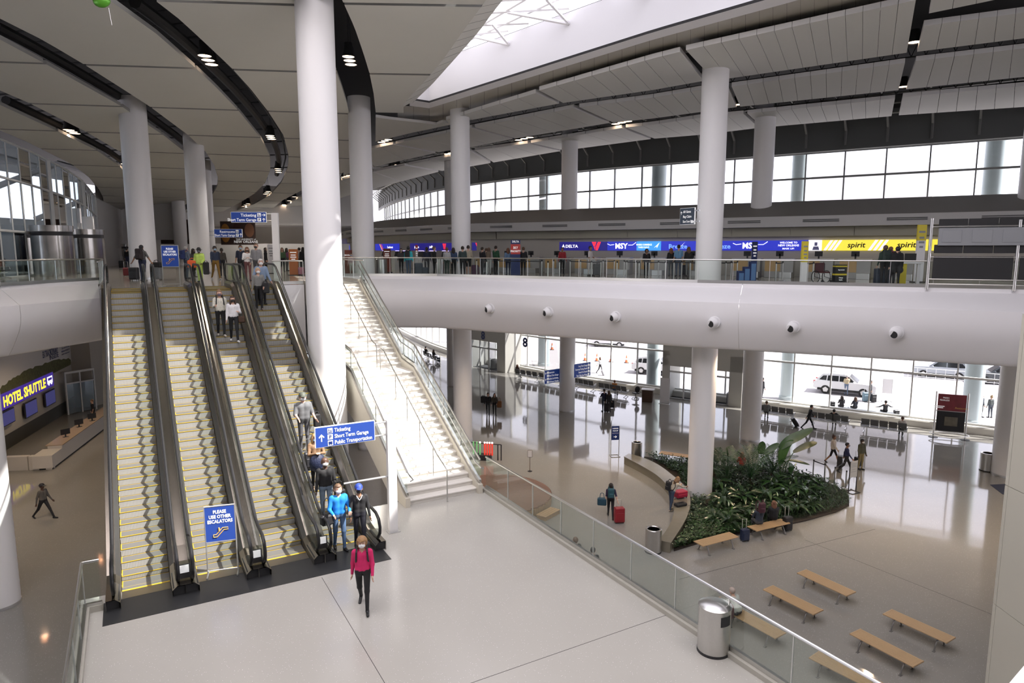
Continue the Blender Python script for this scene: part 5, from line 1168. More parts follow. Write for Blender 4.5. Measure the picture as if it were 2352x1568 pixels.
for i, (u, h_, lab) in enumerate(((1700, 0.55, 'low blue brochure box left'), (1713, 0.75, 'middle blue brochure box'), (1727, 1.0, 'tall blue brochure box'))):
    p = W(u, 648, L3); t = thing('brochure_box', lab+' right of the island column', 'box', p, 0, 'blue bag sizers'); mb = MB(); mb.chbox(-0.15, 0.15, -0.15, 0.15, 0, h_, 0.01); mb.build('body', TNV, t); mb = MB(); mb.box(-0.11, 0.11, -0.16, -0.15, 0.1, h_-0.1); mb.build('front_plate', mat('sizer_blue', (0.1, 0.2, 0.4), 0.4), t)
# wheelchair
p = W(1888, 650, L3); t = thing('wheelchair', 'folded maroon wheelchair behind the upper railing', 'wheelchair', p, R(15)); WM = mat('maroon_vinyl', (0.09, 0.02, 0.025), 0.5)
mb = MB(); mb.chbox(-0.25, 0.25, -0.22, 0.22, 0.48, 0.54, 0.02); mb.build('seat', WM, t); mb = MB(); mb.chbox(-0.25, 0.25, 0.2, 0.25, 0.5, 0.95, 0.02); mb.build('backrest', WM, t)
for x in (-0.3, 0.3):
    mb = MB(); mb.tube([(x, 0.28*math.cos(a)+0.1, 0.3+0.28*math.sin(a)) for a in [2*math.pi*k/16 for k in range(17)]], 0.02, 6, caps=False); mb.build('wheel', BLKM, t)
    mb = MB(); mb.tube([(x*0.9, 0.3, 0.98), (x*0.9, 0.22, 0.9), (x*0.9, 0.2, 0.3), (x*0.9, -0.35, 0.2)], 0.016, 6); mb.build('frame', STEELDK, t); mb = MB(); mb.ball((x*0.8, -0.3, 0.09), (0.03, 0.09, 0.09), 10); mb.build('caster', BLKM, t)
p = W(1888, 650, L3)
# flight display frame seen from behind
p = W(2128, 664, L3); d = (Vector((RF[2][0], RF[2][1], 0))-Vector((RF[1][0], RF[1][1], 0))).normalized(); rz = math.atan2(d.y, d.x)
t = thing('display_frame', 'steel pipe frame holding backs of flight displays at right', 'display', p, rz)
dd = p.y; sc = dd/1550.0
zt_ = 12.3+(574-503)*sc-L3
for x in (0.0, 2.85, 5.7):
    mb = MB(); mb.tube([(x, 0, 0), (x, 0, zt_ if x == 0 else zt_-0.1)], 0.06, 10); mb.build('post', STEEL, t, smooth=True)
def zz(v): return 12.3+(574-v)*sc-L3
for v in (522, 590, 640, 651):
    mb = MB(); mb.tube([(-0.0, 0, zz(v)), (6, 0, zz(v))], 0.035, 8); mb.build('rail', STEEL, t, smooth=True)
for k in range(4):
    x0 = 0.25+k*0.98
    mb = MB(); mb.chbox(x0, x0+0.95, 0.0, 0.1, zz(527), zz(505), 0.01); mb.build('monitor', BLKM, t)
    mb = MB(); mb.chbox(x0-0.1, x0+0.85, 0.0, 0.1, zz(581), zz(562), 0.01); mb.build('monitor', BLKM, t)
    mb = MB(); mb.chbox(x0+0.12, x0+0.76, -0.125, -0.105, zz(557), zz(530), 0.005); mb.build('service_door', mat('panel_grey', (0.33, 0.34, 0.36), 0.4, 0.3), t)
mb = MB(); mb.chbox(0.25, 6.0, -0.1, 0.05, zz(564), zz(525), 0.01); mb.build('service_panel', mat('panel_grey', (0.33, 0.34, 0.36)), t)
mb = MB(); mb.chbox(0.15, 2.75, -0.03, 0.05, zz(639), zz(588), 0.01); mb.build('lower_display', BLKM, t); mb = MB(); mb.chbox(2.95, 5.6, -0.03, 0.05, zz(639), zz(588), 0.01); mb.build('lower_display', BLKM, t)
p = W(2095, 655, L3); t = thing('podium', 'yellow and white service podium left of the display frame', 'podium', (p.x-0.2, p.y, L3), R(-25)); mb = MB(); mb.chbox(-0.5, 0.5, -0.25, 0.25, 0.95, 1.05, 0.01); mb.build('top', WHITE, t); mb = MB(); mb.box(-0.42, -0.1, -0.2, 0.2, 0, 0.95); mb.build('side_panel', TYEL, t); mb = MB(); mb.box(0.3, 0.42, -0.2, 0.2, 0, 0.95); mb.build('side_panel', WHITE, t); mb = MB(); mb.box(-0.2, 0.25, 0.0, 0.04, 1.05, 1.4); mb.build('monitor', BLKM, t)
# ================================================================== LEFT OF THE UPPER FLOOR
DRUM = mat('drum_steel', (0.42, 0.4, 0.37), 0.2, 1.0, noise=0.35, nscale=1.3)
for i, (u, v, r, vt, lab) in enumerate(((128, 634, 1.08, 518, 'nearer brushed steel revolving door drum by the curtain glass'), (203, 627, 1.1, 527, 'second brushed steel revolving door drum, right of the nearer one'), (297, 612, 0.55, 560, 'distant small steel drum left of the column with the backpacker'), (317, 609, 0.55, 558, 'most distant steel drum behind the backpacker'))):
    p = W(u, v, L3); h_ = hgt(u, v, vt, L3); t = thing('revolving_door', lab, 'door', p, 0, 'revolving doors')
    mb = MB(); mb.lathe([(r, 0.0), (r, h_*0.8)], 36); mb.build('drum', DRUM, t, smooth=True)
    mb = MB(); mb.lathe([(r-0.02, h_*0.8), (r-0.02, h_*0.88)], 36); mb.build('dark_band', STEELDK, t, smooth=True)
    mb = MB(); mb.lathe([(r+0.03, h_*0.88), (r+0.03, h_), (0, h_)], 36); mb.build('canopy', DRUM, t, smooth=True)
for (u0, u1, v0, v1, y, lab, c) in ((122, 185, 478, 512, 50, 'upper left white hanging panel before the curtain glass', WHITE), (152, 215, 497, 530, 52, 'lower right white hanging panel before the curtain glass', WHITE)):
    a = WY(u0, v0, y); b = WY(u1, v1, y); mb = MB(); mb.box(a.x, b.x, y, y+0.15, b.z, a.z); t = thing('hanging_panel', lab, 'panel', (0, 0, 0)); mb.build('panel', c, t); mb = MB(); mb.tube([(a.x+0.3, y+0.07, a.z), (a.x+0.3, y+0.07, a.z+1.5)], 0.02, 4); mb.build('rod', STEELW, t); mb = MB(); mb.tube([(b.x-0.3, y+0.07, a.z), (b.x-0.3, y+0.07, a.z+1.5)], 0.02, 4); mb.build('rod', STEELW, t)
def poster(label, u0, u1, v0, v1, y, m, rows=()):
    a = WY(u0, v0, y); b = WY(u1, v1, y); t = thing('poster', label, 'poster', ((a.x+b.x)/2, y, b.z)); w_ = b.x-a.x; h_ = a.z-b.z
    mb = MB(); mb.box(-w_/2, w_/2, 0, 0.08, 0, h_); mb.build('panel', m, t)
    for (x, z, sx_, sz_, mm) in rows: mb = MB(); mb.ball((x*w_, -0.01, z*h_), (sx_*w_, 0.02, sz_*h_), 14); mb.build('print_patch', mm, t, smooth=True)
    return t, w_, h_
SKN = mat('print_skin', (0.25, 0.12, 0.07), 0.6); PBR = mat('poster_brown', (0.06, 0.035, 0.03), 0.5)
t, w_, h_ = poster('dark poster with two faces and a white university name', 505, 588, 508, 562, 76, PBR, ((-0.02, 0.66, 0.12, 0.26, mat('print_hair', (0.05, 0.02, 0.015), 0.6)), (0.0, 0.6, 0.09, 0.2, mat('print_pink', (0.4, 0.22, 0.17), 0.6)), (0.33, 0.62, 0.14, 0.3, SKN), (-0.36, 0.5, 0.14, 0.4, mat('print_gold', (0.4, 0.18, 0.04), 0.6))))
text('THE UNIVERSITY of', h_*0.1, SIGNW, t, (w_*0.22, -0.05, h_*0.2), align='CENTER'); text('NEW ORLEANS', h_*0.15, SIGNW, t, (w_*0.22, -0.05, h_*0.08), align='CENTER', bold=0.01)
poster('wide dark poster with a blue strip behind the distant column', 366, 445, 504, 560, 75.0, PBR, ((-0.42, 0.6, 0.08, 0.4, mat('print_sky', (0.15, 0.35, 0.7), 0.6)), (0.2, 0.4, 0.12, 0.3, BLKM)))
# ================================================================== LOWER LEVEL AT THE LEFT: shuttle desk
A = W(8, 1037, 0); B = W(126, 964, 0); d = (B-A).normalized(); rz = math.atan2(d.y, d.x)
A2 = A-d*14
def onwall(u, v, off=-0.03):
    n_ = Vector((-d.y, d.x, 0)); q = A2+n_*off; r = ray(u, v); tt = (q.x*n_.x+q.y*n_.y)/(r[0]*n_.x+r[1]*n_.y); P = Vector((r[0]*tt, r[1]*tt, EYE+r[2]*tt)); rel = P-A2; return rel.dot(d), P.z
xw_, _ = onwall(164, 830); B2 = A2+d*xw_
wl = sroot('wall_left', A2, rz); Lw = (B2-A2).length
WLM = mat('lower_wall', (0.42, 0.39, 0.34), 0.55)
mb = MB(); mb.box(0, Lw, 0, 0.3, 0.9, SOF); mb.build('wall_face', WLM, wl); mb = MB(); mb.box(0, Lw, -0.02, 0.3, 0, 0.9); mb.build('dado', mat('dado_dark', (0.06, 0.06, 0.055), 0.5), wl)
mb = MB(); sweep(mb, V2((B2.x, B2.y), (B2.x+1.3, B2.y+0.4), (B2.x+3.5, B2.y+9), (B2.x+12, B2.y+12)), [(0, 0), (0, SOF)], 1); struct(mb.build('wall_left_return', WLM))
def wallthing(name, label, cat, u0, u1, vt, vb, depth, m, group=None):
    x0, zt0 = onwall(u0, vt); x1, zt1 = onwall(u1, vt); _, zb0 = onwall(u0, vb)
    P = A2+d*x0; return x0, x1
x0, z1 = onwall(0, 906); x1, z0 = onwall(121, 884); xs0 = x0-4
z0 = onwall(0, 944)[1]; z1 = onwall(0, 906)[1]
P = A2+d*xs0
t = thing('shuttle_sign', 'long violet illuminated sign with yellow words and a bus picture', 'sign', (P.x, P.y, z0), rz)
Ls = x1-xs0; hs = z1-z0
mb = MB(); mb.box(0, Ls, -0.12, -0.01, 0, hs); mb.build('panel', led('violet', (0.06, 0.03, 0.3), 0.5), t)
text('HOTEL SHUTTLE', hs*0.9, led('lemon', (0.95, 0.8, 0.05), 0.9), t, (Ls*0.985-1.3*hs, -0.13, hs*0.18), bold=0.035, align='RIGHT', sx=(Ls*0.53)/(hs*0.9*7.4))
mb = MB(); bx0 = Ls-1.15*hs; mb.box(bx0, bx0+0.9*hs, -0.14, -0.125, hs*0.3, hs*0.8); mb.build('bus_body', LW_, t)
for k in (0.2, 0.68): mb = MB(); mb.tube([(bx0+k*hs, -0.142, hs*0.28), (bx0+k*hs, -0.15, hs*0.28)], hs*0.11, 12); mb.build('bus_wheel', LW_, t)
mb = MB(); mb.box(bx0+0.1*hs, bx0+0.8*hs, -0.146, -0.141, hs*0.52, hs*0.7); mb.build('bus_window', led('violet', (0.06, 0.03, 0.3)), t)
SCRM = led('screen_blue', (0.05, 0.05, 0.16), 0.5)
for i, (ua, ub, vt, vb) in enumerate(((-8, 25, 950, 986), (48, 77, 927, 964), (95, 119, 903, 938))):
    xa, zt0 = onwall(ua, vt); xb, _ = onwall(ub, vt); _, zb0 = onwall(ua, vb); P = A2+d*xa
    t = thing('wall_screen', ['left', 'middle', 'right'][i]+'most' * (i != 1)+' dark screen mounted under the violet shuttle sign', 'screen', (P.x, P.y, zb0), rz, 'shuttle desk screens')
    mb = MB(); mb.chbox(0, xb-xa, -0.25, -0.15, 0, zt0-zb0, 0.02, 0); mb.build('body', BLKM, t); mb = MB(); mb.box(0.06, xb-xa-0.06, -0.256, -0.25, 0.06, zt0-zb0-0.06); mb.build('picture', SCRM, t); mb = MB(); mb.box((xb-xa)*0.4, (xb-xa)*0.6, -0.15, 0, 0.2, 0.4); mb.build('bracket', BLKM, t)
# mural above
x1m, zt0 = onwall(163, 790); x0m = x1m-13; _, zb0 = onwall(60, 860)
P = A2+d*x0m; t = thing('wall_mural', 'pale wall mural with dark lettering above a strip of painted grass', 'mural', (P.x, P.y, 0), rz)
mb = MB(); mb.box(0, 13, -0.04, -0.01, z1+0.15, SOF-0.05); mb.build('panel', mat('mural_white', (0.62, 0.6, 0.58), 0.5), t)
random.seed(3); mb = MB()
gt = [(-20, 905), (0, 893), (30, 872), (60, 853), (90, 841), (130, 829), (162, 826)]; gbm = [(162, 837), (120, 858), (80, 877), (40, 897), (0, 915), (-20, 925)]
top_ = []
for (ua, va), (ub, vb) in zip(gt[:-1], gt[1:]):
    for k in range(6): f_ = k/6; q_ = onwall(ua+(ub-ua)*f_, va+(vb-va)*f_); top_.append((q_[0]-x0m, q_[1]+0.16*random.random()))
q_ = onwall(*gt[-1]); top_.append((q_[0]-x0m, q_[1]))
bot_ = [(onwall(u_, v_)[0]-x0m, onwall(u_, v_)[1]) for u_, v_ in gbm]
mb.extr(top_+bot_, 1, -0.05, -0.04); mb.build('grass_print', mat('mural_grass', (0.1, 0.1, 0.035), 0.7, noise=0.6, nscale=6), t)
def wtext(q, u0, u1, v, size):
    xa, _ = onwall(u0, v); xb, zb = onwall(u1, v); text(q, size, NAVY, t, (xb-x0m, -0.06, zb), align='RIGHT', fit=xb-xa)
wtext('EXTRAORDINARY', 96.5, 133, 809, 0.66); wtext('INSIDE', 113, 134, 819, 0.5); wtext('FIND THE', 101, 133, 791, 0.5); wtext('THE NATIONAL', 140, 159, 796, 0.2); wtext('WWII MUSEUM', 140, 159, 803, 0.2); wtext('NEW ORLEANS', 141, 159, 809, 0.14)
# shuttle desk
D0 = W(122, 1078, 0); D1 = W(246, 982, 0); dd_ = (D1-D0).normalized(); L_ = (D1-D0).length+3
t = thing('service_desk', 'long white service desk with dark kick plate below the shuttle sign', 'desk', D0, math.atan2(dd_.y, dd_.x))
DWH = mat('desk_white', (0.6, 0.57, 0.53), 0.35); DTP = mat('desk_top', (0.42, 0.32, 0.24), 0.25)
mb = MB(); mb.box(1.5, L_, 0, 0.75, 0.1, 0.98); mb.build('front', DWH, t); mb = MB(); mb.box(0.05, L_, 0.03, 0.7, 0, 0.1); mb.build('kick_plate', BLKM, t); mb = MB(); mb.box(1.5, L_, -0.05, 0.85, 0.98, 1.03); mb.build('top', DTP, t)
mb = MB(); mb.box(0, 1.5, 0, 1.0, 0.1, 0.82); mb.build('low_section', DWH, t)
E0 = W(10, 1082, 0); ang = math.atan2(E0.y-D0.y, E0.x-D0.x)
t = thing('desk_return', 'low white end section of the shuttle desk near the column', 'desk', D0, ang)
for k in range(3): mb = MB(); mb.chbox(0.06+k*1.25, 1.25+k*1.25, -0.35, 0.0, 0.0, 0.8, 0.01); mb.build('panel', DWH, t)
for i, (u, v) in enumerate(((151, 1003), (182, 980), (212, 966))):
    p = W(u, v, 1.03); t = thing('monitor', ['nearest', 'middle', 'farthest'][i]+' black monitor on the shuttle desk', 'monitor', p, R(60), 'shuttle desk monitors'); mb = MB(); mb.box(-0.26, 0.26, -0.02, 0.02, 0.16, 0.5); mb.build('panel', BLKM, t); mb = MB(); mb.box(-0.03, 0.03, -0.02, 0.04, 0.01, 0.2); mb.build('stem', BLKM, t); mb = MB(); mb.box(-0.14, 0.14, -0.1, 0.1, 0, 0.012); mb.build('base', BLKM, t)
# door in the return wall
p = W(205, 942, 0); dr = sroot('door_3', p-Vector((0.2, 0.5, 0)), R(62))
mb = MB(); mb.box(-1.1, -1.0, -0.06, 0.06, 0, 3.2); mb.box(1.0, 1.1, -0.06, 0.06, 0, 3.2); mb.box(-1.1, 1.1, -0.06, 0.06, 3.1, 3.25); mb.box(-0.04, 0.04, -0.06, 0.06, 0, 3.1); mb.box(-1, 1, -0.06, 0.06, 2.3, 2.4); mb.build('door_frame', MULL, dr)
for x in (-1.0, 0.04): mb = MB(); mb.box(x, x+0.96, -0.01, 0.01, 0.05, 2.3); mb.build('pane', GLASSB, dr)
p = W(8, 1030, 0)
# dark kiosk structure glimpsed between the last escalator and the tall column
p = W(700, 905, 0); t = thing('kiosk_stall', 'black open-frame stall glimpsed below beside the tall column', 'stall', (-15.5, 45, 0), R(20))
mb = MB(); mb.box(-2, 2, -1, 1, 0, 4.2); mb.build('counter', BLKM, t)
for k in range(5):
    mb = MB(); mb.tube([(-2, -1.05, 4.4+0.35*k), (2, -1.05, 4.4+0.35*k)], 0.05, 4); mb.build('frame_bar', STEELDK, t)
    mb = MB(); mb.tube([(-2+k, -1.05, 4.2), (-2+k, -1.05, 5.8)], 0.05, 4); mb.build('frame_bar', STEELDK, t)
# ================================================================== HALL: display frame, tube rack
p0 = W(2143, 1003, 0); p1 = W(2216, 1010, 0); c = (p0+p1)/2; dx = p1-p0; w_ = dx.length
t = thing('display_frame', 'tall steel frame with a red and purple poster and a screen, at the hall windows', 'display', c, math.atan2(dx.y, dx.x))
mb = MB(); mb.lathe([(0, 0)], 3) if False else None
for x in (-w_/2, w_/2):
    mb = MB(); mb.tube([(x, 0, 0), (x, 0, 3.1)], 0.05, 8); mb.build('post', STEEL, t, smooth=True); mb = MB(); mb.lathe([(0.28, 0), (0.28, 0.02), (0.05, 0.03)], 16, (x, 0)); mb.build('foot', STEELDK, t)
RP_ = mat('poster_red', (0.22, 0.03, 0.04), 0.4, noise=0.5, nscale=2)
mb = MB(); mb.box(-w_/2+0.1, w_/2-0.1, -0.04, 0.04, 1.85, 2.95); mb.build('poster', RP_, t); mb = MB(); mb.box(-w_/2+0.1, w_/2-0.1, -0.03, 0.03, 0.5, 1.8); mb.build('screen', BLKM, t); mb = MB(); mb.box(-w_/2+0.55, w_/2-0.5, -0.06, -0.03, 0.85, 1.45); mb.build('picture', mat('screen_tan', (0.16, 0.14, 0.1), 0.3, noise=0.5, nscale=5), t)
for z in (0.45, 1.82): mb = MB(); mb.tube([(-w_/2, 0, z), (w_/2, 0, z)], 0.03, 6); mb.build('rail', STEEL, t)
mb = MB(); mb.tube([(1.25*w_/2*math.cos(a), 0.55*math.sin(a), 0.28) for a in [2*math.pi*k/24 for k in range(25)]], 0.03, 6, caps=False); mb.build('guard_ring', STEEL, t)
text('FRESH', 0.13, SIGNW, t, (-0.35, -0.045, 2.66), align='CENTER'); text('FEARLESS', 0.13, SIGNW, t, (-0.42, -0.045, 2.5), align='CENTER'); bars(t, -1.0, -0.4, (2.1, 2.0), 0.05, SIGNW, -0.042); text('Restaurant', 0.17, ORG, t, (0.55, -0.045, 2.02), align='CENTER', shear=0.2)
p = W(1115, 1055, 0); t = thing('tube_rack', 'black rack of glowing red and green tubes behind the stair foot', 'rack', p, R(-10))
mb = MB(); mb.chbox(-0.9, 0.35, -0.25, 0.25, 0, 0.32, 0.02); mb.build('base', BLKM, t)
for x in (0.75, 0.95): mb = MB(); mb.tube([(x, 0, 0), (x, 0, 0.95)], 0.035, 8); mb.build('post', BLKM, t)
mb = MB(); mb.tube([(-0.9, 0.15, 0.95), (0.95, 0.0, 0.95)], 0.03, 6); mb.build('rail', BLKM, t)
TR_, TG_, TL_ = mat('tube_red', (0.7, 0.05, 0.03), 0.3, emit=0.5), mat('tube_green', (0.2, 0.5, 0.2), 0.3, emit=0.3), mat('tube_tip', (1.0, 0.6, 0.55), 0.3, emit=5)
for k, x in enumerate((-0.7, -0.5, -0.3, -0.02, 0.13, 0.28, 0.43)):
    mb = MB(); mb.tube([(x, -0.1, 0.3), (x, -0.1, 1.02)], 0.05, 8); o = mb.build('tube', TG_ if k < 3 else TR_, t); mb = MB(); mb.ball((x, -0.1, 1.06), 0.055, 8); mb.build('tip', TL_ if k > 1 else TG_, o)
# dark mat and bicycle-like handrail at the far right
q = [W(u, v, 0) for u, v in ((2274, 1113), (2320, 1111), (2325, 1136), (2303, 1135))]
mb = MB(); mb.prism([(p.x, p.y) for p in q], 0.0, 0.012); tag(mb.build('floor_mat', mat('mat_navy', (0.03, 0.035, 0.06), 0.9)), 'small dark blue floor mat at the right edge of the hall', 'mat')
# ================================================================== OUTSIDE
CARW = mat('car_white', (0.75, 0.75, 0.77), 0.25, coat=0.6); TYRE = mat('tyre', (0.02, 0.02, 0.02), 0.8); CGL = mat('car_glass', (0.02, 0.022, 0.025), 0.08, spec=0.7); RIM = mat('alloy', (0.5, 0.5, 0.5), 0.3, 0.9); TAIL = mat('tail_light', (0.5, 0.02, 0.02), 0.3)
def suv(label, loc, rz, m, group=None):
    t = thing('car', label, 'car', loc, rz, group)
    Lc, hw = 4.9, 0.97
    side = [(-2.42, 0.45), (-2.45, 0.95), (-2.3, 1.05), (-1.0, 1.12), (2.2, 1.12), (2.42, 1.0), (2.45, 0.5), (2.0, 0.3), (-2.0, 0.3)]
    bm = bmesh.new(); n = len(side)
    rings = []
    for y, s in ((-hw+0.05, 0.985), (-hw, 1.0), (hw, 1.0), (hw-0.05, 0.985)):
        pass
    mb = MB(); mb.extr(side, 1, -hw, hw); mb.build('body', m, t)
    cab = [(-1.05, 1.1), (-0.35, 1.68), (0.2, 1.76), (1.7, 1.72), (2.25, 1.12)]
    mb = MB(); nA = [(x, -hw*0.95 if z < 1.3 else -hw*0.78, z) for x, z in cab]; nB = [(x, -y, z) for x, y, z in nA]
    mb.strip(nA, nB); mb.add(nA, [tuple(range(5))]); mb.add(nB, [tuple(range(4, -1, -1))]); mb.build('cabin', m, t)
    for s in (-1, 1):
        for (a, b, c_, d_) in (((-0.85, 1.16), (-0.32, 1.58), (0.38, 1.62), (0.38, 1.16)), ((0.46, 1.16), (0.46, 1.62), (1.3, 1.6), (1.35, 1.16)), ((1.43, 1.17), (1.4, 1.58), (1.68, 1.56), (2.0, 1.2))):
            def yw(z): return s*(hw*0.95+(hw*0.78-hw*0.95)*min(1, (z-1.1)/0.58)+0.012)
            mb = MB(); mb.add([(x, yw(z), z) for x, z in (a, b, c_, d_)], [(0, 1, 2, 3)]); mb.build('side_window', CGL, t)
        mb = MB(); mb.box(-2.1, 2.1, s*hw-0.01 if s > 0 else -hw-0.015, s*hw+0.015 if s > 0 else -hw+0.01, 0.3, 0.5); mb.build('sill', TYRE, t)
        mb = MB(); mb.box(2.3, 2.46, s*0.78-0.1, s*0.78+0.1, 0.8, 1.08); mb.build('tail_light', TAIL, t)
        mb = MB(); mb.ball((-0.75, s*(hw+0.1), 1.18), (0.08, 0.12, 0.08), 8); mb.build('mirror', m, t)
    for x in (-1.5, 1.45):
        for s in (-1, 1):
            mb = MB(); mb.tube([(x, s*(hw-0.22), 0.37), (x, s*(hw+0.01), 0.37)], 0.37, 20); o = mb.build('wheel', TYRE, t, smooth=True)
            mb = MB(); mb.tube([(x, s*(hw+0.005), 0.37), (x, s*(hw+0.02), 0.37)], 0.24, 5); mb.build('rim', RIM, o)
    mb = MB(); mb.add([(2.27, -0.7, 1.15), (2.27, 0.7, 1.15), (1.74, 0.6, 1.67), (1.74, -0.6, 1.67)], [(0, 1, 2, 3)]); o = mb.build('rear_window', CGL, t); o.location = (0.02, 0, 0.01)
    mb = MB(); mb.add([(-1.02, -0.85, 1.14), (-1.02, 0.85, 1.14), (-0.37, 0.68, 1.66), (-0.37, -0.68, 1.66)], [(0, 1, 2, 3)]); o = mb.build('windscreen', CGL, t); o.location = (-0.02, 0, 0.012)
    for s in (-1, 1): mb = MB(); mb.tube([(-0.2, s*0.7, 1.76), (1.5, s*0.7, 1.76)], 0.02, 4); mb.build('roof_rail', RIM, t)
    bm.free(); return t
GZ = -0.12
suv('white sport utility car stopped at the kerb beyond the hall windows', W(1940, 903, GZ), R(148), CARW)
suv('white and black police sport utility car behind the windows left of the entrance', W(1510, 858, GZ), R(155), CARW)
suv('silver car parked across the road at the upper right of the windows', W(2160, 866, GZ), R(-30), mat('car_silver', (0.4, 0.43, 0.47), 0.3, 0.4))
suv('dark car parked far right across the road', W(2300, 880, GZ), R(-25), mat('car_dark', (0.08, 0.09, 0.1), 0.3))
suv('far white car seen above the entrance portal', W(1400, 795, GZ), R(-20), CARW)
for i, (u, v) in enumerate(((1268, 803), (1344, 828), (1371, 829), (1403, 831), (1439, 833))):
    t = thing('traffic_cone', 'orange traffic cone outside, '+['first', 'second', 'third', 'fourth', 'fifth'][i]+' from the left', 'cone', W(u, v, GZ), 0, 'traffic cones'); CO = mat('cone_orange', (0.8, 0.2, 0.08), 0.6)
    mb = MB(); mb.lathe([(0.18, 0.04), (0.04, 0.85), (0.0, 0.86)], 12); mb.build('cone', CO, t, smooth=True); mb = MB(); mb.chbox(-0.24, 0.24, -0.24, 0.24, 0, 0.05, 0.01); mb.build('base', BLKM, t); mb = MB(); mb.lathe([(0.13, 0.35), (0.095, 0.55)], 12); mb.build('white_band', WHITE, t, smooth=True)
OC = mat('outside_column', (0.5, 0.58, 0.6), 0.4)
for i, (u, v) in enumerate(((1793, 926), (1477, 905), (2225, 985), (1225, 845), (1040, 790))):
    p = W(u, v, GZ)+Vector((1.2, 1.6, 0)); t = thing('outside_column', 'grey-green round column outside the windows, '+['right of the column behind the banana plant', 'left of the central entrance', 'behind the large display frame', 'beside door eight', 'far left past the stair'][i], 'column', p, 0, 'columns outside the glass'); mb = MB(); mb.lathe([(0.62, 0), (0.62, 22)], 28); mb.build('shaft', OC, t, smooth=True); mb = MB(); mb.lathe([(0.7, 0), (0.7, 0.3), (0.63, 0.32)], 28); mb.build('base', OC, t, smooth=True)
# railings of the median, pale garage
fo = thing('barrier_fence', 'grey metal crowd barrier fence along the median across the road', 'fence', (0, 0, 0))
a, b = W(1800, 842, GZ), W(2330, 888, GZ); n = 26
mb = MB(); mb.tube([a+Vector((0, 0, 1.05)), b+Vector((0, 0, 1.05))], 0.03, 5); mb.build('rail', STEELW, fo); mb = MB(); mb.tube([a+Vector((0, 0, 0.2)), b+Vector((0, 0, 0.2))], 0.03, 5); mb.build('rail', STEELW, fo)
for k in range(n+1): p = a+(b-a)*(k/n); mb = MB(); mb.tube([p, p+Vector((0, 0, 1.05))], 0.025, 5); mb.build('post', STEELW, fo)
gs = thing('parking_garage', 'pale concrete parking garage across the road', 'building', (46, 118, 0), R(-35))
GM = mat('garage_concrete', (0.6, 0.58, 0.58), 0.8)
for z in (0, 3.6, 7.2, 10.8): mb = MB(); mb.box(-60, 60, 0, 12, z+2.5, z+3.6); mb.build('deck', GM, gs)
for k in range(13): mb = MB(); mb.box(-60+10*k-0.4, -60+10*k+0.4, 0.5, 1.3, 0, 14); mb.build('pillar', GM, gs)
mb = MB(); mb.box(4, 22, 4, 10, 14.4, 26); mb.build('stair_tower', GM, gs)
# kerbside bench outside and a sign
a, b = W(1925, 945, GZ), W(2050, 962, GZ); dk = b-a
t = thing('outdoor_bench', 'long low concrete bench outside the hall windows', 'bench', (a+b)/2, math.atan2(dk.y, dk.x)); mb = MB(); mb.chbox(-dk.length/2, dk.length/2, -0.22, 0.22, 0.36, 0.46, 0.015); mb.build('seat', mat('bench_concrete', (0.3, 0.33, 0.36), 0.7), t)
for x in (-dk.length/2+0.3, 0, dk.length/2-0.3): mb = MB(); mb.box(x-0.12, x+0.12, -0.18, 0.18, 0, 0.36); mb.build('leg', mat('bench_concrete', (0.3, 0.33, 0.36)), t)
stand_sign('blank framed kerbside notice outside behind the bench', W(2036, 922, GZ), R(-25), 1.9, 0.7, 1.2, WHITE, (), SIGNW)
# ================================================================== PEOPLE
def surfnets(D, org, h, LB=None):
    S = D < 0; nx, ny, nz = D.shape
    c = np.zeros((nx-1, ny-1, nz-1), np.int32)
    for i in (0, 1):
        for j in (0, 1):
            for k in (0, 1): c += S[i:nx-1+i, j:ny-1+j, k:nz-1+k]
    act = (c > 0) & (c < 8); I = np.argwhere(act)
    if len(I) == 0: return [], [], []
    idx = -np.ones(act.shape, np.int64); idx[act] = np.arange(len(I))
    acc = np.zeros((len(I), 3)); cnt = np.zeros(len(I)); cor = [(i, j, k) for i in (0, 1) for j in (0, 1) for k in (0, 1)]
    for a in cor:
        for ax in range(3):
            if a[ax]: continue
            b = list(a); b[ax] = 1
            da = D[I[:, 0]+a[0], I[:, 1]+a[1], I[:, 2]+a[2]]; db = D[I[:, 0]+b[0], I[:, 1]+b[1], I[:, 2]+b[2]]
            m = (da < 0) != (db < 0); t = np.where(m, da/np.where(m, da-db, 1), 0)
            p = np.tile(np.array(a, float), (len(I), 1)); p[:, ax] += t
            acc += p*m[:, None]; cnt += m
    V = (I+acc/cnt[:, None])*h+np.array(org); F = []
    for ax in range(3):
        sl0 = [slice(1, -1)]*3; sl0[ax] = slice(0, -1); sl1 = list(sl0); sl1[ax] = slice(1, None)
        s0, s1 = S[tuple(sl0)], S[tuple(sl1)]
        E_ = np.argwhere(s0 != s1)
        if len(E_) == 0: continue
        fl = s0[tuple(E_.T)]
        e = E_.copy(); o1, o2 = [(1, 2), (2, 0), (0, 1)][ax]
        e[:, o1] += 1; e[:, o2] += 1
        q = []
        for (p, r) in ((-1, -1), (0, -1), (0, 0), (-1, 0)):
            f_ = e.copy(); f_[:, o1] += p; f_[:, o2] += r; q.append(idx[f_[:, 0], f_[:, 1], f_[:, 2]])
        q = np.stack(q, 1); q[~fl] = q[~fl][:, ::-1]; F.append(q)
    F = np.concatenate(F); F = F[(F >= 0).all(1)]
    if LB is not None:
        g = np.clip(np.round((V-np.array(org))/h).astype(int), 0, np.array(D.shape)-1); lab = LB[g[:, 0], g[:, 1], g[:, 2]]
    else: lab = np.zeros(len(V), int)
    return V, F, lab
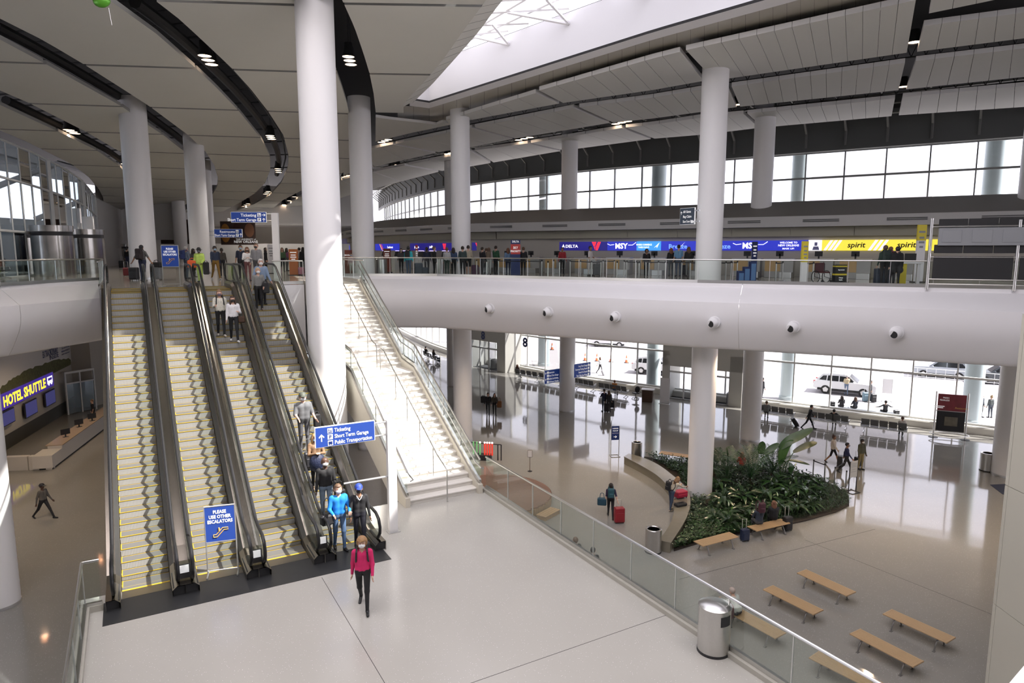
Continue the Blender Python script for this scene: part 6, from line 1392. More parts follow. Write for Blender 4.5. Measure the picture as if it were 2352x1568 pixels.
def capsules(segs, h, k=0.03):
    P = np.array([list(s[0]) for s in segs]+[list(s[1]) for s in segs]); rm = max(max(s[2], s[3]) for s in segs)+3*h
    lo = P.min(0)-rm; hi = P.max(0)+rm; n = np.ceil((hi-lo)/h).astype(int)+1
    D = np.full(n, 1.0); M = np.full(n, 9.0); LB = np.zeros(n, np.int8)
    ax = [lo[i]+h*np.arange(n[i]) for i in range(3)]
    for (a, b, r0, r1, lab) in segs:
        a = np.array(a, float); b = np.array(b, float); mg = max(r0, r1)+k+2*h
        s = []
        for i in range(3):
            i0 = max(0, int((min(a[i], b[i])-mg-lo[i])/h)); i1 = min(n[i], int((max(a[i], b[i])+mg-lo[i])/h)+2); s.append(slice(i0, i1))
        X, Y, Z = np.meshgrid(ax[0][s[0]], ax[1][s[1]], ax[2][s[2]], indexing='ij')
        d = b-a; L2_ = max(1e-9, d.dot(d)); t = np.clip(((X-a[0])*d[0]+(Y-a[1])*d[1]+(Z-a[2])*d[2])/L2_, 0, 1)
        ds = np.sqrt((X-a[0]-t*d[0])**2+(Y-a[1]-t*d[1])**2+(Z-a[2]-t*d[2])**2)-(r0+(r1-r0)*t)
        s = tuple(s); old = D[s]; hh = np.clip(0.5+0.5*(old-ds)/k, 0, 1); D[s] = old*(1-hh)+ds*hh-k*hh*(1-hh)
        m = ds < M[s]; M[s] = np.where(m, ds, M[s]); LB[s] = np.where(m, lab, LB[s])
    return D, lo, LB
HEADM = {}
def headpiece(kind, c):
    key = (kind, tuple(c))
    if key in HEADM: return HEADM[key]
    h = 0.011; n = 46; lo = np.array([-0.25, -0.25, -0.36]); n3 = (46, 46, 50)
    X, Y, Z = np.meshgrid(*[lo[i]+h*np.arange(n3[i]) for i in range(3)], indexing='ij')
    def ell(c_, r): return (np.sqrt(((X-c_[0])/r[0])**2+((Y-c_[1])/r[1])**2+((Z-c_[2])/r[2])**2)-1)*min(r)
    face = np.maximum(Y+0.03, Z-0.07); sk = ell((0, 0.012, 0.025), (0.1, 0.118, 0.118))
    if kind == 'short': D = np.maximum(np.maximum(sk, -face), -0.06-Z)
    elif kind == 'long': D = np.minimum(np.maximum(np.maximum(sk, -face), -0.1-Z), np.maximum(ell((0, 0.06, -0.12), (0.115, 0.06, 0.2)), -(Y+0.01)))
    if kind == 'long': D = np.minimum(D, np.minimum(ell((-0.09, -0.03, -0.12), (0.032, 0.045, 0.19)), ell((0.09, -0.03, -0.12), (0.032, 0.045, 0.19))))
    if kind == 'long': pass
    elif kind == 'curly': D = np.maximum(np.minimum(ell((0, 0.02, 0.02), (0.125, 0.135, 0.135)), ell((0, 0.04, -0.07), (0.125, 0.08, 0.12))), -np.maximum(Y+0.03, Z-0.06)); D = D+0.006*np.sin(70*X)*np.sin(70*Y)*np.sin(70*Z)
    elif kind == 'bun': D = np.minimum(np.maximum(np.maximum(sk, -face), -0.06-Z), ell((0, 0.06, 0.14), (0.05, 0.05, 0.045)))
    elif kind == 'pony': D = np.minimum(np.maximum(np.maximum(sk, -face), -0.06-Z), ell((0, 0.15, -0.03), (0.035, 0.05, 0.12)))
    elif kind == 'cap': D = np.minimum(np.maximum(ell((0, 0.01, 0.03), (0.11, 0.128, 0.122)), 0.035-Z), ell((0, -0.14, 0.045), (0.08, 0.085, 0.016)))
    elif kind == 'beanie': D = np.maximum(ell((0, 0.015, 0.03), (0.112, 0.128, 0.128)), 0.01-Z+0.3*Y)
    elif kind == 'hat': D = np.minimum(np.maximum(ell((0, 0.01, 0.04), (0.108, 0.125, 0.13)), 0.03-Z), ell((0, 0.0, 0.04), (0.19, 0.2, 0.018)))
    elif kind == 'hood': D = np.maximum(ell((0, 0.03, 0.0), (0.13, 0.14, 0.15)), -np.maximum(Y+0.05, Z-0.09))
    elif kind == 'mask': D = np.maximum(np.minimum(ell((0, -0.045, -0.045), (0.076, 0.085, 0.056)), ell((0, -0.1, -0.018), (0.03, 0.034, 0.032))), Y+0.035)
    V, F, _ = surfnets(D, lo, h); me = bpy.data.meshes.new(kind); me.from_pydata(V.tolist(), [], F.tolist())
    me.materials.append(mat('hair_%.2f_%.2f_%.2f' % tuple(c), c, 0.6 if kind != 'mask' else 0.7)); me.polygons.foreach_set('use_smooth', [True]*len(me.polygons)); me.update()
    HEADM[key] = me; return me
EYEM = [None]
SK1, SK2, SK3 = (0.55, 0.34, 0.25), (0.32, 0.17, 0.1), (0.09, 0.045, 0.028)
BK, DG, NV, JE, WH_ = (0.012, 0.012, 0.014), (0.06, 0.06, 0.065), (0.015, 0.02, 0.05), (0.06, 0.1, 0.18), (0.7, 0.69, 0.68)
WALK = dict(legs=(24, 8, -16, 22), arms=((-18, 8, 12, 0), (20, 8, 18, 0)))
STAND = dict(legs=(2, 3, -3, 3), arms=((2, 9, 10, 0), (2, 9, 10, 0)))
STAND2 = dict(legs=(6, 8, -4, 2), arms=((12, 10, 40, 12), (4, 10, 12, 0)))
PHONE = dict(legs=(3, 4, -4, 4), arms=((25, 10, 85, 25), (25, 10, 85, 25)), head=(0, 18))
PULL = dict(legs=(20, 6, -14, 20), arms=((-14, 8, 10, 0), (-30, 14, 4, 0)))
SIT = dict(legs=(84, 86, 80, 84), arms=((28, 8, 50, 12), (28, 8, 50, 12)), sit=True)
BENDP = dict(legs=(6, 6, -6, 8), arms=((60, 6, 20, 5), (60, 6, 20, 5)), lean=35, head=(0, 20))
PATS = {(0.22, 0.13, 0.07), (0.62, 0.56, 0.48)}
def person(label, loc, hd=0, h=1.72, pose=STAND, top=BK, bot=BK, shoes=BK, skin=SK1, hair=('short', (0.03, 0.02, 0.015)), mask=None, hat=None, res=0.02, sleeve='long', legs='long', bulk=0.0, group=None, ground=None, skirt=False, seat=0.46):
    s = h/1.755; lean = R(pose.get('lean', 0)); up = Vector((0, -math.sin(lean), math.cos(lean)))
    tl, kl_, tr, kr = pose['legs']; segs = []; hands = []
    def leg(sx, t_, k_):
        H_ = Vector((sx*0.092, 0, 0)); a = R(t_); b = R(t_-k_)
        K = H_+Vector((0, -math.sin(a), -math.cos(a)))*0.45; A_ = K+Vector((0, -math.sin(b), -math.cos(b)))*0.43; return H_, K, A_, b
    lg = [leg(1, tl, kl_), leg(-1, tr, kr)]
    low = min(l[2].z for l in lg); base = 0.075-low
    if pose.get('sit'): base = seat/s+0.1
    U = Vector((0, 0, base)); PV = U.copy()
    lb = 2; lw = 2 if legs == 'long' else 0
    for (H_, K, A_, b), sx in zip(lg, (1, -1)):
        H_, K, A_ = H_+U, K+U, A_+U
        segs.append((H_, K, 0.088, 0.06, lb)); segs.append((K, A_, 0.056, 0.04, lw))
        pt = max(-0.5, min(0.9, -b*0.9)) if A_.z > 0.11 else 0.0
        f_ = Vector((sx*0.02, -math.cos(pt)*0.17, -math.sin(pt)*0.17)); hl = A_+Vector((0, 0.035, -0.035)); segs.append((hl, hl+f_*1.15+Vector((0, 0, -0.005)), 0.042, 0.034, 3))
        if skirt: segs.append((H_, (H_+K)/2+Vector((sx*0.04, 0, 0)), 0.12, 0.15, lb))
    def at(q): return PV+up*q
    bk = bulk
    for sx in (-1, 1):
        X = Vector((sx, 0, 0))
        segs.append((at(0.0)+X*0.07, at(0.06)+X*0.07, 0.108, 0.106, lb)); segs.append((at(0.09)+X*0.062, at(0.22)+X*0.058, 0.108+bk, 0.1+bk, 1))
        segs.append((at(0.22)+X*0.058, at(0.4)+X*0.082, 0.1+bk, 0.108+bk, 1)); segs.append((at(0.4)+X*0.08, at(0.475)+X*0.15, 0.1+bk*0.6, 0.06+bk*0.3, 1))
    segs.append((at(0.47), at(0.6), 0.062, 0.055, 0))
    hy, hp = pose.get('head', (0, 0)); HM = Matrix.Rotation(R(hy), 4, 'Z') @ Matrix.Rotation(R(hp)+lean*0.5, 4, 'X')
    HC = at(0.6)+Vector((0, -0.012-0.1*math.sin(lean*0.5), 0.085))
    def hd_(p): return HC+(HM @ Vector(p))
    segs += [(hd_((0, 0.012, 0.03)), hd_((0, 0.0, -0.005)), 0.092, 0.086, 0), (hd_((0, -0.025, -0.05)), hd_((0, -0.045, -0.075)), 0.062, 0.045, 0), (hd_((0, -0.088, 0.01)), hd_((0, -0.108, -0.022)), 0.013, 0.017, 0)]
    for sx in (-1, 1): segs.append((hd_((sx*0.09, 0.015, 0.005)), hd_((sx*0.093, 0.012, -0.03)), 0.02, 0.016, 0))
    for (f_, o_, e_, inn_), sx in zip(pose['arms'], (1, -1)):
        S_ = at(0.455)+Vector((sx*0.18, 0, 0))
        def dirv(f__, o__): return Vector((sx*math.sin(R(o__)), -math.sin(R(f__))*math.cos(R(o__)), -math.cos(R(f__))*math.cos(R(o__))))
        E1 = S_+dirv(f_, o_)*0.285; fd = dirv(f_+e_, o_-inn_*2.2); Wr = E1+fd*0.25
        la = 1; lf = 1 if sleeve == 'long' else 0
        segs.append((S_, E1, 0.058+bk*0.5, 0.046+bk*0.4, la)); segs.append((E1, Wr, 0.043+bk*0.4 if lf else 0.04, 0.032+bk*0.3 if lf else 0.028, lf))
        hands.append((Wr, fd, sx))
    D, lo, LB = capsules([(tuple(a*s), tuple(b*s), r0*s, r1*s, l) for a, b, r0, r1, l in segs], res)
    V, F, lab = surfnets(D, lo, res, LB); V = list(map(tuple, V)); F = [tuple(map(int, f_)) for f_ in F]; lab = list(map(int, lab))
    hr = 0.0075 if res < 0.016 else (0.01 if res < 0.025 else 0.014)
    for Wr, fd, sx in hands:
        fw = fd.normalized(); lat = Vector((0, -1, 0)); lat = (lat-fw*lat.dot(fw)).normalized(); nrm = fw.cross(lat)*(1 if sx > 0 else -1)
        hs = [(Wr-fw*0.03, Wr+fw*0.02, 0.026, 0.026, 0), (Wr+fw*0.02+lat*0.018, Wr+fw*0.075+lat*0.024, 0.018, 0.017, 0), (Wr+fw*0.02-lat*0.014, Wr+fw*0.075-lat*0.022, 0.018, 0.016, 0)]
        for q, ln in zip((0.033, 0.011, -0.011, -0.032), (0.055, 0.063, 0.058, 0.045)):
            b0 = Wr+fw*0.078+lat*q; m_ = b0+fw*ln*0.6-nrm*0.006+lat*q*0.12; hs += [(b0, m_, 0.0095, 0.009, 0), (m_, m_+fw*ln*0.45-nrm*0.022+lat*q*0.08, 0.009, 0.0078, 0)]
        tb = Wr+fw*0.03+lat*0.028; tm = tb+lat*0.026+fw*0.028-nrm*0.012; hs += [(tb, tm, 0.012, 0.0105, 0), (tm, tm+fw*0.032-nrm*0.008, 0.01, 0.0085, 0)]
        D, lo, LB = capsules([(tuple(a*s), tuple(b*s), r0*s, r1*s, l) for a, b, r0, r1, l in hs], hr, 0.006)
        V2_, F2_, l2 = surfnets(D, lo, hr, LB); o_ = len(V)
        V += list(map(tuple, V2_)); F += [tuple(int(i)+o_ for i in f_) for f_ in F2_]; lab += [0]*len(V2_)
    me = bpy.data.meshes.new('body'); me.from_pydata(V, [], F)
    def cm(n_, c, r=0.8): return mat('%s_%.3f_%.3f_%.3f' % ((n_,)+tuple(c)), c, r, noise=(0.75 if tuple(c) in PATS else 0.12) if n_ == 'cloth' else 0.04, nscale=42 if tuple(c) in PATS else 14)
    for q in (cm('skin', skin, 0.5), cm('cloth', top), cm('cloth', bot), cm('shoe', shoes, 0.5)): me.materials.append(q)
    me.polygons.foreach_set('material_index', [lab[f_[0]] for f_ in F]); me.polygons.foreach_set('use_smooth', [True]*len(F)); me.update()
    t = thing('person', label, 'person', loc, R(hd), group); link('body', me, t)
    def head_child(kind, c, name):
        o = link(name, headpiece(kind, c), t); o.location = HC*s; o.scale = (s, s, s); o.rotation_euler = HM.to_euler(); return o
    if hair: head_child(hair[0], hair[1], 'hair')
    if hat: head_child(hat[0], hat[1], 'hat')
    if mask: head_child('mask', mask, 'face_mask')
    if res < 0.022:
        if EYEM[0] is None:
            mb = MB(); mb.ball((-0.033, -0.082, 0.012), (0.013, 0.011, 0.008), 8); mb.ball((0.033, -0.082, 0.012), (0.013, 0.011, 0.008), 8); EYEM[0] = mb.mesh('eyes', mat('eye_dark', (0.03, 0.02, 0.015), 0.3), True)
        o = link('eyes', EYEM[0], t); o.location = HC*s; o.scale = (s, s, s); o.rotation_euler = HM.to_euler()
    t['s'] = s; return t
def local(t, p): return t.matrix_basis @ (Vector(p)*t['s'])
def suitcase(label, loc, rz=0, c=(0.02, 0.02, 0.022), h=0.62, w=0.42, dp=0.26, handle=True, tilt=0, hh=0.4):
    t = thing('suitcase', label, 'suitcase', loc, R(rz), 'suitcases'); t.rotation_euler = (R(tilt), 0, R(rz)); m = mat('case_%.3f_%.3f_%.3f' % tuple(c), c, 0.45, noise=0.1, nscale=10)
    mb = MB(); mb.chbox(-w/2, w/2, -dp/2, dp/2, 0.05, 0.05+h, 0.035); mb.build('shell', m, t)
    mb = MB(); mb.chbox(-w/2+0.05, w/2-0.05, -dp/2-0.02, -dp/2+0.01, 0.12, h*0.75, 0.01); mb.build('pocket', m, t)
    for x in (-w/2+0.05, w/2-0.05):
        for y in (-dp/2+0.05, dp/2-0.05): mb = MB(); mb.ball((x, y, 0.028), (0.018, 0.028, 0.028), 8); mb.build('wheel', BLKM, t)
    if handle: mb = MB(); mb.tube([(-0.1, dp/2-0.05, h), (-0.1, dp/2-0.05, h+hh), (0.1, dp/2-0.05, h+hh), (0.1, dp/2-0.05, h)], 0.011, 6); mb.build('pull_handle', STEELW, t)
    return t
def backpack(label, t0, c, s=1.0, front=False):
    p = local(t0, (0, 0.2 if not front else -0.2, 1.06)); t = thing('backpack', label, 'backpack', p, t0.rotation_euler[2], 'backpacks'); m = mat('pack_%.3f_%.3f_%.3f' % tuple(c), c, 0.7, noise=0.15, nscale=12)
    mb = MB(); mb.chbox(-0.15*s, 0.15*s, -0.06, 0.1*s, 0, 0.46*s, 0.05); mb.build('bag', m, t); mb = MB(); mb.chbox(-0.11*s, 0.11*s, 0.09*s, 0.15*s, 0.04, 0.25*s, 0.03); mb.build('pocket', m, t)
    for x in (-0.1, 0.1): mb = MB(); mb.tube([(x, -0.03, 0.42*s), (x, -0.16, 0.5), (x*1.15, -0.31, 0.36), (x*1.3, -0.3, 0.16), (x*1.4, -0.16, 0.04), (x, -0.05, 0.05)], 0.02, 6); mb.build('strap', m, t, smooth=True)
    return t
def bag(label, loc, rz, c, w=0.36, h=0.28, dp=0.16, strap=0.3):
    t = thing('handbag', label, 'bag', loc, R(rz), 'bags in hand'); m = mat('pack_%.3f_%.3f_%.3f' % tuple(c), c, 0.7, noise=0.15, nscale=12)
    mb = MB(); mb.chbox(-w/2, w/2, -dp/2, dp/2, 0, h, 0.04); mb.build('bag', m, t)
    for y in (-dp*0.3, dp*0.3): mb = MB(); mb.tube([(-w*0.25, y, h-0.02), (-w*0.18, y*0.4, h+strap*0.8), (0, 0, h+strap), (w*0.18, y*0.4, h+strap*0.8), (w*0.25, y, h-0.02)], 0.012, 6); mb.build('strap', m, t)
    return t
def PRJ(p):
    z = p.z-EYE; d = p.y*CP-z*SP; return 1176+FPX*p.x/d, 784-FPX*(p.y*SP+z*CP)/d
def esc_spot(e, u, vh, h):
    best = None
    for k in range(-20, 300):
        y = k*0.05; i = max(0, int((y-0.18)/0.3557)) if y > 0.18 else -1; z = nos(SY[min(i, 38)]) if i >= 0 else 0.0
        yy = SY[min(i, 38)]+0.17 if i >= 0 else y
        p = LW(1.59*e+0.5, yy, z); q = PRJ(p+Vector((0, 0, h)))
        if best is None or abs(q[1]-vh) < best[0]: best = (abs(q[1]-vh), yy, z)
    _, yy, z = best; bl2 = None
    for k in range(15):
        x = 0.25+0.5*k/14; q = PRJ(LW(1.59*e+x, yy, z+h))
        if bl2 is None or abs(q[0]-u) < bl2[0]: bl2 = (abs(q[0]-u), x)
    return LW(1.59*e+bl2[1], yy, z)
NR = 0.0135
# --- woman in pink on the landing
pk = W(836, 1398, L2)
t = person('woman in a bright pink jacket and black leggings walking across the landing', pk, 8, 1.68, dict(legs=(16, 4, -14, 26), arms=((10, 9, 18, 4), (-12, 9, 14, 2)), head=(0, 4)), (0.62, 0.02, 0.13), (0.015, 0.015, 0.017), BK, SK1, ('curly', (0.32, 0.18, 0.08)), (0.75, 0.75, 0.76), None, NR, bulk=0.006)
backpack('black backpack worn by the woman in pink', t, (0.02, 0.02, 0.022), 1.0)
# --- riders of the rightmost escalator
down = 29.5
def rider(e, u, vh, h, **k): 
    lab = k.pop('label'); hd = k.pop('hd', down); return person(lab, esc_spot(e, u, vh, h), hd, h, res=NR, **k)
pw = W(826, 1252, L2)
t = person('person in a black white-trimmed sweater and blue cap stepping off the escalator', W(828, 1256, L2)+Vector((0, 0, 0.01)), 20, 1.74, dict(legs=(14, 6, -8, 12), arms=((8, 10, 14, 2), (14, 12, 30, 4))), BK, (0.02, 0.02, 0.03), BK, SK2, ('short', BK), (0.02, 0.02, 0.02), ('cap', (0.02, 0.05, 0.3)), NR)
mb = MB(); p_ = local(t, (0, 0, 0)); o = thing('sweater_trim', 'white v-neck trim of the black sweater', 'clothing', t.location, t.rotation_euler[2]); 
mb.tube([(-0.08, -0.105, 1.47), (-0.03, -0.128, 1.38), (0.0, -0.13, 1.34), (0.03, -0.128, 1.38), (0.08, -0.105, 1.47)], 0.012, 5); q = mb.build('neck_trim', mat('trim_white', (0.75, 0.75, 0.73), 0.7), t); bpy.data.objects.remove(o)
t = rider(3, 767, 1108, 1.78, label='man in a bright blue jacket and jeans at the foot of the rightmost escalator', pose=dict(legs=(10, 6, -6, 10), arms=((18, 16, 60, 14), (14, 16, 60, 12))), top=(0.01, 0.2, 0.62), bot=(0.07, 0.13, 0.24), shoes=BK, skin=SK1, hair=('short', (0.12, 0.07, 0.04)), mask=(0.75, 0.75, 0.76), bulk=0.012)
bag('black shoulder bag hanging beside the man in the blue jacket', local(t, (-0.3, 0.02, 0.72)), 40, (0.015, 0.015, 0.017), 0.36, 0.28, 0.18, 0.45)
t = rider(3, 730, 1050, 1.82, label='man in a black zip jacket and pale jeans on the rightmost escalator', pose=STAND2, top=(0.012, 0.012, 0.013), bot=(0.2, 0.27, 0.36), shoes=DG, skin=SK3, hair=None, mask=(0.7, 0.7, 0.7), bulk=0.012)
bag('black bag held by the man in the black zip jacket', local(t, (0.32, -0.2, 0.6)), 30, (0.015, 0.015, 0.016), 0.3, 0.3, 0.16, 0.25)
t = rider(3, 694, 992, 1.66, label='blonde woman in a leopard top holding a navy coat on the escalator', pose=PHONE, top=(0.22, 0.13, 0.07), bot=BK, shoes=(0.25, 0.17, 0.12), skin=SK1, hair=('long', (0.42, 0.26, 0.11)), mask=(0.35, 0.5, 0.68))
p_ = local(t, (0.0, -0.22, 0.78)); c_ = thing('coat', 'dark navy quilted coat draped over the blonde woman arm', 'coat', p_, t.rotation_euler[2]); mb = MB(); mb.ball((0, 0, 0.12), (0.24, 0.15, 0.28), 16); mb.ball((0.08, -0.02, -0.1), (0.16, 0.12, 0.22), 14); mb.build('folded_body', mat('navy_quilt', (0.012, 0.018, 0.05), 0.6, bump=0.6, bscale=25), c_, smooth=True)
p_ = local(t, (0.34, -0.25, 0.25)); 
mb = MB(); 
t = rider(3, 683, 905, 1.84, label='heavy-set man in a grey t-shirt and cap holding a suitcase handle', pose=dict(legs=(2, 3, -3, 3), arms=((16, 14, 40, 2), (22, 14, 50, 10))), top=(0.13, 0.135, 0.14), bot=(0.1, 0.1, 0.11), shoes=DG, skin=SK1, hair=('short', (0.08, 0.05, 0.03)), mask=(0.75, 0.75, 0.76), hat=('cap', (0.08, 0.09, 0.07)), sleeve='short', bulk=0.035)
sp_ = esc_spot(3, 678, 930, 1.84); suitcase('dark grey suitcase before the man in the grey t-shirt', Vector((sp_.x, sp_.y, sp_.z)), 30, (0.03, 0.03, 0.035), 0.5, 0.36, 0.2, True, 0, 0.45)
bag('black jacket bundle hanging from the man in the grey t-shirt', local(t, (0.36, -0.12, 0.72)), 30, (0.014, 0.014, 0.016), 0.22, 0.42, 0.14, 0.08)
t = rider(3, 598, 596, 1.8, label='white-haired man in a pale blue shirt near the top of the rightmost escalator', pose=dict(legs=(2, 3, -3, 3), arms=((10, 14, 20, 0), (20, 20, 25, 0))), top=(0.2, 0.27, 0.38), bot=(0.02, 0.02, 0.025), shoes=BK, skin=SK1, hair=('short', (0.55, 0.53, 0.5)), mask=(0.75, 0.75, 0.75), bulk=0.02)
t = rider(3, 580, 616, 1.66, label='blonde woman in a grey cardigan below the white-haired man', pose=STAND2, top=(0.2, 0.2, 0.19), bot=BK, shoes=(0.3, 0.24, 0.2), skin=SK1, hair=('short', (0.45, 0.33, 0.2)), mask=(0.75, 0.75, 0.75))
bag('black jacket and bag carried by the woman in the grey cardigan', local(t, (0.25, -0.2, 0.72)), 30, (0.014, 0.014, 0.016), 0.26, 0.4, 0.16, 0.1)
t = rider(2, 503, 669, 1.68, label='woman in a cream patterned top and black leggings on the third escalator', pose=dict(legs=(10, 4, -8, 10), arms=((6, 9, 14, 0), (14, 10, 90, 8))), top=(0.62, 0.56, 0.48), bot=BK, shoes=(0.6, 0.55, 0.5), skin=SK1, hair=('bun', (0.2, 0.12, 0.07)), mask=(0.12, 0.09, 0.12), bulk=0.015)
backpack('black backpack worn by the woman in the cream top', t, (0.02, 0.02, 0.022), 0.9)
t = rider(2, 533, 681, 1.68, label='woman in a white sweatshirt with long dark hair on the third escalator', pose=dict(legs=(16, 6, -10, 14), arms=((14, 10, 90, 14), (6, 8, 10, 0))), top=(0.68, 0.67, 0.68), bot=BK, shoes=(0.7, 0.69, 0.68), skin=SK1, hair=('long', (0.05, 0.025, 0.015)), mask=(0.02, 0.02, 0.02), bulk=0.012)
bag('brown handbag carried by the woman in the white sweatshirt', local(t, (0.28, -0.05, 0.72)), 30, (0.07, 0.035, 0.02), 0.26, 0.24, 0.1, 0.35)
# --- upper floor near the escalators: (label, u, feet v, heading, height, pose, top, bottom, hair, mask, extra)
HD, HBR, HBL, HGY, HBK = ('short', (0.03, 0.02, 0.015)), ('short', (0.12, 0.07, 0.04)), ('long', (0.3, 0.19, 0.09)), ('short', (0.4, 0.39, 0.38)), ('short', (0.012, 0.01, 0.01))
LBR, LDK, LRD = ('long', (0.09, 0.05, 0.03)), ('long', (0.02, 0.013, 0.01)), ('long', (0.15, 0.06, 0.03))
MB_, MW = (0.3, 0.45, 0.6), (0.75, 0.75, 0.75)
def crowd(rows, z, res=0.024, group=None):
    out = []
    for r in rows:
        lab, u, v, hd, h, pose, top, bot, hair, mask = r[:10]; ex = r[10] if len(r) > 10 else {}
        out.append(person(lab, W(u, v, z), hd, h, pose, top, bot, ex.get('shoes', BK), ex.get('skin', SK1), hair, mask, ex.get('hat'), res, ex.get('sleeve', 'long'), ex.get('legs', 'long'), ex.get('bulk', 0.0), group, skirt=ex.get('skirt', False), seat=ex.get('seat', 0.46)))
    return out
DOWN2 = dict(legs=(2, 3, -3, 3), arms=((-10, 32, 8, 0), (-10, 32, 8, 0)))
c = crowd([
 ('man with a black backpack seen from behind, hauling cases at the escalator head', 330, 646, 178, 1.78, DOWN2, (0.1, 0.1, 0.1), NV, HBK, None, dict(sleeve='short', skin=SK2)),
 ('grey-haired man in a blue shirt with a blue backpack by the escalators', 431, 640, 150, 1.74, STAND, (0.12, 0.15, 0.2), (0.05, 0.07, 0.1), HGY, None),
 ('woman with dark hair partly hidden behind the lime green outfit', 447, 636, 160, 1.62, STAND, DG, BK, LDK, None),
 ('woman in a lime green outfit and black hat with a coat over her arm', 461, 648, 10, 1.64, STAND2, (0.45, 0.62, 0.12), (0.5, 0.68, 0.14), HBK, (0.15, 0.17, 0.2), dict(hat=('hat', BK), skin=SK3, bulk=0.03)),
 ('man in a navy jacket and mustard trousers striding past the escalators', 497, 642, 40, 1.8, WALK, (0.02, 0.03, 0.06), (0.2, 0.11, 0.02), HBK, MB_, dict(skin=SK3, shoes=(0.5, 0.5, 0.5))),
 ('person in olive behind the striding man', 512, 634, 200, 1.65, STAND, (0.07, 0.06, 0.05), BK, HD, None, dict(skin=SK3)),
 ('man in a navy polo waiting at the head of the rightmost escalator', 556, 640, 15, 1.8, STAND, (0.015, 0.02, 0.04), BK, HD, MB_, dict(sleeve='short', skin=SK2)),
 ('woman in a white top with long brown hair at the escalator head', 571, 646, 25, 1.68, PHONE, (0.68, 0.66, 0.65), (0.15, 0.06, 0.06), LRD, (0.05, 0.04, 0.04)),
 ('man in a grey quarter-zip sweatshirt above the rightmost escalator', 592, 646, 5, 1.86, STAND, (0.2, 0.2, 0.21), DG, HBR, (0.03, 0.03, 0.03), dict(bulk=0.015)),
 ('man in black with a suitcase beyond the escalator head', 294, 616, 170, 1.72, STAND, BK, NV, HBK, None),
 ('person in a red jacket behind the column at the left', 305, 622, 150, 1.75, STAND, (0.4, 0.03, 0.03), (0.03, 0.05, 0.1), HD, None),
 ('dark figure behind the glass left of the orange totem', 612, 626, 100, 1.7, STAND, BK, BK, LDK, None),
 ('person in green behind the glass right of the white post', 650, 624, 30, 1.7, STAND, (0.05, 0.1, 0.05), BK, LBR, None),
 ('person in a plum top behind the glass beside the orange totem', 660, 622, 150, 1.68, STAND, (0.14, 0.05, 0.1), DG, LDK, None),
 ('person in grey beyond the orange totem', 689, 626, 200, 1.7, STAND, (0.25, 0.25, 0.24), DG, HD, None),
 ('dark-coated person nearest the tall column on the upper floor', 698, 628, 180, 1.72, STAND, BK, BK, LDK, None)], L3, 0.02, 'travellers at the escalator head')
backpack('black backpack of the man at the escalator head', c[0], (0.02, 0.014, 0.016), 1.2)
backpack('blue backpack of the grey-haired man', c[1], (0.015, 0.03, 0.12), 1.1)
bag('orange bag beside the woman in lime green', local(c[3], (-0.36, 0.0, 0.75)), 10, (0.7, 0.12, 0.03), 0.42, 0.36, 0.2, 0.1)
bag('black coat over the arm of the woman in lime green', local(c[3], (0.34, -0.12, 0.4)), 10, (0.014, 0.014, 0.015), 0.26, 0.6, 0.16, 0.05)
suitcase('tall black suitcase left of the man with the backpack', W(309, 644, L3), 0, (0.025, 0.026, 0.03), 0.62, 0.44, 0.28)
suitcase('dark red suitcase tilted at the top of the first escalator', W(291, 634, L3), 30, (0.16, 0.02, 0.025), 0.46, 0.36, 0.22, True, 12)
suitcase('grey suitcase with a black bag on top, right of the man with the backpack', W(362, 643, L3), 0, (0.16, 0.17, 0.18), 0.6, 0.42, 0.26)
bag('black duffel bag resting on the grey suitcase', W(362, 643, L3)+Vector((0, 0, 0.66)), 0, (0.014, 0.014, 0.016), 0.5, 0.26, 0.26, 0.12)
suitcase('black suitcase of the man in black beyond the escalators', W(280, 616, L3), 0, (0.02, 0.02, 0.022), 0.6, 0.4, 0.25)
suitcase('pink patterned suitcase behind the short glass railing', W(640, 630, L3), 0, (0.45, 0.2, 0.26), 0.45, 0.36, 0.22)
suitcase('second pink suitcase beside the tall column', W(692, 632, L3), 20, (0.42, 0.18, 0.24), 0.45, 0.36, 0.22)
crowd([('seated person in a red coat by the curtain glass', 88, 626, 200, 1.7, SIT, (0.3, 0.03, 0.04), JE, LDK, None), ('seated person in dark clothes at the far left edge', 6, 634, 30, 1.7, SIT, (0.03, 0.05, 0.05), BK, HD, None)], L3, 0.026)
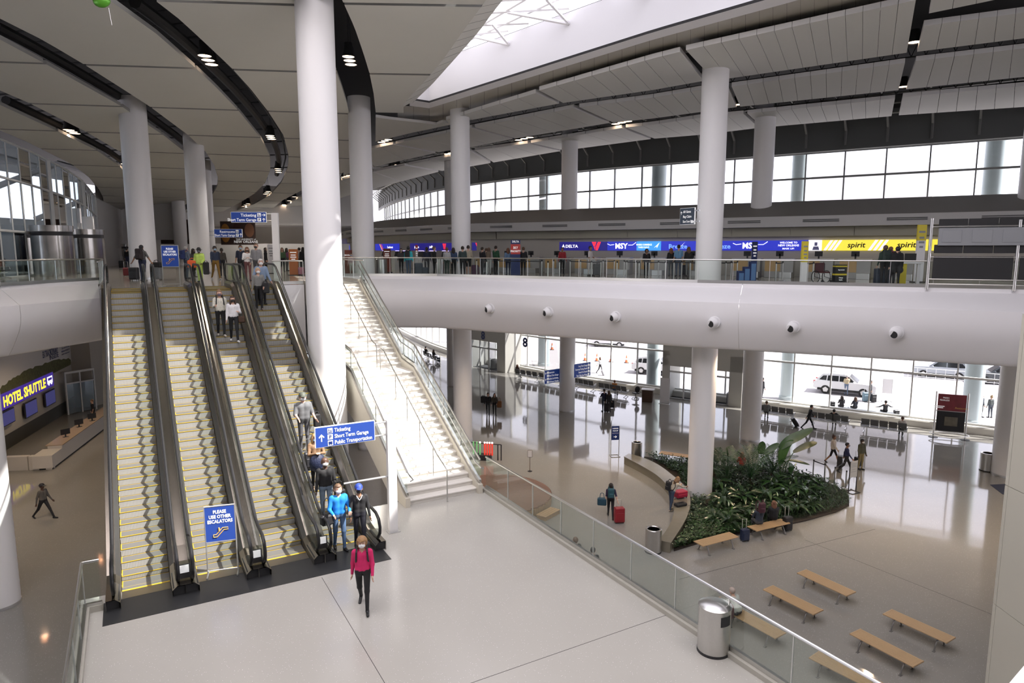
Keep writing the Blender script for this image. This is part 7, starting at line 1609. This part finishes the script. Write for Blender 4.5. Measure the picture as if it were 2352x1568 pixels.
# --- queue at check-in
q = crowd([
 ('person in a teal hoodie with a black backpack in the check-in area', 939, 634, 170, 1.74, STAND, (0.03, 0.42, 0.48), (0.06, 0.09, 0.15), HBK, None, dict(bulk=0.02, shoes=(0.6, 0.6, 0.6))),
 ('dark-haired woman at a kiosk behind the teal hoodie', 922, 626, 20, 1.65, STAND, DG, BK, LDK, MW),
 ('man in navy by the kiosks', 981, 630, 190, 1.72, STAND, NV, DG, HD, None, dict(skin=SK3)),
 ('man in black with a shoulder bag in the check-in queue', 998, 634, 110, 1.75, STAND, BK, BK, HBR, None, dict(sleeve='short')),
 ('woman in a pale grey hoodie in the queue', 1027, 633, 165, 1.68, STAND, (0.42, 0.43, 0.44), (0.03, 0.05, 0.04), ('bun', (0.15, 0.07, 0.03)), None, dict(bulk=0.02)),
 ('woman in denim with long black hair in the queue', 1042, 632, 190, 1.68, STAND, (0.04, 0.07, 0.14), BK, LDK, None),
 ('man with a dark backpack left of the man in khaki', 1063, 634, 190, 1.76, STAND, (0.03, 0.05, 0.05), BK, HD, None),
 ('man in a khaki jacket and black shorts in the queue', 1076, 632, 185, 1.82, STAND, (0.36, 0.32, 0.24), BK, HD, None, dict(legs='short')),
 ('person in black leaning in the queue', 1108, 632, 140, 1.72, STAND2, BK, DG, HD, None),
 ('person in dusty pink behind the queue', 1117, 628, 200, 1.66, STAND, (0.35, 0.16, 0.15), DG, HBR, None),
 ('person with a brown backpack and pale grey trousers in the queue', 1123, 632, 175, 1.68, STAND, (0.3, 0.27, 0.27), (0.38, 0.4, 0.38), LBR, None),
 ('man in a dark green top beside the priority banner', 1139, 630, 150, 1.8, STAND, (0.02, 0.08, 0.04), BK, HD, None),
 ('woman in a denim shirt just left of the priority banner', 1167, 632, 190, 1.66, STAND, (0.12, 0.2, 0.32), NV, LRD, None),
 ('person in black just right of the priority banner', 1202, 632, 180, 1.72, STAND, BK, BK, HBR, None),
 ('man in a white shirt and pale trousers drinking beyond the belts', 1355, 633, 60, 1.78, STAND2, (0.62, 0.58, 0.56), (0.6, 0.58, 0.55), HD, None, dict(skin=SK2, sleeve='short')),
 ('agent in a dark hood seated behind a counter', 1484, 634, 0, 1.6, STAND, BK, BK, ('hood', BK), None, dict(skin=SK2)),
 ('woman in black with reddish hair at the counter', 1540, 634, 180, 1.66, STAND, BK, (0.06, 0.07, 0.08), ('long', (0.2, 0.08, 0.04)), None),
 ('man in a sky blue shirt at the counter', 1557, 635, 182, 1.84, STAND, (0.16, 0.33, 0.52), (0.06, 0.08, 0.12), HD, None, dict(sleeve='short')),
 ('woman in black with long brown hair beside the man in sky blue', 1580, 635, 178, 1.72, STAND, (0.02, 0.02, 0.02), (0.2, 0.21, 0.2), ('long', (0.14, 0.08, 0.04)), None),
 ('man with a green pack left of the trio near the display frame', 2028, 656, 170, 1.74, STAND, (0.02, 0.04, 0.03), BK, HBR, None),
 ('girl with a pink backpack and ponytail in the trio', 2040, 655, 120, 1.68, STAND, BK, BK, ('pony', (0.2, 0.1, 0.05)), MB_),
 ('woman in a long black coat and pale shoes by the display frame', 2056, 658, 175, 1.68, STAND, BK, BK, HBK, None, dict(skirt=True, bulk=0.04, shoes=(0.5, 0.36, 0.3))),
 ('child in a white and pink outfit at the head of the stair', 808, 634, 10, 1.35, STAND, (0.5, 0.35, 0.38), (0.6, 0.58, 0.55), HBR, MB_),
 ('agent in red behind a counter right of the banner', 1291, 630, 0, 1.7, STAND, (0.3, 0.02, 0.03), BK, HD, None, dict(skin=SK2))], L3, 0.026, 'people at check-in')
backpack('black backpack of the person in the teal hoodie', q[0], (0.015, 0.015, 0.017), 1.0)
bag('black shoulder bag of the man in black in the queue', local(q[3], (-0.3, 0.0, 0.8)), 100, (0.015, 0.015, 0.016), 0.36, 0.3, 0.16, 0.4)
backpack('brown backpack in the queue', q[10], (0.12, 0.09, 0.06), 1.0); backpack('pink patterned backpack of the girl with a ponytail', q[20], (0.3, 0.06, 0.09), 0.9); backpack('dark green pack of the man in the trio', q[19], (0.02, 0.035, 0.03), 1.1)
suitcase('large slate suitcase right of the teal hoodie', W(962, 633, L3), 10, (0.05, 0.065, 0.085), 0.72, 0.48, 0.3); suitcase('smaller slate suitcase beside the large one', W(977, 633, L3), 10, (0.05, 0.065, 0.085), 0.46, 0.36, 0.24)
suitcase('grey suitcase beside the man in white', W(1371, 634, L3), 5, (0.1, 0.105, 0.11), 0.68, 0.44, 0.28); suitcase('dark purple duffel case beside the man in khaki', W(1091, 633, L3), 10, (0.06, 0.02, 0.05), 0.6, 0.42, 0.28); suitcase('black case between the people at the counter', W(1572, 633, L3), 0, (0.03, 0.035, 0.045), 0.6, 0.36, 0.25)
suitcase('large dark blue suitcase before the woman in the long black coat', W(2024, 655, L3), 0, (0.03, 0.04, 0.06), 0.7, 0.62, 0.3)
# --- lower hall
g = crowd([
 ('woman with a green backpack pulling a red suitcase across the hall', 1402, 1188, 175, 1.68, PULL, (0.03, 0.02, 0.05), BK, LDK, None, dict(sleeve='short')),
 ('woman in a cream jacket bending over a red case on the stone bench', 1541, 1172, 120, 1.7, BENDP, (0.5, 0.45, 0.35), (0.04, 0.06, 0.1), ('long', (0.22, 0.12, 0.05)), None, dict(shoes=(0.4, 0.33, 0.25))),
 ('man in black carrying a coat, left of the pair walking in the hall', 1121, 953, 0, 1.76, WALK, BK, (0.03, 0.035, 0.04), HBK, None, dict(bulk=0.015)),
 ('woman in black with a patterned top, right of the pair walking in the hall', 1136, 953, 5, 1.66, STAND2, (0.06, 0.05, 0.04), BK, LDK, None),
 ('man in navy with a pack, left of the pair standing near the windows', 1387, 945, 200, 1.76, PHONE, NV, (0.04, 0.06, 0.09), HBK, None),
 ('woman in black with suitcases, right of the pair near the windows', 1398, 946, 190, 1.66, STAND, BK, BK, LBR, None),
 ('man in black dragging a tilted suitcase past the seats', 1857, 985, 75, 1.78, dict(legs=(26, 6, -24, 16), arms=((20, 8, 20, 0), (-35, 14, 4, 0)), lean=10), BK, BK, HBK, None),
 ('woman in a cream jumper and dark shorts walking with a case', 1912, 1062, 60, 1.68, WALK, (0.62, 0.56, 0.5), BK, ('bun', (0.08, 0.04, 0.03)), None, dict(legs='short', bulk=0.04, skin=SK2)),
 ('man in a navy uniform beside the belt barriers', 1942, 1085, 70, 1.76, WALK, (0.015, 0.02, 0.07), BK, HBK, (0.2, 0.2, 0.22), dict(skin=SK2)),
 ('man in an olive jacket and tan trousers right of the uniformed man', 1976, 1078, 20, 1.76, STAND, (0.08, 0.08, 0.05), (0.25, 0.2, 0.09), HBK, MW, dict(bulk=0.03, skin=SK3)),
 ('man in a cap and grey top walking on the brown floor at lower left', 103, 1190, 80, 1.76, dict(legs=(30, 4, -28, 14), arms=((16, 8, 20, 0), (-18, 8, 12, 0))), (0.1, 0.09, 0.08), BK, HBK, None, dict(hat=('cap', BK), skin=SK3)),
 ('clerk in black behind the shuttle desk', 216, 972, -50, 1.74, STAND, BK, BK, HBR, None, dict(sleeve='short')),
 ('person whose head shows below the landing, left of two', 1318, 1310, 200, 1.72, STAND, (0.06, 0.06, 0.05), BK, HBR, None),
 ('person whose head shows below the landing, right of two', 1366, 1330, 170, 1.66, STAND, BK, BK, HBK, None)], 0, 0.02, 'people in the lower hall')
g2 = crowd([
 ('person in a red shirt seated behind the planting', 1703, 1092, 180, 1.68, SIT, (0.4, 0.02, 0.02), DG, LRD, None),
 ('man in a cap with a backpack seated on the bench by the planting', 1742, 1226, 185, 1.74, SIT, (0.03, 0.04, 0.06), DG, HD, None, dict(hat=('cap', (0.1, 0.13, 0.12)))),
 ('woman in black seated on the bench by the planting', 1775, 1216, 175, 1.68, SIT, BK, BK, ('long', (0.16, 0.07, 0.04)), None, dict(bulk=0.03)),
 ('person in a pale hooded top hunched on the bench behind the glass', 1692, 1440, 215, 1.66, dict(legs=(84, 86, 80, 84), arms=((40, 8, 60, 12), (40, 8, 60, 12)), sit=True, lean=22), (0.42, 0.45, 0.4), DG, ('short', (0.4, 0.33, 0.28)), None, dict(bulk=0.03)),
 ('person in an orange top seated by the windows', 1411, 908, 150, 1.7, SIT, (0.55, 0.2, 0.03), JE, ('short', (0.25, 0.12, 0.06)), None),
 ('grey-coated person seated right of the column behind the banana plant', 1759, 962, 155, 1.72, SIT, (0.16, 0.17, 0.17), DG, HBR, None, dict(bulk=0.03)),
 ('person in black lounging on the middle row of seats', 1914, 980, 150, 1.72, dict(legs=(70, 30, 66, 26), arms=((30, 50, 10, 0), (20, 50, 10, 0)), sit=True, lean=-20), BK, BK, HBK, None),
 ('person in a white top with a strap seated left of the display frame', 2070, 1002, 155, 1.72, SIT, (0.6, 0.55, 0.5), BK, HBR, None, dict(bulk=0.02)),
 ('dark-haired person seated nearest the doors marked eight', 1188, 868, 140, 1.68, SIT, (0.05, 0.03, 0.03), BK, LRD, None),
 ('dark figure seated far off past the stair glass', 978, 822, 140, 1.7, SIT, BK, BK, HBK, None), ('second figure seated far off past the stair glass', 996, 830, 140, 1.7, SIT, DG, BK, LBR, None)], 0, 0.022, 'people seated in the lower hall')
for o_, (u_, v_, h_) in ((g[12], (1322, 1234, 1.72)), (g[13], (1362, 1257, 1.66))):
    q_ = W(u_, v_, h_); o_.location = (q_.x, q_.y, 0)
backpack('teal backpack on the woman with the red suitcase', g[0], (0.02, 0.08, 0.1), 1.0); bag('dark teal duffel on the arm of the woman with the red suitcase', local(g[0], (0.42, 0.0, 0.62)), 170, (0.01, 0.05, 0.08), 0.42, 0.34, 0.24, 0.25)
suitcase('dark red upright suitcase pulled across the hall', W(1422, 1200, 0), 8, (0.25, 0.012, 0.02), 0.68, 0.46, 0.3, True, 0, 0.38)
backpack('black backpack on the woman bending over the bench', g[1], (0.015, 0.015, 0.017), 1.0)
pb = W(1562, 1142, 0.46); suitcase('crimson case lying on the stone bench', pb, 25, (0.4, 0.012, 0.05), 0.3, 0.62, 0.42, False); bag('black bag under the crimson case on the stone bench', W(1563, 1161, 0.46), 25, (0.014, 0.014, 0.015), 0.6, 0.14, 0.3, 0.03)
bag('black coat bundle of the man walking in the hall', local(g[2], (-0.36, 0.0, 0.95)), 0, BK, 0.36, 0.5, 0.24, 0.05); bag('orange and black bag of the woman walking in the hall', local(g[3], (0.38, 0.0, 0.62)), 0, (0.18, 0.07, 0.02), 0.36, 0.5, 0.24, 0.25)
suitcase('black suitcase between the pair near the windows', W(1393, 946, 0), 0, BK, 0.66, 0.4, 0.26); suitcase('black suitcase right of the pair near the windows', W(1405, 937, 0), 0, BK, 0.6, 0.38, 0.25)
suitcase('black suitcase tilted behind the walking man', W(1832, 980, 0), 75, (0.02, 0.02, 0.022), 0.66, 0.42, 0.28, True, -32)
suitcase('dark suitcase between the cream jumper and the uniform', W(1928, 1072, 0), 60, (0.03, 0.03, 0.032), 0.62, 0.42, 0.26); suitcase('black case behind the man in olive', W(1969, 1072, 0), 20, BK, 0.55, 0.36, 0.25)
backpack('maroon and navy backpack of the seated man by the planting', g2[1], (0.06, 0.015, 0.025), 1.0); suitcase('small navy suitcase left of the bench by the planting', W(1710, 1242, 0), 15, (0.012, 0.02, 0.05), 0.5, 0.36, 0.24, True, 0, 0.45); suitcase('black suitcase right of the bench by the planting', W(1808, 1218, 0), 20, BK, 0.6, 0.4, 0.26, True, 0, 0.5)
bag('maroon pack held by the hunched person behind the glass', W(1672, 1420, 0.5), 30, (0.12, 0.05, 0.055), 0.34, 0.46, 0.24, 0.12)
suitcase('blue case at the far seats past the stair glass', W(1007, 832, 0), 0, (0.03, 0.05, 0.09), 0.5, 0.4, 0.25)
# --- outside
crowd([
 ('person in blue-grey standing outside beyond the number eight glass', 1249, 830, 150, 1.75, STAND, (0.2, 0.22, 0.26), (0.06, 0.07, 0.1), HBR, None),
 ('woman in white pulling a case outside the windows', 1378, 857, 70, 1.68, PULL, (0.6, 0.6, 0.62), BK, LBR, None),
 ('man in dark clothes standing outside left of the grey-green column', 1750, 915, 100, 1.78, STAND, (0.06, 0.06, 0.07), (0.05, 0.05, 0.06), HD, None),
 ('man in tan leaning at the open door of the white car', 1943, 908, 160, 1.76, STAND2, (0.5, 0.42, 0.28), (0.12, 0.17, 0.26), HGY, None),
 ('person with luggage behind the white car', 1998, 920, 60, 1.7, STAND, DG, BK, HD, None),
 ('person in navy outside, left of two beside the right display frame', 2252, 958, 30, 1.74, STAND, (0.03, 0.035, 0.05), BK, HBK, None),
 ('woman with a yellow-strapped pack outside, right of two', 2273, 959, 185, 1.68, STAND, (0.08, 0.09, 0.09), (0.06, 0.07, 0.09), ('bun', (0.3, 0.2, 0.1)), None),
 ('traveller with a trolley right of the grey-green column outside', 1815, 905, 160, 1.72, STAND, DG, BK, HD, None)], GZ, 0.03, 'people outside the windows')
crowd([('person in black seated on the outdoor bench, left of three', 1932, 948, 170, 1.72, SIT, (0.03, 0.03, 0.035), BK, LDK, None), ('person in navy seated on the outdoor bench, middle of three', 1963, 951, 180, 1.7, SIT, (0.03, 0.035, 0.05), BK, LBR, None), ('person seated with arms spread on the outdoor bench, right of three', 2032, 960, 180, 1.7, dict(legs=(84, 86, 80, 84), arms=((20, 60, 40, 0), (20, 60, 40, 0)), sit=True), DG, BK, HD, None)], GZ, 0.03, 'people on the outdoor bench')
suitcase('tall pale blue suitcase outside before the white car', W(1988, 922, GZ), 0, (0.12, 0.2, 0.25), 0.72, 0.5, 0.3); suitcase('black suitcase beside the pale blue one outside', W(2006, 924, GZ), 0, BK, 0.66, 0.4, 0.26); suitcase('black suitcase left of the outdoor bench', W(1911, 940, GZ), 0, BK, 0.6, 0.36, 0.25); suitcase('dark suitcase right of the outdoor bench', W(2058, 958, GZ), 0, BK, 0.5, 0.4, 0.25); suitcase('white wheeled case of the woman in white outside', W(1388, 862, GZ), 60, (0.4, 0.4, 0.42), 0.5, 0.34, 0.22, True, -25)
# ================================================================== PLANTING
random.seed(21)
LG = [mat('leaf_deep', (0.008, 0.03, 0.008), 0.3, noise=0.4, nscale=9, spec=0.6), mat('leaf_mid', (0.017, 0.055, 0.012), 0.32, noise=0.4, nscale=9, spec=0.6), mat('leaf_light', (0.04, 0.1, 0.025), 0.35, noise=0.3, nscale=9), mat('leaf_palm', (0.014, 0.05, 0.014), 0.4, noise=0.3, nscale=9)]
STEMM = mat('stem_green', (0.05, 0.1, 0.03), 0.5); SPATHE = mat('spathe_white', (0.6, 0.66, 0.45), 0.5); LIME = mat('spathe_lime', (0.2, 0.4, 0.06), 0.5)
out_e = [(p.x, p.y) for p in oo]
bedpx = [(1548, 1266), (1600, 1250), (1700, 1228), (1780, 1212), (1850, 1197), (1920, 1177), (1950, 1162), (1950, 1142), (1925, 1120), (1890, 1105), (1860, 1092), (1800, 1080), (1700, 1072), (1600, 1066), (1530, 1060), (1480, 1050)]
BED = [(W(u, v, 0).x, W(u, v, 0).y) for u, v in bedpx]+out_e[2:-1]
mb = MB(); mb.poly([BED], 0.06)
bz = BED+[BED[0]]; mb.strip([Vector((p[0], p[1], 0.0)) for p in bz], [Vector((p[0], p[1], 0.06)) for p in bz])
tag(mb.build('planting_bed', mat('soil', (0.03, 0.022, 0.015), 0.9, noise=0.4, nscale=20)), 'dark soil bed of the planted island inside the stone bench', 'planter')
def inpoly(x, y, P):
    c = False; j = len(P)-1
    for i in range(len(P)):
        if (P[i][1] > y) != (P[j][1] > y) and x < (P[j][0]-P[i][0])*(y-P[i][1])/(P[j][1]-P[i][1])+P[i][0]: c = not c
        j = i
    return c
def leafgeo(L, w, droop, n=5, fold=0.25, stem=0.0):
    # leaf along +X from the origin, arching up then over
    A, M_, B = [], [], []
    for k in range(n+1):
        t = k/n; x = L*t; z = -droop*L*t*t; ww = w*math.sin(math.pi*min(1, t*0.92+0.06))**0.8*(1-0.25*t)
        if k == n: ww = 0.003
        A.append((x, -ww/2, z+fold*ww)); M_.append((x, 0, z)); B.append((x, ww/2, z+fold*ww))
    return A, M_, B
def leafmesh(name, L, w, droop, m, n=5, stem=0.0):
    mb = MB(); A, M_, B = leafgeo(L, w, droop, n)
    off = Vector((stem, 0, 0))
    mb.strip([Vector(p)+off for p in A], [Vector(p)+off for p in M_]); mb.strip([Vector(p)+off for p in M_], [Vector(p)+off for p in B])
    me = mb.mesh(name, m, True, True); return me
def blocked(x, y): return (x-9.45)**2+(y-32.7)**2 < 0.75**2
# low ground cover, uncountable
def cover(name, label, P, nleaf, L, w, hmin, hmax, mats, up=0.5):
    xs = [p[0] for p in P]; ys = [p[1] for p in P]; mb = MB(); k = 0
    while k < nleaf:
        x, y = random.uniform(min(xs), max(xs)), random.uniform(min(ys), max(ys))
        if not inpoly(x, y, P) or not inpoly(x, y, BED) or blocked(x, y): continue
        a = random.uniform(0, 2*math.pi); s = random.uniform(0.6, 1.2); e = random.uniform(-0.1, up); z = random.uniform(hmin, hmax)
        d = Vector((math.cos(a)*math.cos(e), math.sin(a)*math.cos(e), math.sin(e))); n_ = Vector((-math.sin(a), math.cos(a), 0)); b = Vector((x, y, z)); l_ = L*s; ww = w*s/2
        tip = b+d*l_-Vector((0, 0, 0.15*l_)); mid = b+d*l_*0.5+Vector((0, 0, 0.0)); u_ = Vector((0, 0, 0.3*ww))
        mb.add([b, mid+n_*ww+u_, tip, mid-n_*ww+u_, mid], [(0, 4, 1), (4, 2, 1), (0, 3, 4), (4, 3, 2)], random.randrange(len(mats))); k += 1
    o = mb.build(name, mats); tag(o, label, 'ground cover'); o['kind'] = 'stuff'; return o
def px(P): return [(W(u, v, 0).x, W(u, v, 0).y) for u, v in P]
cover('ground_cover', 'dense mid-green leafy ground cover at the near end of the island', px([(1545, 1270), (1725, 1225), (1722, 1195), (1640, 1178), (1600, 1180), (1580, 1215)]), 5200, 0.13, 0.08, 0.12, 0.34, [LG[1], LG[2], LG[0]], 0.6)
cover('ground_cover', 'dark grassy ground cover around the right tip of the island', px([(1720, 1226), (1955, 1165), (1955, 1135), (1880, 1095), (1830, 1110), (1850, 1160), (1722, 1196)]), 4200, 0.26, 0.03, 0.08, 0.22, [LG[0], LG[0], LG[1]], 1.1)
cover('ground_cover', 'dark leafy ground cover behind the curved bench left of the column', px([(1478, 1048), (1600, 1064), (1640, 1120), (1600, 1200), (1575, 1220), (1590, 1150), (1560, 1095)]), 3600, 0.2, 0.08, 0.1, 0.42, [LG[0], LG[1], LG[0]], 0.7)
cover('ground_cover', 'dark understorey foliage filling the middle of the island', px([(1620, 1180), (1720, 1200), (1880, 1170), (1900, 1120), (1800, 1082), (1640, 1075), (1650, 1120)]), 4200, 0.3, 0.1, 0.08, 0.5, [LG[0], LG[0], LG[1]], 0.8)
# broad-leaved plants, each leaf a part
LILY = [leafmesh('leaf', 0.5, 0.19, 0.55, LG[0]), leafmesh('leaf', 0.44, 0.17, 0.75, LG[1]), leafmesh('leaf', 0.38, 0.15, 0.35, LG[0])]
SP_ = leafmesh('flower_spathe', 0.2, 0.08, 0.1, SPATHE, 4); SPL_ = leafmesh('flower_spathe', 0.2, 0.08, 0.1, LIME, 4)
lil = [(1640, 1205, 1.0, 0), (1675, 1210, 1.15, 2), (1715, 1196, 1.0, 2), (1750, 1188, 1.05, 1), (1790, 1182, 1.0, 2), (1830, 1180, 0.95, 1), (1862, 1172, 0.9, 0), (1660, 1165, 1.2, 1), (1705, 1160, 1.3, 2), (1760, 1158, 1.3, 1), (1808, 1150, 1.2, 1), (1850, 1145, 1.1, 0), (1880, 1140, 0.9, 0), (1650, 1130, 1.2, 0), (1820, 1115, 1.2, 1), (1860, 1120, 1.1, 0), (1780, 1130, 1.4, 0)]
where = ['at the near left corner of the lilies', 'biggest clump behind the empty bench', 'left of the seated pair', 'right behind the seated pair', 'behind the suitcase by the bench', 'right of the seated pair', 'towards the right tip', 'just right of the island column', 'below the palm fronds', 'in the middle of the island', 'below the banana leaves', 'right of the middle', 'near the right tip', 'against the island column', 'under the banana plant', 'right of the banana plant', 'behind the middle clump']
for i, (u, v, s, nf) in enumerate(lil):
    p = W(u, v, 0.06); 
    if blocked(p.x, p.y): continue
    t = thing('peace_lily', 'broad-leaved peace lily '+where[i], 'plant', p, random.uniform(0, 6), 'peace lilies in the island')
    for k in range(13):
        a = k*2.4; e = R(random.uniform(15, 68)); h_ = random.uniform(0.25, 0.55)*s
        r_ = random.uniform(0.05, 0.2)*s; b = Vector((math.cos(a)*r_, math.sin(a)*r_, h_))
        o = link('leaf', LILY[k % 3], t); o.location = b; o.rotation_euler = (0, -e*0.6, a); o.scale = (s*1.15,)*3
    mb = MB()
    for k in range(13):
        a = k*2.4; mb.tube([(0.02*math.cos(a), 0.02*math.sin(a), 0), (0.12*s*math.cos(a), 0.12*s*math.sin(a), 0.45*s)], 0.008, 4, caps=False)
    mb.build('stems', STEMM, t)
    for k in range(nf):
        a = random.uniform(0, 6); h_ = random.uniform(0.75, 0.95)*s; b = Vector((0.15*math.cos(a), 0.15*math.sin(a), h_))
        mb = MB(); mb.tube([(0, 0, 0.1), b], 0.007, 4); o2 = mb.build('flower_stalk', STEMM, t)
        o = link('flower', SP_ if k == 0 else SPL_, o2); o.location = b; o.rotation_euler = (0, R(-75), a)
# palms
frm = MB(); n = 22
for k in range(n):
    t_ = k/(n-1); x = 0.15+1.05*t_; z = 0.35*math.sin(t_*2.3); l_ = 0.32*math.sin(math.pi*(0.12+0.8*t_))
    for sg in (-1, 1):
        b = Vector((x, 0, z)); tip = b+Vector((0.35*l_, sg*l_, -0.3*l_)); m_ = (b+tip)/2; frm.add([b, m_+Vector((0.014, 0, 0.0)), tip, m_-Vector((0.014, 0, 0))], [(0, 1, 2, 3)])
frm.tube([(0, 0, 0), (0.3, 0, 0.17), (0.7, 0, 0.33), (1.2, 0, 0.26)], [0.012, 0.01, 0.007, 0.003], 5)
FR = frm.mesh('frond', LG[3])
for i, (u, v, s, lab) in enumerate(((1668, 1118, 1.35, 'feathery palm right of the island column'), (1722, 1122, 1.5, 'large feathery palm in the middle of the island'), (1770, 1106, 1.3, 'feathery palm behind the large one'), (1640, 1092, 1.1, 'small palm behind the island column'))):
    p = W(u, v, 0.06)
    if blocked(p.x, p.y): p.x += 0.6
    t = thing('palm', lab, 'plant', p, random.uniform(0, 6), 'palms in the island')
    for k in range(13):
        o = link('frond', FR, t); o.location = (0, 0, 0.35*s); o.rotation_euler = (R(random.uniform(-15, 15)), R(random.uniform(-62, -8)), k*2.4); o.scale = (s*random.uniform(0.85, 1.1),)*3
    mb = MB(); mb.tube([(0, 0, 0), (0, 0, 0.4*s)], [0.06, 0.04], 8); mb.build('trunk', mat('palm_trunk', (0.06, 0.04, 0.02), 0.8), t)
# tall banana-like plant: leaf tips traced where they stand
pb_ = W(1797, 1108, 0.06)
t = thing('bird_of_paradise', 'tall plant with long paddle leaves towering over the island', 'plant', (0, 0, 0))
yb = pb_.y
def paddle(pts, w, m, name='leaf'):
    P = smooth_path([WY(u, v, yb+dy) for u, v, dy in pts], 4); n = len(P); A, B = [], []
    for k in range(n):
        tt = k/(n-1); d = (P[min(k+1, n-1)]-P[max(k-1, 0)]).normalized(); side = d.cross(Vector((0, -0.75, 0.66))).normalized(); ww = w*math.sin(math.pi*min(1, 0.06+0.94*tt))**0.6*0.5 if k < n-1 else 0.01
        nn = Vector((0, -0.6, 0.5))*0.18*ww; A.append(P[k]+side*ww+nn); B.append(P[k]-side*ww+nn)
    mb = MB(); mb.strip(A, P); mb.strip(P, B); return mb.build(name, m, t, smooth=True)
def stalk(pts): mb = MB(); mb.tube(smooth_path([WY(u, v, yb+dy) for u, v, dy in pts], 4), 0.022, 6); mb.build('stalk', STEMM, t, smooth=True)
paddle([(1790, 1030, 0), (1812, 1012, -.1), (1840, 998, -.2), (1868, 984, -.3)], 0.5, LG[1]); paddle([(1792, 1068, -.1), (1797, 1045, -.1), (1806, 1025, -.1), (1822, 1010, -.2)], 0.42, LG[2]); paddle([(1757, 1042, .1), (1772, 1030, .1), (1790, 1018, 0)], 0.36, LG[1])
paddle([(1746, 1043, .2), (1749, 1028, .2), (1752, 1013, .2)], 0.42, LG[1]); paddle([(1822, 1038, -.2), (1845, 1026, -.3), (1862, 1020, -.4), (1877, 1016, -.4)], 0.34, mat('leaf_bronze', (0.05, 0.06, 0.015), 0.35, noise=0.4, nscale=6)); paddle([(1812, 1056, -.2), (1835, 1060, -.3), (1860, 1067, -.4)], 0.17, LG[0]); paddle([(1776, 1076, .1), (1768, 1062, .1), (1763, 1050, .1)], 0.25, LG[0]); paddle([(1815, 1085, -.2), (1817, 1072, -.2), (1812, 1063, -.2)], 0.3, LG[1])
paddle([(1672, 1056, .3), (1671, 1040, .3), (1669, 1027, .3)], 0.1, LG[0]); paddle([(1650, 1062, .3), (1642, 1052, .3), (1638, 1044, .3)], 0.3, LG[0])
stalk([(1796, 1108, 0), (1793, 1085, 0), (1788, 1050, 0), (1790, 1030, 0)]); stalk([(1796, 1108, 0), (1765, 1075, .1), (1748, 1045, .2)]); stalk([(1796, 1108, 0), (1775, 1065, .1), (1757, 1042, .1)]); stalk([(1797, 1108, 0), (1808, 1065, -.1), (1823, 1038, -.2)]); stalk([(1797, 1108, 0), (1800, 1070, -.1), (1812, 1056, -.2)]); stalk([(1796, 1108, 0), (1792, 1085, -.1), (1792, 1068, -.1)]); stalk([(1672, 1110, .3), (1673, 1080, .3), (1672, 1056, .3)])
# foil balloon caught under the ceiling
p = CE(232, -14, -0.1); t = thing('balloon', 'small green foil balloon caught under the ceiling at the top left', 'balloon', p); mb = MB(); mb.ball((0, 0, -0.2), (0.27, 0.12, 0.2), 16); mb.build('foil', mat('foil_green', (0.1, 0.35, 0.03), 0.25, 0.3), t, smooth=True); mb = MB(); mb.tube([(0.2, 0, -0.4), (0.25, 0.02, -0.9)], 0.006, 4); mb.build('ribbon', SIGNW, t)

# ================================================================== RECESSED DOWNLIGHTS of the lower hall
WARM = (1.0, 0.76, 0.52)
def downlight(label, x, y, z, power, size=1.9):
    t = thing('recessed_downlight', label, 'lamp', (x, y, z), 0, 'recessed downlights of the lower hall')
    mb = MB(); mb.lathe([(0.16, 0.0), (0.13, -0.012), (0.12, 0.0)], 16); mb.build('ring', WHITE, t)
    mb = MB(); mb.lathe([(0.12, -0.002), (0.0, -0.002)], 16); mb.build('lens', LAMP, t)
    ld = bpy.data.lights.new('downlight', 'SPOT'); ld.energy = power; ld.color = WARM; ld.spot_size = R(130); ld.spot_blend = 0.6; ld.shadow_soft_size = 0.15
    lo_ = bpy.data.objects.new('downlight', ld); col.objects.link(lo_); lo_.parent = t; lo_.location = (0, 0, -0.05)
for i, (x, y) in enumerate(((-1, 37.8), (5, 35.2), (11, 32.6), (17, 29.8), (22, 27.4))):
    downlight(['first', 'second', 'third', 'fourth', 'fifth'][i]+' recessed downlight behind the long fascia from the stair', x, y, SOF-0.01, 700)
for i, (x, y) in enumerate(((-24.5, 33), (-21, 27), (-27, 42))):
    downlight(['second', 'nearest', 'farthest'][i]+' recessed downlight over the shuttle desk floor', x, y, SOF-0.01, 600)
